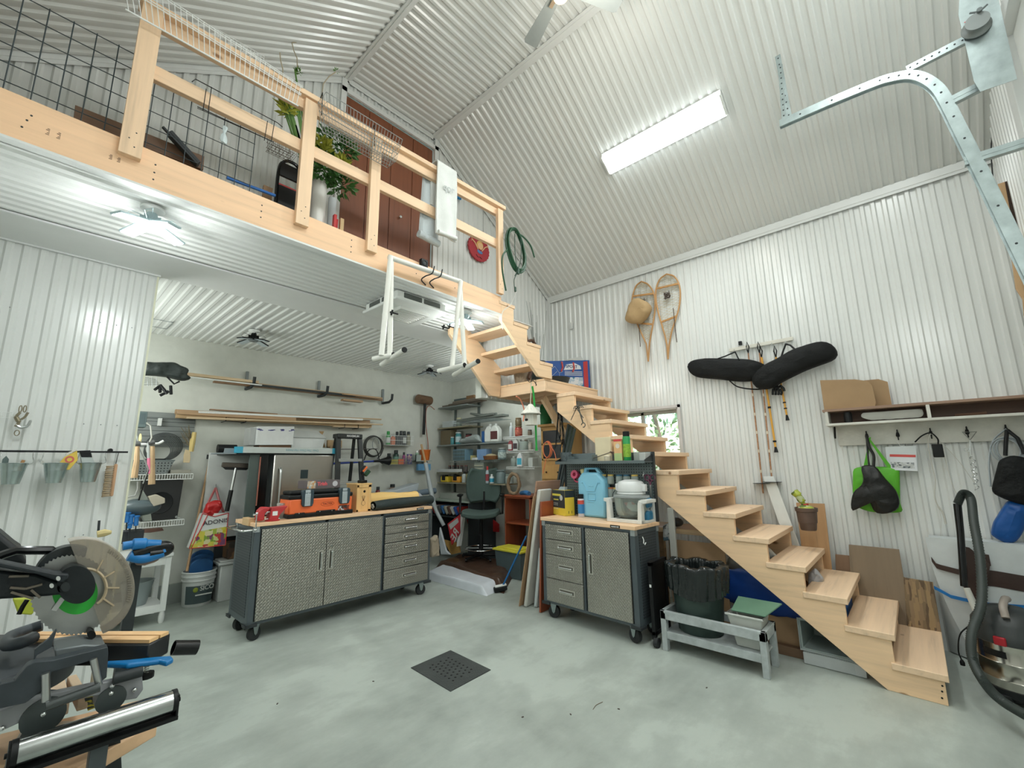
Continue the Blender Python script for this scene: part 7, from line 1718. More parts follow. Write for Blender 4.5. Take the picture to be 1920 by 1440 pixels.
for x in (1.685,1.79,1.90,2.005):
    for k in range(4): m.cb((x+rn.uniform(-.025,.025),5.249,1.765+rn.uniform(-.008,.01)+(x-1.68)*.03),(.035,.002,.007),Matrix.Rotation(-.1,3,'Y'))
m.B('blue_print',plain((.08,.08,.32),.5),t)
m=MB();m.prism([(1.70,5.3,1.578),(2.03,5.3,1.578),(2.03,5.3,1.61),(1.70,5.3,1.60)],(0,.18,0));solo(m,'brown_carton',plain((.25,.14,.08),.8),'flat brown carton under the white carton on the fridge','box')
t=thing('foam_cooler','white foam cooler box beside the white carton on the fridge','cooler',(2.22,5.4,1.58))
m=MB();m.prism([(2.05,5.33,1.578),(2.42,5.33,1.578),(2.44,5.33,1.70),(2.05,5.33,1.70)],(0,.3,0));m.B('body',plain((.74,.76,.74),.6),t,bev=.004)
m=MB();m.prism([(2.05,5.31,1.70),(2.46,5.31,1.70),(2.42,5.5,1.80),(2.10,5.5,1.80)],(0,.14,.0));m.B('lid',plain((.68,.70,.68),.6),t,bev=.004)
m=MB();m.prism([(2.44,5.5,1.60),(2.53,5.5,1.60),(2.50,5.5,1.68),(2.47,5.5,1.73),(2.50,5.5,1.80),(2.44,5.5,1.80),(2.47,5.5,1.74),(2.44,5.5,1.68)],(0,.01,0));solo(m,'kraft_card',plain((.42,.27,.13),.8),'torn kraft cardboard piece behind the stepladder','cardboard')
# stepladder
t=thing('stepladder','black fibreglass stepladder with grey steps and a MAXIMUM top cap','stepladder',(2.70,5.2,0))
LB2=plain((.02,.024,.024),.45)
m=MB();m.box((2.51,5.13,1.70),(2.83,5.28,1.755));m.B('top_cap',LB2,t,bev=.008)
for sx,s_ in ((2.53,-1),(2.81,1)): m=MB();m.bar((sx,5.17,1.72),(sx+s_*.055,4.93,.0),.055,.035,(0,1,0));m.B('front_rail',LB2,t,bev=.002)
for sx,s_ in ((2.55,-1),(2.79,1)): m=MB();m.bar((sx,5.27,1.72),(sx+s_*.05,5.55,.0),.03,.03,(0,1,0));m.B('rear_rail',LB2,t)
for k in range(5): z=1.45-.27*k;y=5.17-.24*(1.72-z)/1.72;w=.02+.055*(1.72-z)/1.72;m=MB();m.box((2.53-w+.02,y-.035,z-.035),(2.81+w-.02,y+.05,z));m.B('step',plain((.38,.40,.38),.5,.2),t,bev=.002)
text(t,'MAXIMUM',.035,(2.70,5.1295,1.727),(1,0,0),(0,0,1),plain((.66,.67,.66),.5),bold=.001)
# sawn shapes on the wall, long rods
m=MB();m.box((2.60,5.60,1.60),(2.80,5.64,1.70));m.box((2.62,5.58,1.55),(2.78,5.60,1.62));solo(m,'wood_tray',LW[1],'pale wooden tray hanging behind the stepladder','tray',bev=.01)
m=MB();m.tube([(2.55,5.7,1.58),(3.38,5.7,1.60)],.006,6);solo(m,'steel_rod',plain((.15,.14,.13),.4,.6),'thin steel rod lying in the hooks behind the stepladder','rod')
t=thing('long_broom','blue handled push broom lying level in a wall hook','broom',(3.0,5.6,1.42))
m=MB();m.tube([(2.45,5.62,1.385),(3.28,5.62,1.425)],.014,10);m.B('blue_handle',plain((.01,.04,.30),.4),t)
m=MB();m.tube([(3.28,5.62,1.425),(3.38,5.62,1.43),(3.53,5.62,1.43)],[.016,.02,.065],12);m.B('brush_head',BLACK,t)
t=thing('hose_coil','coiled black rubber hose hanging on a wall hook','hose',(3.34,5.74,1.5))
m=MB()
for k in range(3): m.tube([(3.35+(.145-.004*k)*math.cos(a),5.77-.02*k,1.64+(.15-.006*k)*math.sin(a)) for a in [2*PI*i/40 for i in range(40)]],.009,6,closed=True)
m.tube(spline([(3.49,5.72,1.62),(3.46,5.72,1.53),(3.40,5.72,1.46)]),.010,8);m.B('hose',plain((.05,.05,.045),.5),t)
m=MB();m.tube([(3.35+.05*math.cos(a),5.7,1.67+.085*math.sin(a)) for a in [2*PI*i/24 for i in range(17)]],.004,5);m.B('thin_cable',GREY,t)
m=MB();m.tube(spline([(3.22,5.77,1.44),(3.25,5.72,1.57),(3.33,5.70,1.60),(3.40,5.72,1.55),(3.43,5.70,1.42),(3.47,5.66,1.40),(3.52,5.66,1.47)]),.007,6);solo(m,'utility_hook',BLACK,'black double utility hook below the coiled hose','hook')
# wall baskets with bottles
def wall_basket(lb,x0,x1,z0,z1,mat):
    m=MB();y0,y1=5.66,YB-.012;n=22
    for k in range(n+1): x=x0+(x1-x0)*k/n;m.tube([(x,y0,z1),(x,y0,z0),(x,y1,z0)],.0018,4)
    for z in (z0,(z0+z1)/2,z1): m.tube([(x0,y1,z),(x0,y0,z),(x1,y0,z),(x1,y1,z)],.003,5)
    for k in range(5): y=y0+(y1-y0)*k/4;m.cyl((x0,y,z0),(x0,y,z1),.0018,n=4);m.cyl((x1,y,z0),(x1,y,z1),.0018,n=4)
    return solo(m,'wall_basket',mat,lb,'basket')
wall_basket('white wire wall basket full of bottles, the upper one',3.50,3.97,1.66,1.80,WIRE_W)
wall_basket('dark wire wall basket full of bottles and packets, the lower one',3.56,3.97,1.375,1.46,WIRE_G)
BK=plain((.02,.025,.025),.35)
for x,r,h,c,cp,lb in ((3.57,.032,.20,GREEN,GREEN,'green bottle at the left'),(3.65,.036,.16,plain((.62,.16,.06),.4),None,'orange can'),(3.72,.030,.20,DGREY,DGREY,'dark grey bottle'),(3.79,.032,.215,BK,BK,'first black oil bottle'),(3.85,.032,.215,BK,BK,'second black oil bottle, white label'),(3.925,.032,.21,plain((.28,.26,.16),.4),BK,'olive bottle at the right')):
    can('bottle',lb+' in the upper wall basket','bottle',(x,5.73,1.664),r,h,c,cp,plain((.6,.62,.58),.5) if 'label' in lb or 'green' in lb else None,group='bottles in the upper wall basket')
for x,r,h,c,cp,lb in ((3.60,.036,.16,BK,BK,'small black bottle at the left'),(3.72,.042,.21,plain((.02,.05,.04),.3),BK,'round dark green bottle'),(3.86,.024,.18,plain((.28,.06,.18),.4),BK,'slim purple bottle')):
    can('bottle',lb+' in the lower wall basket','bottle',(x,5.74,1.379),r,h,c,cp,plain((.15,.30,.24),.5) if 'green' in lb else None,group='bottles in the lower wall basket')
for x0,x1,z1,c,lb in ((3.575,3.72,1.45,plain((.55,.47,.08),.5),'yellow packet at the front left'),(3.73,3.82,1.455,ORANGE,'orange packet in the middle'),(3.88,3.965,1.53,patches('purple_pack',[(.05,.06,.22),(.35,.2,.25),(.10,.08,.25),(.5,.35,.3)],30),'dark blue printed packet at the right')):
    crate('packet',lb+' of the lower wall basket','packet',(x0,5.675,1.379),(x1,5.695,z1),c,group='packets in the lower wall basket')
# mallet, caddies, pole
t=thing('mallet','big round wooden mallet with a black handle hanging on the back wall','mallet',(4.2,5.74,1.85))
m=MB();m.cyl((4.06,5.70,2.40),(4.33,5.74,2.395),.072,n=28);m.B('head',wood('x',(.16,.09,.05),.5,.6,False),t,bev=.006)
m=MB();m.cyl((4.20,5.70,2.45),(4.215,5.74,1.84),.022,n=14);m.B('handle',BLACK,t)
t=thing('wall_caddy','pale wall caddy holding an orange bucket on the back wall, right of the baskets','caddy',(4.2,5.72,1.42))
m=MB();m.box((4.02,5.66,1.42),(4.33,YB-.01,1.435));m.box((4.02,5.66,1.42),(4.03,YB-.01,1.52));m.box((4.02,5.66,1.435),(4.12,5.67,1.52));m.B('tray',plain((.42,.48,.45),.4),t)
m=MB();m.lathe([(0,0),(.065,0),(.085,.15),(.09,.155),(.09,.165),(0,.165)],(4.245,5.73,1.437),n=24);solo(m,'orange_bucket',plain((.70,.17,.03),.4),'small orange bucket in the pale wall caddy','bucket')
can('spray_bottle','small green and white spray bottle in the pale wall caddy','bottle',(4.08,5.71,1.437),.03,.15,plain((.25,.38,.28),.4),WHITEP)
crate('blue_packet','light blue packets hanging under the pale wall caddy','packet',(4.10,5.70,1.28),(4.34,5.75,1.38),plain((.16,.38,.62),.4))
m=MB();m.tube([P(790,833,'y',5.45),P(798,870,'y',5.4)],.016,8);m.build if False else None
t=thing('wrapped_pole','pole with a cork top wrapped in grey plastic leaning in front of the back wall','pole',P(830,980,'y',5.0))
m.B('cork_top',plain((.50,.33,.17),.7),t)
m=MB();m.tube(spline([P(798,868,'y',5.4),P(806,910,'y',5.3),P(815,950,'y',5.2),P(832,985,'y',5.1)]),[.03]*8+[.034]*8+[.026]*9,8);m.B('grey_wrap',plain((.42,.46,.47),.3),t,ang=80)
m=MB();m.tube(spline([P(*q,'y',5.78) for q in ((815,768),(805,761),(799,770),(799,800),(803,840),(800,880))]),.006,6);solo(m,'red_hose',plain((.35,.10,.06),.4),'thin red hose running down the corner by the mallet','hose')
# bench against the back wall behind the workbench
t=thing('rear_table','pale rear work table against the back wall behind the black roll','table',(3.7,5.5,0))
m=MB();m.box((3.0,5.25,.86),(4.1,YB-.04,.89));m.B('table_top',plain((.50,.53,.52),.5),t,bev=.003)
for x in (3.04,4.04): m=MB();m.box((x,5.3,0),(x+.04,5.34,.86));m.B('leg',GREY,t)
m=MB();m.tube([(2.95,5.3,.93),(4.15,5.34,.985)],[.02,.045],10);solo(m,'blue_grey_roll',plain((.15,.20,.25),.6),'long blue grey roll lying on the rear table','roll')
m=MB();m.prism([(3.28,5.5,.892),(3.95,5.5,.892),(3.98,5.5,1.10),(3.6,5.5,1.02),(3.30,5.5,1.0)],(0,.22,0));solo(m,'white_bag',plain((.52,.57,.60),.5,bump=.4,bscale=10),'crumpled white bag and papers heaped on the rear table','bag',bev=.01)
can('bottle','dark red bottle with a black cap at the left of the heap on the rear table','bottle',(3.25,5.42,.892),.032,.19,plain((.22,.03,.03),.4),BK)
can('bottle','brown capped bottle behind the white heap on the rear table','bottle',(3.68,5.74,.892),.05,.20,plain((.35,.26,.2),.4),BK)

# ------------------------------------------------------------------ shelving on the right wall of the bay
XS=4.52
for y in (5.70,5.12):
    m=MB();m.box((XW-.035,y-.015,.9),(XW-.002,y+.015,2.45));solo(m,'shelf_standard',plain((.16,.19,.18),.5,.4),('far' if y>5.5 else 'near')+' slotted upright rail of the shelves in the corner','rail')
m=MB();m.bar((XW-.03,5.72,2.45),(XW-.03,4.80,2.45),.02,.03);solo(m,'shelf_rail',plain((.12,.15,.15),.5,.4),'dark top rail above the corner shelves','rail')
SHF=[(2.42-.12,5.05,5.77,'top dark shelf'),(1.96,5.0,5.78,'second wooden shelf from the top'),(1.68,4.30,5.78,'long grey shelf holding the white jugs'),(1.245,5.25,5.78,'short shelf above the yellow tools'),(1.09,4.25,5.76,'lowest long yellow wood shelf')]
for z,a,b,lb in SHF:
    m=MB();m.box((XS,a,z-.02),(XW-.04,b,z));solo(m,'wall_shelf',plain((.30,.27,.18),.6) if 'yellow' in lb or 'wooden' in lb else plain((.24,.27,.26),.5),lb+' on the right wall of the workshop','shelf',bev=.002)
wire_shelf('wire_shelf','wire shelf loaded with long grey stock under the top dark shelf',XS-.05,XW-.04,4.40,5.30,2.02,GALV,30,.03,'y')
wire_shelf('wire_shelf','wire shelf with blue boxes and a wicker basket',XS,XW-.04,4.35,5.45,1.425,GALV,30,.03,'y')
for z,a,b,lb in ((1.735,3.72,4.28,'upper small white wire shelf, with the red can'),(1.54,3.72,4.22,'middle small white wire shelf, with the round glass jar'),(1.32,3.72,4.22,'lower small white wire shelf, with the blue labelled bottle')):
    wire_shelf('wire_shelf',lb,XS,XR+.17,a,b,z,WIRE_W,16,.025,'y')
m=MB();m.tube([(4.50,5.35,2.33),(4.55,4.5,2.36)],.03,6);m.tube([(4.53,5.5,2.315),(4.6,4.7,2.33)],.022,6);m.bar((4.6,5.7,2.318),(4.62,4.9,2.33),.10,.02);solo(m,'metal_stock',plain((.16,.13,.10),.6,.2),'bundle of brown metal stock on the top dark shelf','stock')
m=MB();m.bar((4.55,5.25,2.04),(4.6,4.30,2.06),.14,.03);m.tube([(4.55,5.0,2.14),(4.58,4.75,2.08),(4.56,4.45,2.09)],[.015,.035,.02],8);m.tube([(4.5,5.2,2.05),(4.5,4.45,2.08)],.012,6);solo(m,'grey_stock',plain((.17,.19,.17),.5,.3),'heap of grey brackets and bars on the loaded wire shelf','stock')
crate('brown_box','brown box standing on the top dark shelf at its near end','box',(4.6,4.98,2.345),(4.8,5.16,2.44),plain((.20,.11,.05),.7))
def it(kind,x,y,z,a,b,c,lb,cat,cap=None,band=None,gr=None,rot=0):
    if kind=='box': m=MB();m.box((x,y-a/2,z),(x+.12,y+a/2,z+b));return solo(m,cat.replace(' ','_'),c,lb,cat,gr,bev=.004)
    if kind=='can': return can(cat.replace(' ','_'),lb,cat,(x+.06,y,z),a,b,c,cap,band,.08,.95,gr)
    if kind=='bot': return can(cat.replace(' ','_'),lb,cat,(x+.06,y,z),a,b,c,cap,band,.2,.5,gr)
    if kind=='jar': return jar(cat.replace(' ','_'),lb,(x+.06,y,z),a,b,cap or STEEL,c,gr,cat)
W_=plain((.62,.64,.62),.4);TEAL=plain((.06,.25,.27),.4);LBL=plain((.20,.33,.55),.4)
it('box',4.54,5.55,1.962,.26,.10,plain((.45,.50,.50),.3),'clear plastic tub on the second wooden shelf','plastic box')
it('jar',4.6,5.40,1.962,.045,.15,None,'small pale ornament jar on the second wooden shelf','jar',plain((.5,.48,.3),.5))
it('box',4.55,5.60,1.682,.26,.235,plain((.15,.12,.07),.7),'brown cardboard box with a handle hole in the corner of the grey shelf','box')
it('can',4.54,5.34,1.682,.05,.19,TEAL,'teal and white paint can beside the brown box','paint can',plain((.55,.62,.62),.4),plain((.45,.58,.6),.4))
it('can',4.50,5.44,1.682,.03,.12,TEAL,'small teal can squeezed beside the brown box','can',W_)
it('can',4.6,5.16,1.70,.055,.14,plain((.14,.03,.03),.4),'dark red can with a white band on the grey shelf','can',DGREY,W_)
m=MB();puff(m,[Vector((4.52,y,z)) for y,z in ((5.22,1.69),(5.2,1.73),(4.95,1.78),(4.78,1.80),(4.72,1.69))],(-1,0,.4),.05,wr=.02,seed=3,back=.8);solo(m,'glove_heap',plain((.30,.34,.33),.6),'heap of grey gloves and straps on the grey shelf','gloves',ang=70)
it('box',4.56,4.72,1.682,.09,.17,plain((.02,.10,.30),.5),'dark blue carton behind the white jugs','box')
for k,y in enumerate((4.62,4.50)): jug('white_jug',('left','right')[k]+' of the two big white plastic jugs on the grey shelf',(4.60,y,1.682),.15,.11,.27,plain((.66,.68,.64),.4),W_,R(-80),plain((.10,.03,.03),.4) if k else None,'jug','big white jugs')
it('bot',4.5,4.16,1.737,.028,.20,plain((.50,.54,.55),.4),'grey white aerosol can on the upper small wire shelf','spray can',W_)
it('can',4.5,4.02,1.737,.052,.145,plain((.32,.05,.03),.4),'red paint can with a paper label on the upper small wire shelf','paint can',plain((.25,.18,.1),.4,.3),plain((.45,.12,.08),.5,0,.6,nscale=60))
it('can',4.5,4.02,1.885,.046,.11,plain((.14,.10,.05),.4),'brown can standing on the red paint can','can',plain((.25,.18,.1),.4,.3))
it('can',4.6,3.90,1.737,.03,.09,plain((.16,.12,.08),.4),'small dark tin on the upper small wire shelf','tin',DGREY)
jug('bottle','dark red and white bottle on the middle small wire shelf',(4.56,4.17,1.542),.07,.05,.16,plain((.28,.05,.06),.4),W_,R(-80),W_)
jug('bottle','white bottle with a black label on the middle small wire shelf',(4.56,4.07,1.542),.08,.055,.175,W_,W_,R(-80),plain((.05,.03,.04),.4))
it('jar',4.53,3.945,1.542,.068,.15,plain((.30,.34,.28),.5),'round glass jar packed with grey bits on the middle small wire shelf','jar')
it('can',4.52,3.83,1.542,.03,.10,plain((.42,.40,.34),.5),'small beige tin right of the round glass jar','tin',plain((.4,.38,.3),.5))
it('jar',4.52,4.13,1.322,.045,.145,plain((.12,.12,.05),.5),'glass jar of brown corks on the lower small wire shelf','jar',STEEL)
it('jar',4.52,4.05,1.322,.03,.13,plain((.16,.14,.03),.5),'slim jar with green brown contents on the lower small wire shelf','jar',STEEL)
t=jug('bottle','white bottle with a bright blue label on the lower small wire shelf',(4.50,3.945,1.322),.085,.055,.20,plain((.68,.70,.70),.4),W_,R(-80),plain((.05,.38,.52),.4))
it('box',4.56,3.82,1.322,.08,.12,plain((.50,.53,.50),.4),'white plastic case on the lower small wire shelf','box')
# wire shelf at 1.425
t=thing('parts_drawers','light blue small parts drawer cabinet on the wire shelf','drawer cabinet',(4.6,5.25,1.427))
m=MB();m.box((4.54,5.10,1.427),(4.70,5.40,1.60));m.B('cabinet',plain((.17,.30,.38),.4),t,bev=.003)
for i in range(4):
    for j in range(3): m=MB();m.box((4.532,5.12+i*.068,1.437+j*.052),(4.542,5.178+i*.068,1.480+j*.052));m.B('drawer',plain((.12,.18,.19),.3),t)
it('box',4.53,4.97,1.427,.02,.07,plain((.5,.45,.2),.4),'small yellow bottle before the drawer cabinet','bottle');it('box',4.53,4.90,1.427,.10,.035,W_,'white soap dish on the wire shelf','dish')
it('box',4.56,4.77,1.427,.20,.16,LBL,'plain blue box on the wire shelf','box')
t=thing('wicker_basket','low brown wicker basket with a fabric top on the wire shelf','basket',(4.6,4.6,1.427));m=MB();m.lathe([(0,0),(.10,0),(.115,.05),(.11,.055),(.0,.05)],(4.58,4.58,1.428),n=24,sy=1.1);m.B('basket_body',plain((.22,.09,.03),.7,bump=.6,bscale=60),t)
m=MB();m.ell((4.58,4.58,1.485),(.08,.09,.03),16,8);m.B('fabric',plain((.42,.36,.22),.8),t)
it('can',4.52,4.36,1.427,.062,.165,plain((.20,.27,.28),.4),'grey white paint can at the near end of the wire shelf','paint can',plain((.4,.44,.42),.4,.3),plain((.42,.5,.48),.5,0,.6,nscale=50))
# lower shelves
for k in range(5): it('can',4.60,5.62-.10*k,1.25,.026,.10,plain((.10,.09,.085),.4),('first','second','third','fourth','fifth')[k]+' small dark jar from the corner above the yellow tools','jar',plain((.3,.1,.08),.4),None,'small dark jars above the yellow tools')
crate('white_tray','row of white plastic trays on the short shelf above the yellow tools','tray',(4.50,5.22,1.247),(4.58,5.74,1.295),W_)
for k,(y,c) in enumerate(((5.60,YELLOW),(5.32,plain((.72,.34,.04),.4)))):
    t=thing('power_tool',('left','right')[k]+' yellow and black power tool case on the lowest shelf','tool case',(4.6,y,1.092));m=MB();m.box((4.53,y-.09,1.092),(4.68,y+.09,1.18));m.B('yellow_shell',c,t,bev=.01);m=MB();m.box((4.52,y-.03,1.12),(4.60,y+.05,1.20));m.B('black_part',BLACK,t,bev=.01)
it('bot',4.48,5.13,1.092,.034,.17,plain((.40,.44,.42),.4),'grey glue bottle with a black cap on the lowest shelf','bottle',BLACK)
it('bot',4.48,5.04,1.092,.028,.17,plain((.40,.38,.16),.3),'half full yellow oil bottle on the lowest shelf','bottle',BLACK)
t=thing('drawer_tower','tower of six clear drawers with cream fronts on the lowest shelf','drawer cabinet',(4.6,4.80,1.092));m=MB();m.box((4.54,4.70,1.092),(4.72,4.90,1.39));m.B('cabinet',plain((.27,.30,.26),.5),t,bev=.003)
for k in range(6): m=MB();m.box((4.525,4.71,1.10+k*.048),(4.54,4.89,1.112+k*.048));m.B('drawer_edge',plain((.55,.54,.42),.5),t)
it('bot',4.46,4.60,1.092,.028,.24,plain((.40,.46,.50),.4),'tall grey spray bottle with a red cap on the lowest shelf','spray can',RED,plain((.3,.05,.06),.4))
it('bot',4.46,4.51,1.092,.032,.13,W_,'small white and blue bottle beside the red capped one','bottle',W_,plain((.03,.3,.45),.4))
it('can',4.52,4.38,1.092,.07,.19,plain((.15,.20,.20),.4),'dark grey plastic container at the near end of the lowest shelf','container',plain((.2,.25,.25),.5))
it('jar',4.54,4.24,1.09,.06,.13,plain((.20,.30,.22),.5),'glass vase holding a small green plant at the end of the lowest shelf','vase',plain((.25,.3,.25),.5))
# low cabinet with trays, books
crate('glass_tray','tray of clear glassware on the low shelf in the corner','glassware',(4.45,5.15,.845),(4.70,5.60,.93),plain((.38,.40,.36),.3))
m=MB();m.box((4.30,4.75,.82),(XW-.02,5.75,.842));solo(m,'low_shelf',plain((.34,.40,.34),.5),'low pale green shelf in the far corner behind the office chair','shelf',bev=.002)
m=MB();m.box((4.30,4.75,.60),(XW-.02,5.75,.62));m.box((4.30,5.72,0),(XW-.02,5.75,.82));m.box((4.30,4.75,0),(XW-.02,4.77,.82));solo(m,'magazine_rack',plain((.04,.05,.055),.5),'black cabinet under the low shelf stuffed with magazines','cabinet')
BC=[(.02,.08,.30),(.35,.04,.03),(.55,.56,.52),(.10,.10,.10),(.06,.18,.40),(.40,.38,.30),(.12,.07,.05),(.45,.45,.42)]
for k in range(10):
    y=5.62-.075*k;m=MB();m.cb((4.42,y,.70),(.28,.035,.13),Matrix.Rotation(R(-38),3,'X'));solo(m,'magazine',plain(BC[k % 8],.5),('first','second','third','fourth','fifth','sixth','seventh','eighth','ninth','last')[k]+' slanted magazine from the corner in the black cabinet','magazine','magazines slanted in the black cabinet',bev=.001)
slab('folded_boards','grey flat boards leaning behind the office chair','board',4.35,4.85,4.60,0,.95,.02,plain((.28,.31,.28),.5)) if False else None
# signs, cardboard
t=thing('red_sign','red and white lettered sign leaning upside down left of the office chair','sign',P(845,1010,'x',4.1))
q=[P(*p,'x',4.1) for p in ((839,982),(862,965),(862,1000),(847,1022))]
m=MB();m.prism(q,(.01,0,0));m.B('red_board',plain((.50,.03,.04),.45),t)
q2=[P(*p,'x',4.098) for p in ((841,984),(858,971),(860,979),(845,993))];m=MB();m.prism(q2,(.001,0,0));m.B('white_field',plain((.50,.52,.50),.5),t)
text(t,'RE',.16,P(853,1003,'x',4.096),P(849,1012,'x',4.1)-P(858,990,'x',4.1),P(847,985,'x',4.1)-P(853,1000,'x',4.1)+Vector((0,.001,0)),plain((.6,.6,.56),.5),bold=.003) if True else None
m=MB();m.prism([P(*p,'x',4.12) for p in ((862,965),(868,966),(860,1024),(856,1025))],(.05,0,0));solo(m,'white_sheet',WHITEP,'white folded board edge between the red sign and the office chair','board')
m=MB();m.prism([P(*p,'x',4.2) for p in ((831,1012),(860,1018),(862,1036),(846,1040))],(.02,0,0));solo(m,'cardboard_piece',plain((.48,.28,.08),.8),'orange brown cardboard under the red sign','cardboard')
m=MB();m.prism([P(*p,'x',4.0) for p in ((824,988),(828,1003),(836,1032),(844,1040),(826,1040),(822,1010))],(.03,0,0));solo(m,'white_fabric',plain((.48,.52,.55),.7),'white cloth draped on the floor left of the cardboard','cloth',bev=.01)
m=MB();m.prism([P(*p,'x',4.35) for p in ((873,965),(905,960),(935,985),(935,1000),(880,995))],(.02,0,0));m.v=[Vector((4.78+(v.x-4.35),4.1+(v.y-4.0)*1.1+.3,1.36+(v.z-1.36)*1.08)) for v in m.v];solo(m,'red_signboard',RED,'red panel behind the office chair','panel')
# black crumpled bag beside bench
m=MB();puff(m,[Vector((x,4.62,z)) for x,z in ((3.16,.12),(3.12,.5),(3.15,.85),(3.28,.98),(3.42,.9),(3.48,.6),(3.45,.3),(3.48,.12))],(0,-1,0),.14,wr=.05,seed=5,back=.8);solo(m,'black_backpack',plain((.02,.022,.02),.7,bump=.4,bscale=20),'bulky black bag behind the right end of the wide workbench','bag',ang=70)
m=MB();puff(m,[P(*p,'y',4.55) for p in ((806,1010),(818,1002),(822,1020),(820,1042),(806,1045))],(0,-1,0),.05,wr=.02,seed=6,back=.8);solo(m,'beige_cloth',plain((.45,.38,.28),.8),'beige cloth bundle on the floor by the right end of the workbench','cloth',ang=70)
# tarps on the floor
m=MB()
def tarp(cs,h,seed,wr):
    cs=[Vector(c) for c in cs]
    def fn(u,v): p=cs[0].lerp(cs[1],u).lerp(cs[3].lerp(cs[2],u),v);e=min(1,min(u,1-u)*12)*min(1,min(v,1-v)*12);return p+Vector((0,0,h*e+wr*mnoise.noise(p*5+Vector((seed,0,0)))*e+.002))
    m=MB();m.grid(fn,50,40);return m
a,b,c,d=Vector((3.86,4.95,0)),Vector((4.26,5.0,0)),Vector((4.62,4.12,0)),Vector((3.60,3.42,0))
m=tarp([a,b,c,d],.11,1,.025);solo(m,'brown_tarp',plain((.08,.045,.03),.3,bump=.5,bscale=16),'folded shiny brown tarpaulin on the floor under the office chair','tarp',ang=70)
a,b,c,d=Vector((3.44,4.66,0)),Vector((3.88,4.85,0)),Vector((3.72,3.55,0)),Vector((3.42,3.50,0))
m=tarp([a,b,c,d],.085,7,.008);solo(m,'white_sheeting',plain((.60,.64,.68),.5,bump=.2,bscale=12),'rolled white plastic sheeting on the floor in front of the brown tarpaulin','sheeting',ang=70)
# office chair
cc=Vector((4.24,4.44,.13));t=thing('office_chair','dark green office stool chair with armrests and a chrome foot ring','chair',(cc.x,cc.y,.13));FG=plain((.065,.10,.088),.85,bump=.3,bscale=150)
T_=Matrix.Translation((cc.x,cc.y,.13)) @ Matrix.Rotation(R(-52),4,'Z')
def cm(fn_,nm,mt,**k): m=MB();m.xf(T_);fn_(m);return m.B(nm,mt,t,**k)
cm(lambda m: [m.tube([(0,0,.05),(.27*math.cos(a),.27*math.sin(a),.03)],.018,8) for a in [2*PI*i/5+.3 for i in range(5)]],'star_base',BLACK)
for i in range(5): a=2*PI*i/5+.3;cm(lambda m: m.cyl((.27*math.cos(a)-.012,.27*math.sin(a),.018),(.27*math.cos(a)+.012,.27*math.sin(a),.018),.018,n=12),'caster',BLACK)
cm(lambda m: m.tube([(.21*math.cos(a),.21*math.sin(a),.13) for a in [2*PI*i/40 for i in range(40)]],.009,8,closed=True),'foot_ring',CHROME);cm(lambda m: [m.tube([(0,0,.13),(.21*math.cos(a),.21*math.sin(a),.13)],.006,6) for a in (0,PI/2,PI,PI*1.5)],'ring_spokes',CHROME)
cm(lambda m: (m.cyl((0,0,.04),(0,0,.56),.022,n=14),m.cyl((0,0,.04),(0,0,.3),.03,n=14)),'gas_column',BLACK)
cm(lambda m: m.grid(lambda u,v: ((u-.5)*.50*(1-.12*abs(2*v-1)**3),(v-.5)*.46*(1-.10*abs(2*u-1)**4),.60+.03*(2*u-1)**2-.05*max(0,.3-v)),16,14,.06),'seat',FG,bev=.015,ang=70)
cm(lambda m: m.grid(lambda u,v: ((u-.5)*.46*math.sqrt(max(0,1-abs(2*v-1)**3.2*.55)),.25+.03*v-.05*(2*u-1)**2*-1*-1+.04*(1-(2*u-1)**2),.72+.44*v),18,16,.05),'backrest',FG,bev=.015,ang=70)
cm(lambda m: m.tube([(0,.1,.56),(0,.28,.60),(0,.31,.85)],.018,8),'back_support',BLACK)
for s_ in (-1,1):
    cm(lambda m: m.tube([(s_*.12,0,.56),(s_*.29,0,.58),(s_*.29,.02,.80)],.018,8),'arm_post',BLACK);cm(lambda m: m.ell((s_*.29,.0,.82),(.04,.13,.022),14,8),'armrest',BLACK)
# red brown shelf unit, tote, broom, leaning tables
t=thing('red_shelf_unit','open red brown shelf unit with two compartments right of the office chair','shelf unit',(4.4,3.8,0));RB=wood('z',(.30,.075,.03),.75,.4,False);x0,x1,y0,y1=4.42,4.83,3.72,4.17
for y in (y0,y1-.02): m=MB();m.box((x0,y,.02),(x1,y+.02,.93));m.B('side_panel',RB,t,bev=.002)
for z in (.02,.58,.91): m=MB();m.box((x0,y0,z),(x1,y1,z+.02));m.B('shelf',RB,t,bev=.002)
m=MB();m.box((x0-.02,y0-.02,.93),(x1,y1+.02,.955));m.B('top',RB,t,bev=.004)
m=MB();m.tube(spline([(4.5,3.8,.975),(4.53,3.88,.985),(4.55,3.98,.97)]),.03,8);solo(m,'blue_cloth',plain((.05,.2,.45),.8),'blue crumpled cloth on top of the red brown shelf unit','cloth')
m=MB();m.tube([(4.42+.0*k,4.0+.10*math.cos(a),1.10+.13*math.sin(a)) for k in (0,) for a in [2*PI*i/36 for i in range(36)]],.022,8,closed=True)
for i,v in enumerate(m.v): m.v[i]=v+Vector((0,mnoise.noise(v*30)*.015,mnoise.noise(v*33)*.015))
solo(m,'vine_wreath',plain((.26,.18,.11),.9,bump=.8,bscale=50),'brown woven vine wreath hanging under the lower small wire shelf','wreath',ang=80)
t=thing('storage_tote','grey storage tote with a bright yellow lid beside the shelf unit','tote',(4.05,3.75,0));x0,y0=4.10,3.62
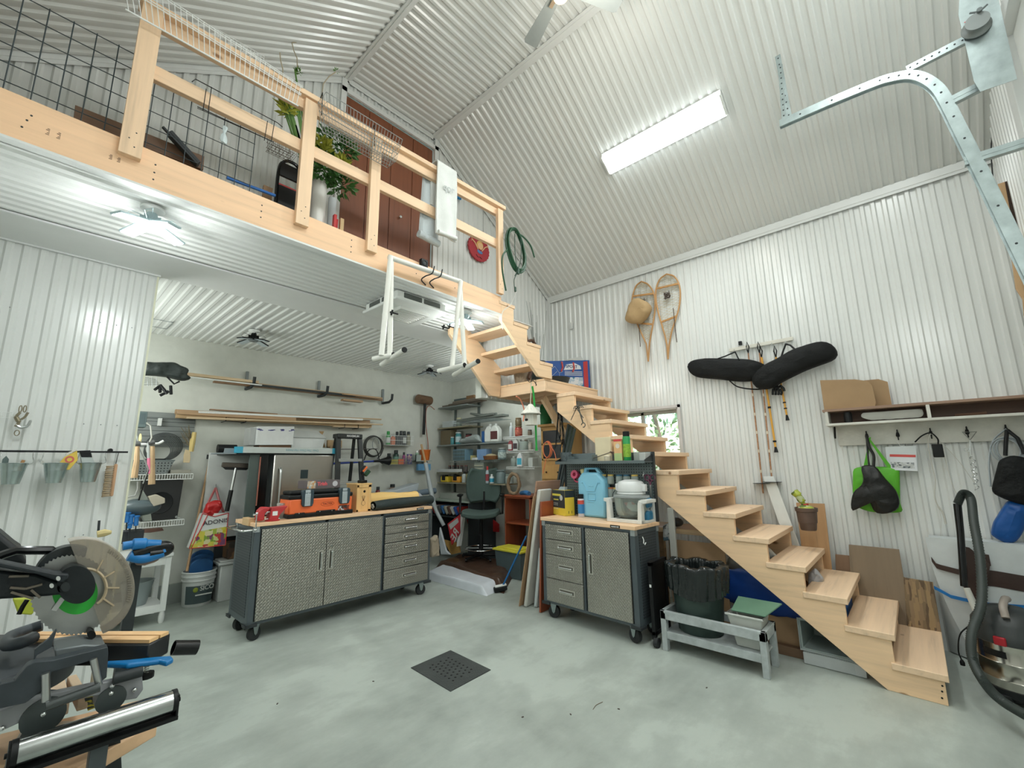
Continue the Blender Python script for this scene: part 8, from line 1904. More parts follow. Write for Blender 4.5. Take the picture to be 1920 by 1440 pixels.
m=MB();m.add([(x0+.02,y0+.02,.0),(x0+.24,y0+.02,.0),(x0+.24,y0+.40,.0),(x0+.02,y0+.40,.0),(x0,y0,.31),(x0+.27,y0,.31),(x0+.27,y0+.43,.31),(x0,y0+.43,.31)],[(0,3,2,1),(0,1,5,4),(1,2,6,5),(2,3,7,6),(3,0,4,7),(4,5,6,7)]);m.B('tote_body',plain((.09,.13,.14),.5),t,bev=.008)
m=MB();m.box((x0-.02,y0-.02,.305),(x0+.28,y0+.45,.33));m.box((x0+.02,y0+.02,.33),(x0+.24,y0+.41,.345));m.B('yellow_lid',plain((.72,.66,.06),.45),t,bev=.006)
t=thing('blue_broom','small broom with a blue handle leaning on the folded tables','broom',P(935,1105,'z',0));a=P(942,1100,'z',.06);b=Vector((3.62,3.12,.80));b=P(987,1005,'y',3.25)
m=MB();m.cyl(a,b,.010,n=10);m.B('handle',plain((.01,.13,.35),.4),t)
a2=P(922,1108,'z',.02);m=MB();m.bar(a2.lerp(a,.2),a+Vector((.05,-.02,-.01)),.06,.05);m.B('brush_head',BLACK,t,bev=.01);m=MB();m.bar(a2.lerp(a,.3)+Vector((0,0,.03)),a+Vector((.04,-.02,.02)),.05,.015);m.B('white_shroud',WHITEP,t,bev=.004)
def lean_slab(name,lb,px0,px1,ptop,th,mat,depth=.42,cat='folding table',bev=.012):
    a=P(*px0,'z',.003);top=P(*ptop,'x',a.x);m=MB()
    m.prism([Vector((a.x,a.y+th/2,.003)),Vector((a.x,a.y-th/2,.003)),Vector((a.x,top.y-th/2,top.z)),Vector((a.x,top.y+th/2,top.z))],(depth,.10*depth,0));return solo(m,name,mat,lb,cat,bev=bev)
o=lean_slab('folding_table','tall folded off white plastic table leaning edge on beside the steel cabinet',(984,1138),0,(1010,918),.040,plain((.58,.58,.53),.5),.22)
lean_slab('folding_table','shorter folded white table with a handle slot leaning beside the tall one',(1003,1139),0,(1013,1027),.04,plain((.55,.60,.60),.5),.06)
lean_slab('hardboard_sheet','thin brown edged sheet leaning left of the tall folded table',(973,1137),0,(1000,930),.008,CARD,.22,'board',.001)
t=thing('red_side_board','red brown laminate board standing against the left end of the steel cabinet','board',(3.4,2.75,0));a=P(1014,1145,'z',.003)
m=MB();m.prism([Vector((3.38,2.76,.003)),Vector((3.38,2.74,.003)),Vector((3.38,2.70,1.0)),Vector((3.38,2.72,1.0))],(.36,0,0));m.B('board',RB,t,bev=.002)
m=MB();m.prism([Vector((3.44,2.90,.75)),Vector((3.44,2.885,.75)),Vector((3.44,2.80,1.19)),Vector((3.44,2.82,1.19))],(.40,0,0));solo(m,'cork_cushion',wood('x',(.34,.20,.13),.6,.8,False),'brown woven chair mat standing behind the red brown board','mat',bev=.008)
# cabinet under landing, hanging things
t=thing('pine_hutch','honey coloured pine hutch with a glass door and a drawer under the landing','hutch',(4.5,3.3,.9));HP=wood('z',(.50,.28,.09),.8,.5,False);f=lambda a,b: P(960+a/9,740+b/9,'x',4.18)
ya,yb=3.34,2.98;zt,zb=1.80,1.15
m=MB();m.box((4.20,yb,.02),(4.55,ya,zt));m.box((4.16,yb-.02,zt),(4.57,ya+.02,zt+.03));m.B('cabinet',HP,t,bev=.003)
m=MB();m.box((4.19,yb+.05,1.40),(4.203,ya-.04,1.76));m.B('glass_pane',plain((.03,.03,.035),.1),t)
m=MB()
for z in (1.40,1.58,1.75): m.box((4.182,yb+.03,z),(4.19,ya-.02,z+.02))
for y in (yb+.03,ya-.04): m.box((4.182,y,1.40),(4.19,y+.02,1.77))
m.B('door_frame',HP,t)
m=MB();m.box((4.18,yb+.03,1.18),(4.20,ya-.02,1.34));d_=m.B('drawer',HP,t,bev=.003)
for y in (yb+.1,ya-.09): m=MB();m.ell((4.17,y,1.26),.010,10,6);m.B('knob',BLACK,d_)
t=thing('birdhouse','whitewashed hexagonal wooden birdhouse hanging from the landing','birdhouse',P(992,800,'y',2.70));c=P(995,777,'y',2.70)
BW=wood('z',(.58,.57,.50),.68,.8,False,1.6)
m=MB();w=.062;m.lathe([(0,-.105),(w,-.105),(w,.015),(0,.015)],c,n=6);m.B('house_body',BW,t,smooth=False)
m=MB();m.lathe([(.098,.0),(.100,.008),(.06,.05),(.02,.098),(0,.105)],c,n=12);m.B('roof',BW,t,smooth=False)
m=MB();q=P(987.5,787,'y',2.64);m.cyl(q+Vector((-.002,-.006,0)),q+Vector((.002,.012,0)),.012,n=16);m.B('entrance_hole',BLACK,t)
m=MB();m.cyl(c+Vector((0,0,.10)),P(996,717,'y',2.70),.005,n=6);m.B('hanging_cord',plain((.45,.42,.32),.7),t)
m=MB();h=P(994,716,'y',2.71);m.tube(spline([h+Vector((-.05,0,.03)),h+Vector((-.045,-.02,-.005)),h,h+Vector((.03,-.02,.01)),h+Vector((.10,0,-.02))]),.004,6);m.tube([h,h+Vector((.05,0,.035)),h+Vector((.09,0,.055)),h+Vector((.09,0,-.03))],.003,6);solo(m,'wire_hooks',BLACK,'black wire hooks on the landing joist above the birdhouse','hook')
m=MB();m.tube(spline([P(*q,'y',2.74) for q in ((998,724),(1001,745),(1004,790),(1006,845))]),[.010]*24+[.014],8);solo(m,'green_strap',plain((.01,.28,.04),.5),'bright green strap hanging behind the birdhouse','strap')
m=MB();m.lathe([(0,0),(.07,.0),(.075,.28),(.05,.32),(0,.33)],P(1024,805,'x',4.4),n=18);solo(m,'green_bundle',plain((.01,.12,.03),.7,bump=.6,bscale=40),'dark green bundle hanging under the landing','bundle')
m=MB();c=P(1025,843,'x',3.9)
for k in range(3): m.tube([c+Vector((.01*k,(.05+.006*k)*math.cos(a),(.085+.004*k)*math.sin(a))) for a in [2*PI*i/26 for i in range(26)]],.0045,6,closed=True)
m.tube(spline([c+Vector((0,0,-.08)),c+Vector((0,.03,-.16)),c+Vector((0,.06,-.26))]),.0045,6);m.tube(spline([c+Vector((0,-.02,.07)),c+Vector((0,-.10,-.02)),c+Vector((0,-.13,-.12))]),.0045,6);solo(m,'orange_cord',plain((.75,.20,.08),.45),'orange extension cord coiled in front of the pine hutch','cord')
m=MB();m.tube(spline([P(*q,'y',2.95) for q in ((968,743),(976,750),(983,770),(981,790))]),.007,6);solo(m,'orange_hose',plain((.72,.25,.15),.45),'orange air hose end hanging from the landing','hose')
t=thing('dark_poles','bundle of dark folding poles leaning upright under the stair','poles',P(1040,900,'x',3.9));
m=MB()
for k in range(7): m.bar(P(1041+k*1.5,930,'x',3.95+.02*(k % 3)),P(1066+k*2.0,795+k*1.5,'x',3.95+.02*(k % 3)),.02,.02)
m.B('poles',plain((.035,.05,.05),.45),t)
m=MB();rn=random.Random(4)
for k in range(10): a=P(1050+rn.uniform(-8,8),818+rn.uniform(-8,8),'x',3.85);m.tube(spline([P(1047+rn.uniform(-3,8),768,'x',3.85),a,a+Vector((rn.uniform(-.03,.03),rn.uniform(-.09,.09),-rn.uniform(.05,.2)))],4),.004,5)
solo(m,'bungee_cords',BLACK,'tangle of black bungee cords hanging under the upper treads','cords')
m=MB();h=P(1085,766,'x',3.68)
for k in range(7): m.tube(spline([h+Vector((0,.06-.02*k,.0)),h+Vector((-.02,.03-.012*k,.025)),h+Vector((-.01,-.03+.01*k,.0))],4),.004,5)
m.tube([h,h+Vector((0,-.045,-.15))],.007,6);m.tube([h+Vector((0,.03,0)),h+Vector((0,.10,-.11))],.004,6);m.tube([h+Vector((0,.02,0)),h+Vector((0,-.05,-.10))],.005,6)
m.tube([h+Vector((-.005,-.05+.022*math.cos(a),-.17+.022*math.sin(a))) for a in [2*PI*i/14 for i in range(12)]],.005,6);solo(m,'metal_clamp',plain((.10,.10,.09),.4,.7),'cluster of metal hooks and straps hanging on the lower flight stringer','hooks')
# on the landing: blue box, black pots, rods, antler, basket
t=thing('blue_carton','large blue and white printed carton standing on the stair landing','box',(4.35,3.0,LZ));
q=[P(1056,664,'x',4.5),P(1117,652,'x',4.5)];y0,y1=3.05,2.82
BLC=plain((.015,.07,.26),.45)
m=MB();m.prism([(4.02,3.10,LZ),(4.50,2.79,LZ),(4.50,2.79,LZ+.36),(4.02,3.10,LZ+.32)],(.05,.09,0));m.B('carton',BLC,t,bev=.003)
na=(Vector((4.5,2.79,0))-Vector((4.02,3.10,0)));nn_=Vector((na.y,-na.x,0)).normalized();L=lambda u,z,o=.002: Vector((4.02,3.10,LZ+z))+na*u+nn_*o
if nn_.dot(Vector((-1,-1,0)))<0: nn_=-nn_
def pr_(pts,mt,nm,o=.002): m=MB();m.prism([L(u,z,o) for u,z in pts],nn_*.001);m.B(nm,mt,t)
pr_([(.85,.0),(.95,.0),(.95,.345),(.85,.335)],plain((.42,.03,.03),.45),'red_stripe')
pr_([(.42,.0),(.83,.0),(.83,.14),(.42,.13)],patches('box_photo',[(.35,.42,.48),(.05,.2,.25),(.5,.55,.58),(.2,.25,.3),(.6,.6,.6)],24),'printed_photo')
pr_([(.40,.22),(.62,.23),(.80,.24),(.78,.28),(.66,.31),(.46,.29)],plain((.6,.62,.64),.45),'white_logo_field')
text(t,'SPORT',.05,L(.58,.265,.004),na,(0,0,1),plain((.02,.03,.12),.5),bold=.001)
for z in (.20,.185,.17,.155): pr_([(.42,z),(.82,z+.004),(.82,z+.010),(.42,z+.006)],plain((.55,.58,.62),.45),'printed_text_line')
m=MB();
for a,b,c,d in ((.05,.18,.2,.26),(.2,.26,.3,.18),(.3,.18,.38,.2),(.3,.18,.3,.05),(.05,.05,.2,.12),(.2,.12,.36,.03),(.1,.12,.25,.2)): m.tube([L(a,b,.003),L(c,d,.003)],.002,4)
m.B('printed_frame_lines',plain((.5,.55,.6),.5),t)
for u in (.36,.62):
    m=MB();m.tube([L(u,.32,.004),L(u+.02,.25,.004),L(u-.02,.20,.004)],.011,6);m.B('red_white_tape',plain((.45,.06,.05),.5,0,.5,nscale=60),t)
c=Vector((3.98,3.18,LZ));m=MB();m.lathe([(0,0),(.075,0),(.08,.01),(.10,.30),(.108,.31),(.108,.33),(.095,.33),(.08,.05),(0,.04)],c+Vector((.05,.05,0)),n=30);solo(m,'black_pot',plain((.03,.045,.045),.4),'tall black pot on the landing holding thin rods','pot')
m=MB();m.lathe([(0,0),(.13,0),(.155,.07),(.16,.075),(.145,.075),(0,.02)],Vector((3.98,2.92,LZ)),n=30);solo(m,'black_tray',plain((.02,.028,.03),.4),'shallow black tray pot at the front edge of the landing','pot')
m=MB();rn=random.Random(12)
for k in range(12): a=c+Vector((.05+rn.uniform(-.04,.04),.05+rn.uniform(-.04,.04),.12));m.tube([a,a+Vector((rn.uniform(-.08,.16),rn.uniform(-.02,.14),rn.uniform(.55,1.05)))],.0035,5)
for i,v in enumerate(m.v): m.v[i]=Vector((min(v.x,4.58),min(v.y,YG-.03),v.z))
solo(m,'thin_rods',plain((.34,.36,.34),.4,.4),'bundle of thin grey rods and tubes standing in the tall black pot','rods')
m=MB();m.cyl(c+Vector((.02,.02,.1)),c+Vector((.0,.03,.50)),.022,n=12);solo(m,'white_tube',WHITEP,'short white tube standing in the tall black pot','tube')
m=MB();a=Vector((3.72,3.05,LZ+.42));m.tube(spline([a+Vector((-.02,.05,-.36)),a+Vector((.08,.05,-.15)),a+Vector((.07,.02,.02)),a+Vector((.0,0,.08)),a+Vector((-.09,0,.05))]),[.022]*20+[.018]*12+[.01],8);m.tube([a+Vector((.05,.01,.06)),a+Vector((.03,.0,.13))],[.012,.003],6);m.tube([a+Vector((-.08,0,.06)),a+Vector((-.10,0,.15))],[.012,.003],6);solo(m,'antler',plain((.09,.045,.025),.5),'dark brown driftwood antler standing on the landing behind the upper steps','driftwood')
m=MB();m.lathe([(0,0),(.09,0),(.105,.15),(.095,.15),(0,.01)],Vector((3.74,3.22,LZ)),n=24);solo(m,'wicker_pot',plain((.30,.24,.17),.8,bump=.8,bscale=50),'pale wicker basket on the landing seen through the upper steps','basket')
m=MB();a=L(.80,.36,0);m.prism([a+Vector((-.2,.08,-.02)),a+Vector((.10,.02,.0)),a+Vector((.08,.04,.06))],(.01,.01,0));solo(m,'clear_sheet',plain((.5,.5,.46),.3),'torn clear plastic sticking up behind the blue carton','sheet')
# ------------------------------------------------------------------ rail of pails on the partition
YR=3.935
t=thing('pail_rail','black metal rod rail fixed to the left partition, carrying the pails','rail',(0,YR,1.473))
m=MB();m.cyl((-.45,YR,1.473),(.455,YR,1.473),.006,n=12);m.B('rod',BLACK,t)
m=MB();m.lathe([(0,0),(.013,0),(.013,.04),(0,.04)],(.365,YR-.01,1.483),(0,1,0),16);m.cyl((.365,YR,1.478),(.365,YP-.01,1.478),.007,n=8);m.B('rail_mount',BLACK,t)
PAIL=plain((.46,.54,.53),.24,.85,.12,nscale=12)
for k,(x0,x1,xa,xb) in enumerate(((-.105,.012,-.082,-.012),(.066,.186,.098,.166),(.221,.332,.246,.316))):
    c=Vector(((x0+x1)/2,3.875,1.283));r1=(x1-x0)/2*.96;r0=(xb-xa)/2
    t=thing('pail',('left pail, holding a grey trowel','middle pail, holding a yellow carton','right pail, holding a black edged box')[k]+', small galvanised, hung on the black rail','pail',c,group='galvanised pails on the black rail')
    m=MB();m.lathe([(0,0),(r0,.0),(r0+.001,.004),(r0+(r1-r0)*.62,.073),(r0+(r1-r0)*.66,.076),(r0+(r1-r0)*.64,.080),(r1,.117),(r1+.003,.119),(r1-.002,.121),(r0,.01),(0,.008)],c,n=32);m.B('pail_body',PAIL,t)
    m=MB();m.tube(spline([c+Vector((r1,0,.112)),c+Vector((r1+.018,.02,.125)),c+Vector((r1+.012,.05,.16)),c+Vector((r1+.012,.06,.195)),c+Vector((r1+.012,.07,.188))]),.0022,6);m.tube(spline([c+Vector((-r1,0,.112)),c+Vector((-r1-.012,.02,.125)),c+Vector((-r1-.004,.05,.16)),c+Vector((-r1-.004,.06,.195))]),.0022,6);m.B('bail_hook',CHROME,t)
m=MB();m.prism([(-.095,3.88,1.36),(-.070,3.88,1.36),(-.070,3.88,1.425),(-.083,3.88,1.445),(-.095,3.88,1.425)],(0,.004,0));solo(m,'trowel',plain((.10,.14,.13),.5),'small dark trowel blade standing in the left pail','trowel')
m=MB();m.cyl((-.04,3.875,1.32),(-.012,3.875,1.42),.008,n=8);solo(m,'wooden_tool',plain((.45,.24,.10),.6),'brown wooden tool end standing in the left pail','tool')
t=thing('baking_soda_carton','yellow carton with a round red emblem tilted in the middle pail','box',(.17,3.88,1.33))
m=MB();m.prism([(.115,3.865,1.36),(.155,3.865,1.44),(.205,3.865,1.478),(.215,3.865,1.42),(.185,3.865,1.36)],(0,.03,0));m.B('carton',plain((.70,.50,.08),.5),t,bev=.002)
m=MB();m.lathe([(.012,0),(.021,0),(.021,.001),(.012,.001)],(.178,3.8645,1.423),(0,-1,0),24);m.B('round_emblem',plain((.60,.12,.10),.5),t)
m=MB();m.prism([(.158,3.863,1.448),(.205,3.863,1.480),(.200,3.863,1.487),(.16,3.863,1.462)],(0,.03,0));m.B('torn_flap',plain((.66,.62,.55),.6),t)
t=thing('black_box','pale box with a broad black lid leaning in the right pail','box',(.28,3.88,1.35))
m=MB();m.prism([(.215,3.86,1.473),(.235,3.86,1.40),(.30,3.86,1.39),(.275,3.86,1.44),(.262,3.86,1.478)],(0,.05,0));m.B('pale_side',plain((.45,.50,.48),.4),t,bev=.002)
m=MB();m.prism([(.213,3.857,1.477),(.228,3.857,1.437),(.278,3.857,1.437),(.264,3.857,1.481)],(0,.052,0));m.B('black_lid',BLACK,t,bev=.002)
t=thing('scrub_brush','wooden backed scrubbing brush hanging at the right end of the black rail','brush',(.40,3.93,1.2))
m=MB();m.box((.395,3.915,1.185),(.412,3.955,1.395));m.B('wooden_back',plain((.55,.32,.18),.6),t,bev=.008)
m=MB();rn=random.Random(2)
for k in range(18):
    z=1.19+.0112*k
    for j in range(4): m.cyl((.396,3.922+.009*j,z),(.358+rn.uniform(-.002,.002),3.920+.010*j,z+rn.uniform(-.004,.002)),.0035,.0045,n=5)
m.B('bristles',plain((.42,.32,.20),.8),t)
m=MB();m.tube([(.41,YR,1.479),(.405,YR-.005,1.44),(.403,YR,1.395)],.002,6);solo(m,'s_hook',BLACK,'thin black hook holding the scrubbing brush','hook')
# wire rack with hook and carabiners
t=thing('wire_rack','white wire rack at the left edge of the partition','rack',(-.2,3.95,1.69));m=MB()
for z in (1.705,1.673): m.cyl((-.45,3.95,z+.004),(-.10,3.95,z-.004),.0016,n=6)
for k in range(9): x=-.44+k*.042;m.tube([(x,3.95,1.70),(x+.012,3.93,1.70),(x+.012,3.93,1.678),(x+.02,3.95,1.675)],.0014,5)
m.B('wires',WIRE_W,t)
t=thing('carabiner_cluster','cluster of steel carabiners with a brass winch hook hanging from the white wire rack','carabiners',(-.13,3.93,1.6));U_=lambda a,b: PB(a/6,720+b/6,3.93)
BRS=plain((.30,.26,.18),.35,.7)
m=MB()
for a,b in ((230,280),(280,280)): c=U_(a,b);m.tube([c+Vector((.006*math.cos(q),0,.020*math.sin(q))) for q in [2*PI*i/16 for i in range(16)]],.003,6,closed=True)
c=U_(190,550);m.tube([c+Vector((.010*math.cos(q),0,.016*math.sin(q))) for q in [2*PI*i/16 for i in range(16)]],.0028,6,closed=True);m.B('links',BRS,t)
m=MB();m.tube(spline([U_(225,320),U_(185,370),U_(210,430),U_(175,480)]),[.007]*8+[.011]*8+[.008]*9,8);m.tube(spline([U_(235,400),U_(280,370),U_(315,320)]),.006,8);m.B('hook_body',BRS,t)
m=MB();m.tube(spline([U_(180,460),U_(240,490),U_(310,470),U_(350,405)]),[.008]*8+[.009]*8+[.007]*8+[.002],8);m.B('curved_blade',STEEL,t)
rn=random.Random(31)
m=MB()
for k in range(11):
    x=-.44+.082*k
    for z in (1.655,2.35,.95): m.ell((x+.006,YP-.004,z-.004*k*0),.0035,8,5)
solo(m,'screw_heads',GREY,'rows of screw heads in the left partition','screws',kind='stuff')
# trowel and glove lying on the saw behind
m=MB();m.bar(PB(186,976,3.9),PB(184,1000,3.9),.014,.012);solo(m,'file_tool',DGREY,'dark grey tool handle standing against the partition above the saw guard','handle')
m=MB();m.tube([PB(182,1002,3.0),PB(196,999,3.0),PB(209,998,3.0)],[.016,.018,.008],8);solo(m,'work_glove',plain((.60,.50,.24),.8),'yellow and red work glove lying behind the saw guard','glove')

# ------------------------------------------------------------------ miter saw in the left foreground
ZS=.93
s1=lambda a,b,Y=1.56: P(a/4.8,960+b/4.8,'y',Y)
s2=lambda a,b,Y=1.5: P(a/4.8,1160+b/4.8,'y',Y)
sz=lambda a,b,z=ZS: P(a/4.8,1160+b/4.8,'z',z)
SB=plain((.014,.018,.020),.45,0,.3,bump=.15,bscale=40,nscale=12,spec=.3);SD=plain((.022,.028,.032),.5,0,.3,nscale=14,spec=.3);CAST=plain((.042,.052,.060),.45,0,.3,nscale=12,spec=.4)
t=thing('miter_saw','black sliding miter saw with a dusty clear blade guard in the left foreground','saw',(.1,1.6,.55))
def disc(c0,pr,y0,th,mat,nm,n=60,teeth=0,parent=None,hole=0):
    c=s1(*c0,y0);e=s1(c0[0]+pr,c0[1],y0);f=s1(c0[0],c0[1]-pr,y0);m=MB();N=n if not teeth else teeth*2
    pts=[c+(e-c)*math.cos(a)*(1 if not teeth or i % 2 else .955)+(f-c)*math.sin(a)*(1 if not teeth or i % 2 else .955) for i,a in enumerate([2*PI*i/N for i in range(N)])]
    m.prism(pts,(0,th,0));return m.B(nm,mat,parent or t)
bl=disc((665,745),362,1.56,.003,plain((.42,.43,.42),.32,.85,.15),'saw_blade',teeth=56)
disc((680,720),200,1.556,.003,plain((.03,.50,.05),.4),'green_label',parent=bl)
c=s1(525,830,1.553);m=MB();m.cb(c,(.010,.002,.028),Matrix.Rotation(.45,3,'Y'));m.B('white_print',WHITE,bl)
disc((690,655),170,1.50,.05,SB,'blade_hub');disc((590,675),42,1.496,.005,DGREY,'hub_cap')
for q in ((525,600),(465,665)): disc(q,20,1.475,.004,plain((.55,.57,.55),.4),'bolt')
# upper guard and clear lower guard as curved shells
def sector(c0,r0,r1,a0,a1,y,th,mat,nm,n=40,**k):
    c=s1(*c0,y);e=s1(c0[0]+100,c0[1],y)-c;f=s1(c0[0],c0[1]-100,y)-c
    pt=lambda r,a: c+e*(r/100*math.cos(a))+f*(r/100*math.sin(a))
    m=MB();A=[a0+(a1-a0)*i/n for i in range(n+1)];m.prism([pt(r1,a) for a in A]+[pt(r0,a) for a in reversed(A)],(0,th,0));return m.B(nm,mat,t,**k)
sector((690,690),100,385,R(75),R(160),1.57,.05,plain((.02,.026,.028),.45,0,.2),'upper_guard',bev=.003)
GC=glassy((.86,.82,.75),.20,.2)
sector((790,680),165,432,R(-72),R(112),1.535,.003,GC,'clear_guard_front');sector((790,680),165,432,R(-72),R(112),1.60,.003,GC,'clear_guard_back')
c=s1(790,680,1.535);e=s1(890,680,1.535)-c;f=s1(790,580,1.535)-c
m=MB();m.grid(lambda u,v: c+e*4.32*math.cos(R(-72+184*u))+f*4.32*math.sin(R(-72+184*u))+Vector((0,.068*v,0)),50,2,.002);m.B('clear_guard_rim',GC,t)
m=MB();TN=plain((.50,.40,.26),.5)
for k in range(26):
    a=R(-18+78*k/25);p0=c+e*3.75*math.cos(a)+f*3.75*math.sin(a);p1=c+e*4.12*math.cos(a)+f*4.12*math.sin(a);m.bar(p0-Vector((0,.001,0)),p1-Vector((0,.001,0)),.0028,.002,(0,1,0))
m.B('guard_slots',plain((.22,.20,.16),.5),t)
m=MB()
for a in (R(62),R(32),R(0),R(-35)): m.bar(c+e*1.7*math.cos(a)+f*1.7*math.sin(a)-Vector((0,.003,0)),c+e*2.9*math.cos(a)+f*2.9*math.sin(a)-Vector((0,.003,0)),.003,.004,(0,1,0))
m.tube([c+e*1.68*math.cos(R(q))+f*1.68*math.sin(R(q)) for q in range(-60,125,8)],.0035,6);m.B('guard_ribs',TN,t)
disc((825,1105),38,1.52,.03,BLACK,'guard_roller')
# arm
m=MB();m.prism([s1(*q,1.48) for q in ((-220,380),(0,450),(200,490),(500,555),(620,560),(620,600),(560,640),(330,560),(0,500),(-220,450))],(0,.05,0));m.B('upper_arm',SD,t,bev=.003)
m=MB();m.prism([s1(*q,1.50) for q in ((-220,470),(0,530),(330,560),(560,640),(600,740),(420,760),(120,780),(-220,800))],(0,.10,0));m.B('motor_arm',SB,t,bev=.006)
m=MB()
for a,b in (((80,580),(260,575)),((90,680),(230,690)),((230,690),(380,650)),((100,720),(300,780)),((280,700),(360,770))): m.bar(s1(*a,1.495),s1(*b,1.495),.004,.008,(0,1,0))
m.B('cast_ribs',plain((.14,.12,.09),.7),t)
m=MB();m.tube([s1(*q,1.6) for q in ((-60,420),(40,380),(150,345),(240,345),(460,345),(500,375),(470,410))],.010,8);m.B('carry_handle',BLACKG,t)
m=MB();m.prism([s1(*q,1.7) for q in ((-200,60),(0,190),(120,290),(180,330),(250,480),(-200,460))],(0,.12,0));m.B('motor_housing',SB,t,bev=.01)
m=MB();m.tube([s1(245,790,1.6),s1(205,850,1.6),s1(170,920,1.6)],.005,6);m.B('linkage_rod',BLACK,t)
# table
q=[sz(1540,105),sz(1350,208),sz(-300,215),sz(-300,120)]
m=MB();m.prism([p-Vector((0,0,.006)) for p in q],(0,0,-.05));m.B('table_arm',plain((.018,.02,.022),.35),t,bev=.004)
wi=[sz(1520,118,ZS+.001),sz(1345,198,ZS+.001),sz(300,190,ZS+.001),sz(330,122,ZS+.001)]
WI=wood('x',(.80,.50,.24),.85,.5,False);L0=wi[0].lerp(wi[1],.44);L1=wi[3].lerp(wi[2],.44);L0b=wi[0].lerp(wi[1],.54);L1b=wi[3].lerp(wi[2],.54)
for a,b,c_,d in ((wi[0],L0,L1,wi[3]),(L0b,wi[1],wi[2],L1b)): m=MB();m.prism([p-Vector((0,0,.006)) for p in (a,b,c_,d)],(0,0,.008));m.B('wood_insert',WI,t)
tc=sz(230,200,ZS-.01);m=MB();m.lathe([(0,-.06),(.17,-.06),(.175,-.01),(.165,0),(.12,.002),(0,.002)],(-.02,1.68,ZS-.012),n=48);m.B('turntable',CAST,t)
m=MB();m.tube(spline([sz(300,170,.96),sz(190,215,.96),sz(80,235,.955),sz(60,205,.955),sz(120,150,.955),sz(260,100,.955),sz(380,60,.96)]),.014,10);m.B('scale_ring',CAST,t)
m=MB();m.prism([s2(*p,1.46) for p in ((300,400),(330,330),(460,260),(515,100),(500,100),(440,180),(310,280))],(0,.012,0));m.prism([s2(*p,1.44) for p in ((-250,420),(0,590),(130,560),(240,430),(310,390),(480,375),(970,255),(975,310),(960,530),(880,590),(850,370),(470,480),(390,640),(230,760),(0,810),(-250,850))],(0,.03,0));m.B('base_casting',CAST,t,bev=.003)
m=MB();m.prism([s2(*p,1.47) for p in ((490,280),(760,235),(950,240),(960,265),(500,370))],(0,.10,0));m.B('side_table',plain((.16,.18,.185),.45,.3),t,bev=.003)
m=MB();m.cyl(s2(840,360,1.43),s2(890,600,1.43),.0065,n=12);m.cyl(s2(410,490,1.43),s2(415,740,1.43),.007,n=12);m.B('slide_rods',STEEL,t)
m=MB();m.cyl(s2(410,790,1.42),s2(900,615,1.42),.0095,n=14);m.B('extension_bar',plain((.08,.09,.09),.25,.5),t)
m=MB();e0,e1=P(1560/4.8,1160+262/4.8,'y',1.56),P(1775/4.8,1160+258/4.8,'y',1.56);m.pipe(e0,e1,.0185,.002,24);m.B('front_lever',BLACKG,t)
m=MB()
pts=[sz(960,375,.90),sz(1150,370,.90),sz(1400,345,.89),sz(1540,330,.89),sz(1565,355,.89),sz(1500,390,.89),sz(1430,372,.89),sz(1150,405,.90),sz(960,400,.90)]
m.prism(pts,(0,0,-.012));m.B('blue_lever',plain((.0,.16,.42),.4),t,bev=.004)
m=MB();c=s2(1320,370,1.5);h=s2(1320,485,1.5)
m.tube([c.lerp(h,i/48)+Vector((.0045*math.cos(i*.9),.0045*math.sin(i*.9),0)) for i in range(49)],.0012,5);m.B('spring',STEEL,t);m=MB();m.cyl(h,h-Vector((0,0,.012)),.016,n=10);m.B('knob',BLACK,t)
# stand under the saw
t=thing('saw_stand','grey metal saw stand under the black miter saw','stand',(.1,1.6,0))
m=MB();m.prism([s2(*p,1.475) for p in ((-250,870),(0,830),(390,690),(900,580),(1280,510),(1290,640),(1230,720),(1110,740),(1090,680),(1000,640),(900,690),(830,700),(390,810),(260,900),(0,1020),(-250,1080))],(0,.02,0));m.B('side_plate',plain((.30,.31,.32),.4),t,bev=.002)
m=MB();m.cyl(s2(1020,540,1.465),s2(1280,470,1.465),.013,n=12);m.B('clamp_bar',DGREY,t)
for q_,r_ in (((1000,730),.028),((390,880),.036)): m=MB();m.cyl(s2(*q_,1.47),s2(*q_,1.47)+Vector((0,.05,0)),r_,n=24);m.B('pivot_disc',plain((.05,.062,.062),.4),t)
m=MB()
for q_ in ((1010,605),(1210,640),(1000,670),(390,860),(20,985)): m.ell(s2(*q_,1.47),.0055,10,6)
m.B('bolts',CHROME,t)
m=MB();m.bar(s2(990,760,1.5),Vector((.36,1.85,0)),.03,.03);m.bar(s2(390,880,1.5),Vector((-.1,1.9,0)),.03,.03);m.bar(Vector((-.3,1.5,.75)),Vector((-.3,1.6,0)),.03,.03);m.B('legs',DGREY,t)
# roller stand and timber
t=thing('roller_stand','chrome roller stand head in the bottom left foreground','roller stand',(.19,1.41,0))
a,b=P(33,1411,'z',.80),P(321,1316,'z',.80);d=(b-a).normalized()
m=MB();m.cyl(a,b,.0245,n=40);m.B('roller',plain((.46,.48,.47),.2,1.,.12,nscale=20),t)
m=MB()
for p,s_ in ((a,-1),(b,1)): m.cyl(p+d*s_*.0005,p+d*s_*.010,.0255,n=30);m.cyl(p,p+d*s_*.018,.005,n=10);m.box(p+Vector((-.003+s_*.011,-.022,-.036)),p+Vector((.001+s_*.011,.022,.018)))
m.B('end_brackets',BLACK,t)
m=MB();m.bar(a+Vector((-.012,0,-.031)),b+Vector((.012,0,-.031)),.05,.008);m.B('cradle',BLACK,t)
mid=(a+b)/2+Vector((-.0,0,-.034));m=MB();m.bar(mid,Vector((mid.x,mid.y,.05)),.030,.030);m.B('post',plain((.06,.075,.08),.45),t,bev=.002)
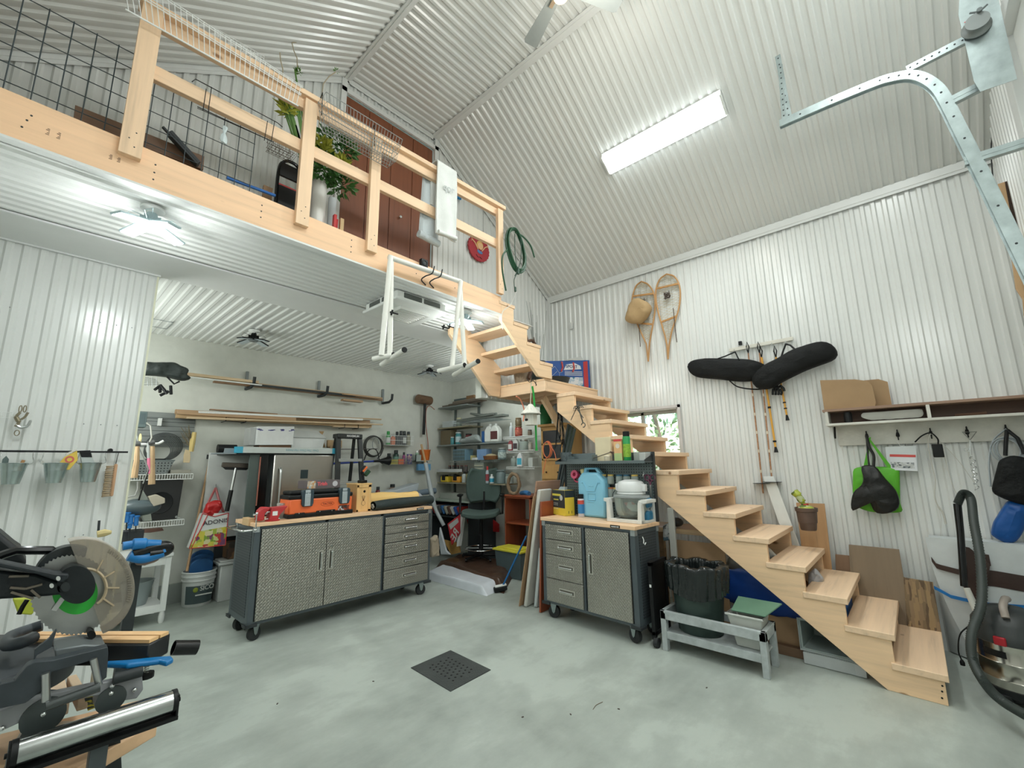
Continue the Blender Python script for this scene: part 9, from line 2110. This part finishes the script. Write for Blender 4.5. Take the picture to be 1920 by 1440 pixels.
m=MB();m.bar(Vector((mid.x-.2,mid.y+.25,.02)),Vector((mid.x+.22,mid.y-.0,.02)),.04,.03);m.bar(Vector((mid.x+.2,mid.y+.3,.02)),Vector((mid.x-.1,mid.y-.1,.02)),.04,.03);m.B('foot',SLATE,t)
zw=.70;sw=lambda a,b,z=zw: P(a/4.8,1160+b/4.8,'z',z)
m=MB();m.prism([sw(1280,725),sw(0,1035),sw(-200,1300),sw(700,1340) ,sw(1420,925)],(0,0,-.035));solo(m,'thick_plank',wood('x',(.74,.48,.28),.85),'thick pine plank lying across the stand behind the chrome roller','plank',bev=.003)
m=MB();m.prism([sw(230,940,zw+.02),sw(130,1100,zw+.02),sw(430,960,zw+.02),sw(900,900,zw+.02)],(0,0,-.018));solo(m,'pale_board',plain((.62,.55,.46),.6),'pale board corner lying on the thick pine plank','board',bev=.002)
for k,(x0,x1,c) in enumerate(((.17,.20,wood('y',(.60,.44,.30),.8)),(.22,.235,wood('y',(.55,.40,.26),.8)),(.25,.262,wood('y',(.40,.34,.22),.8)))):
    a=sw(490+k*170,800+0,.735);m=MB();m.bar(s2((530,745,880)[k],(820,760,700)[k],1.62),s2((500,640,850)[k],(600,560,520)[k],1.95),(.035,.02,.016)[k],.03);solo(m,'timber_offcut',c,('widest pine offcut','middle pine offcut','thin greenish offcut')[k]+' under the grey stand plate','offcut',bev=.002)
m=MB();m.prism([s1(*p,2.3) for p in ((110,780),(410,780),(330,850),(290,930),(160,920))],(0,.05,0));solo(m,'yellow_green_tool',plain((.42,.48,.04),.5),'yellow green plastic case behind the saw arm','case',bev=.005)
m=MB();m.prism([s2(*p,1.62) for p in ((760,720),(860,680),(890,790),(790,830))],(0,.03,0));solo(m,'cord_coil',patches('cord_coil_stripes',[(.02,.03,.03),(.5,.42,.05),(.03,.04,.04),(.05,.06,.06)],60,stretch=(1,1,4)),'black and yellow striped cord under the stand','cord')
m=MB();c=s2(1100,1250,1.3);c.z=.55;m.tube([c+Vector((-.05,0,-.05)),c,c+Vector((.05,0,.015))],.03,10);solo(m,'dark_clamp',plain((.05,.065,.075),.45),'dark grey rounded clamp below the roller at the bottom edge','clamp')
t=thing('blue_power_tool','blue and black tool with a padded bow handle behind the clear guard','power tool',PB(290,1030,2.6));z_=lambda a,b,Y=2.6: PB(200+a/6,980+b/6,Y)
m=MB();m.tube(spline([z_(180,265),z_(300,245),z_(450,240),z_(600,245)]),[.018]*8+[.026]*8+[.02]*9,10);m.tube(spline([z_(250,370),z_(400,400),z_(560,360),z_(660,320)]),.022,10);m.B('blue_body',plain((.01,.18,.48),.4),t)
m=MB();m.tube(spline([z_(300,350),z_(420,310),z_(560,270),z_(670,260),z_(690,300),z_(620,335),z_(480,350)]),.022,10);m.B('rubber_grip',BLACKG,t)
m=MB();m.prism([z_(320,400),z_(560,370),z_(600,415),z_(540,450),z_(430,485),z_(330,480)],(0,.1,0));m.B('brown_guard',plain((.22,.15,.12),.5),t,bev=.006)
m=MB();m.bar(z_(330,440,2.65),Vector((z_(330,440,2.65).x,2.7,0)),.04,.04);solo(m,'tool_post',DGREY,'dark post carrying the blue tool behind the saw','post')
# ------------------------------------------------------------------ trees beyond the window
rn=random.Random(77)
for k,(x,y,r_,h) in enumerate(((10.5,4.6,1.5,3.2),(14.5,9.4,2.2,4.6),(16.5,4.6,2.2,5.0),(9.4,7.6,1.1,2.4))):
    t=thing('tree',('light green tree in the middle of the window view','taller tree at the left of the window view','tree at the right of the window view','low bushy tree at the left edge of the window view')[k],'tree',(x,y,-.2),group='trees beyond the window')
    m=MB();m.tube([(x,y,-.2),(x+.1,y,h*.5),(x,y+.2,h)],[.12,.09,.03],8);m.B('trunk',plain((.12,.09,.06),.9),t)
    m=MB();leafs(m,(x,y,h*.62),(r_,r_,h*.42),700,.24,rn);m.B('foliage',plain((.26,.36,.18),.8,0,.35,nscale=9),t)
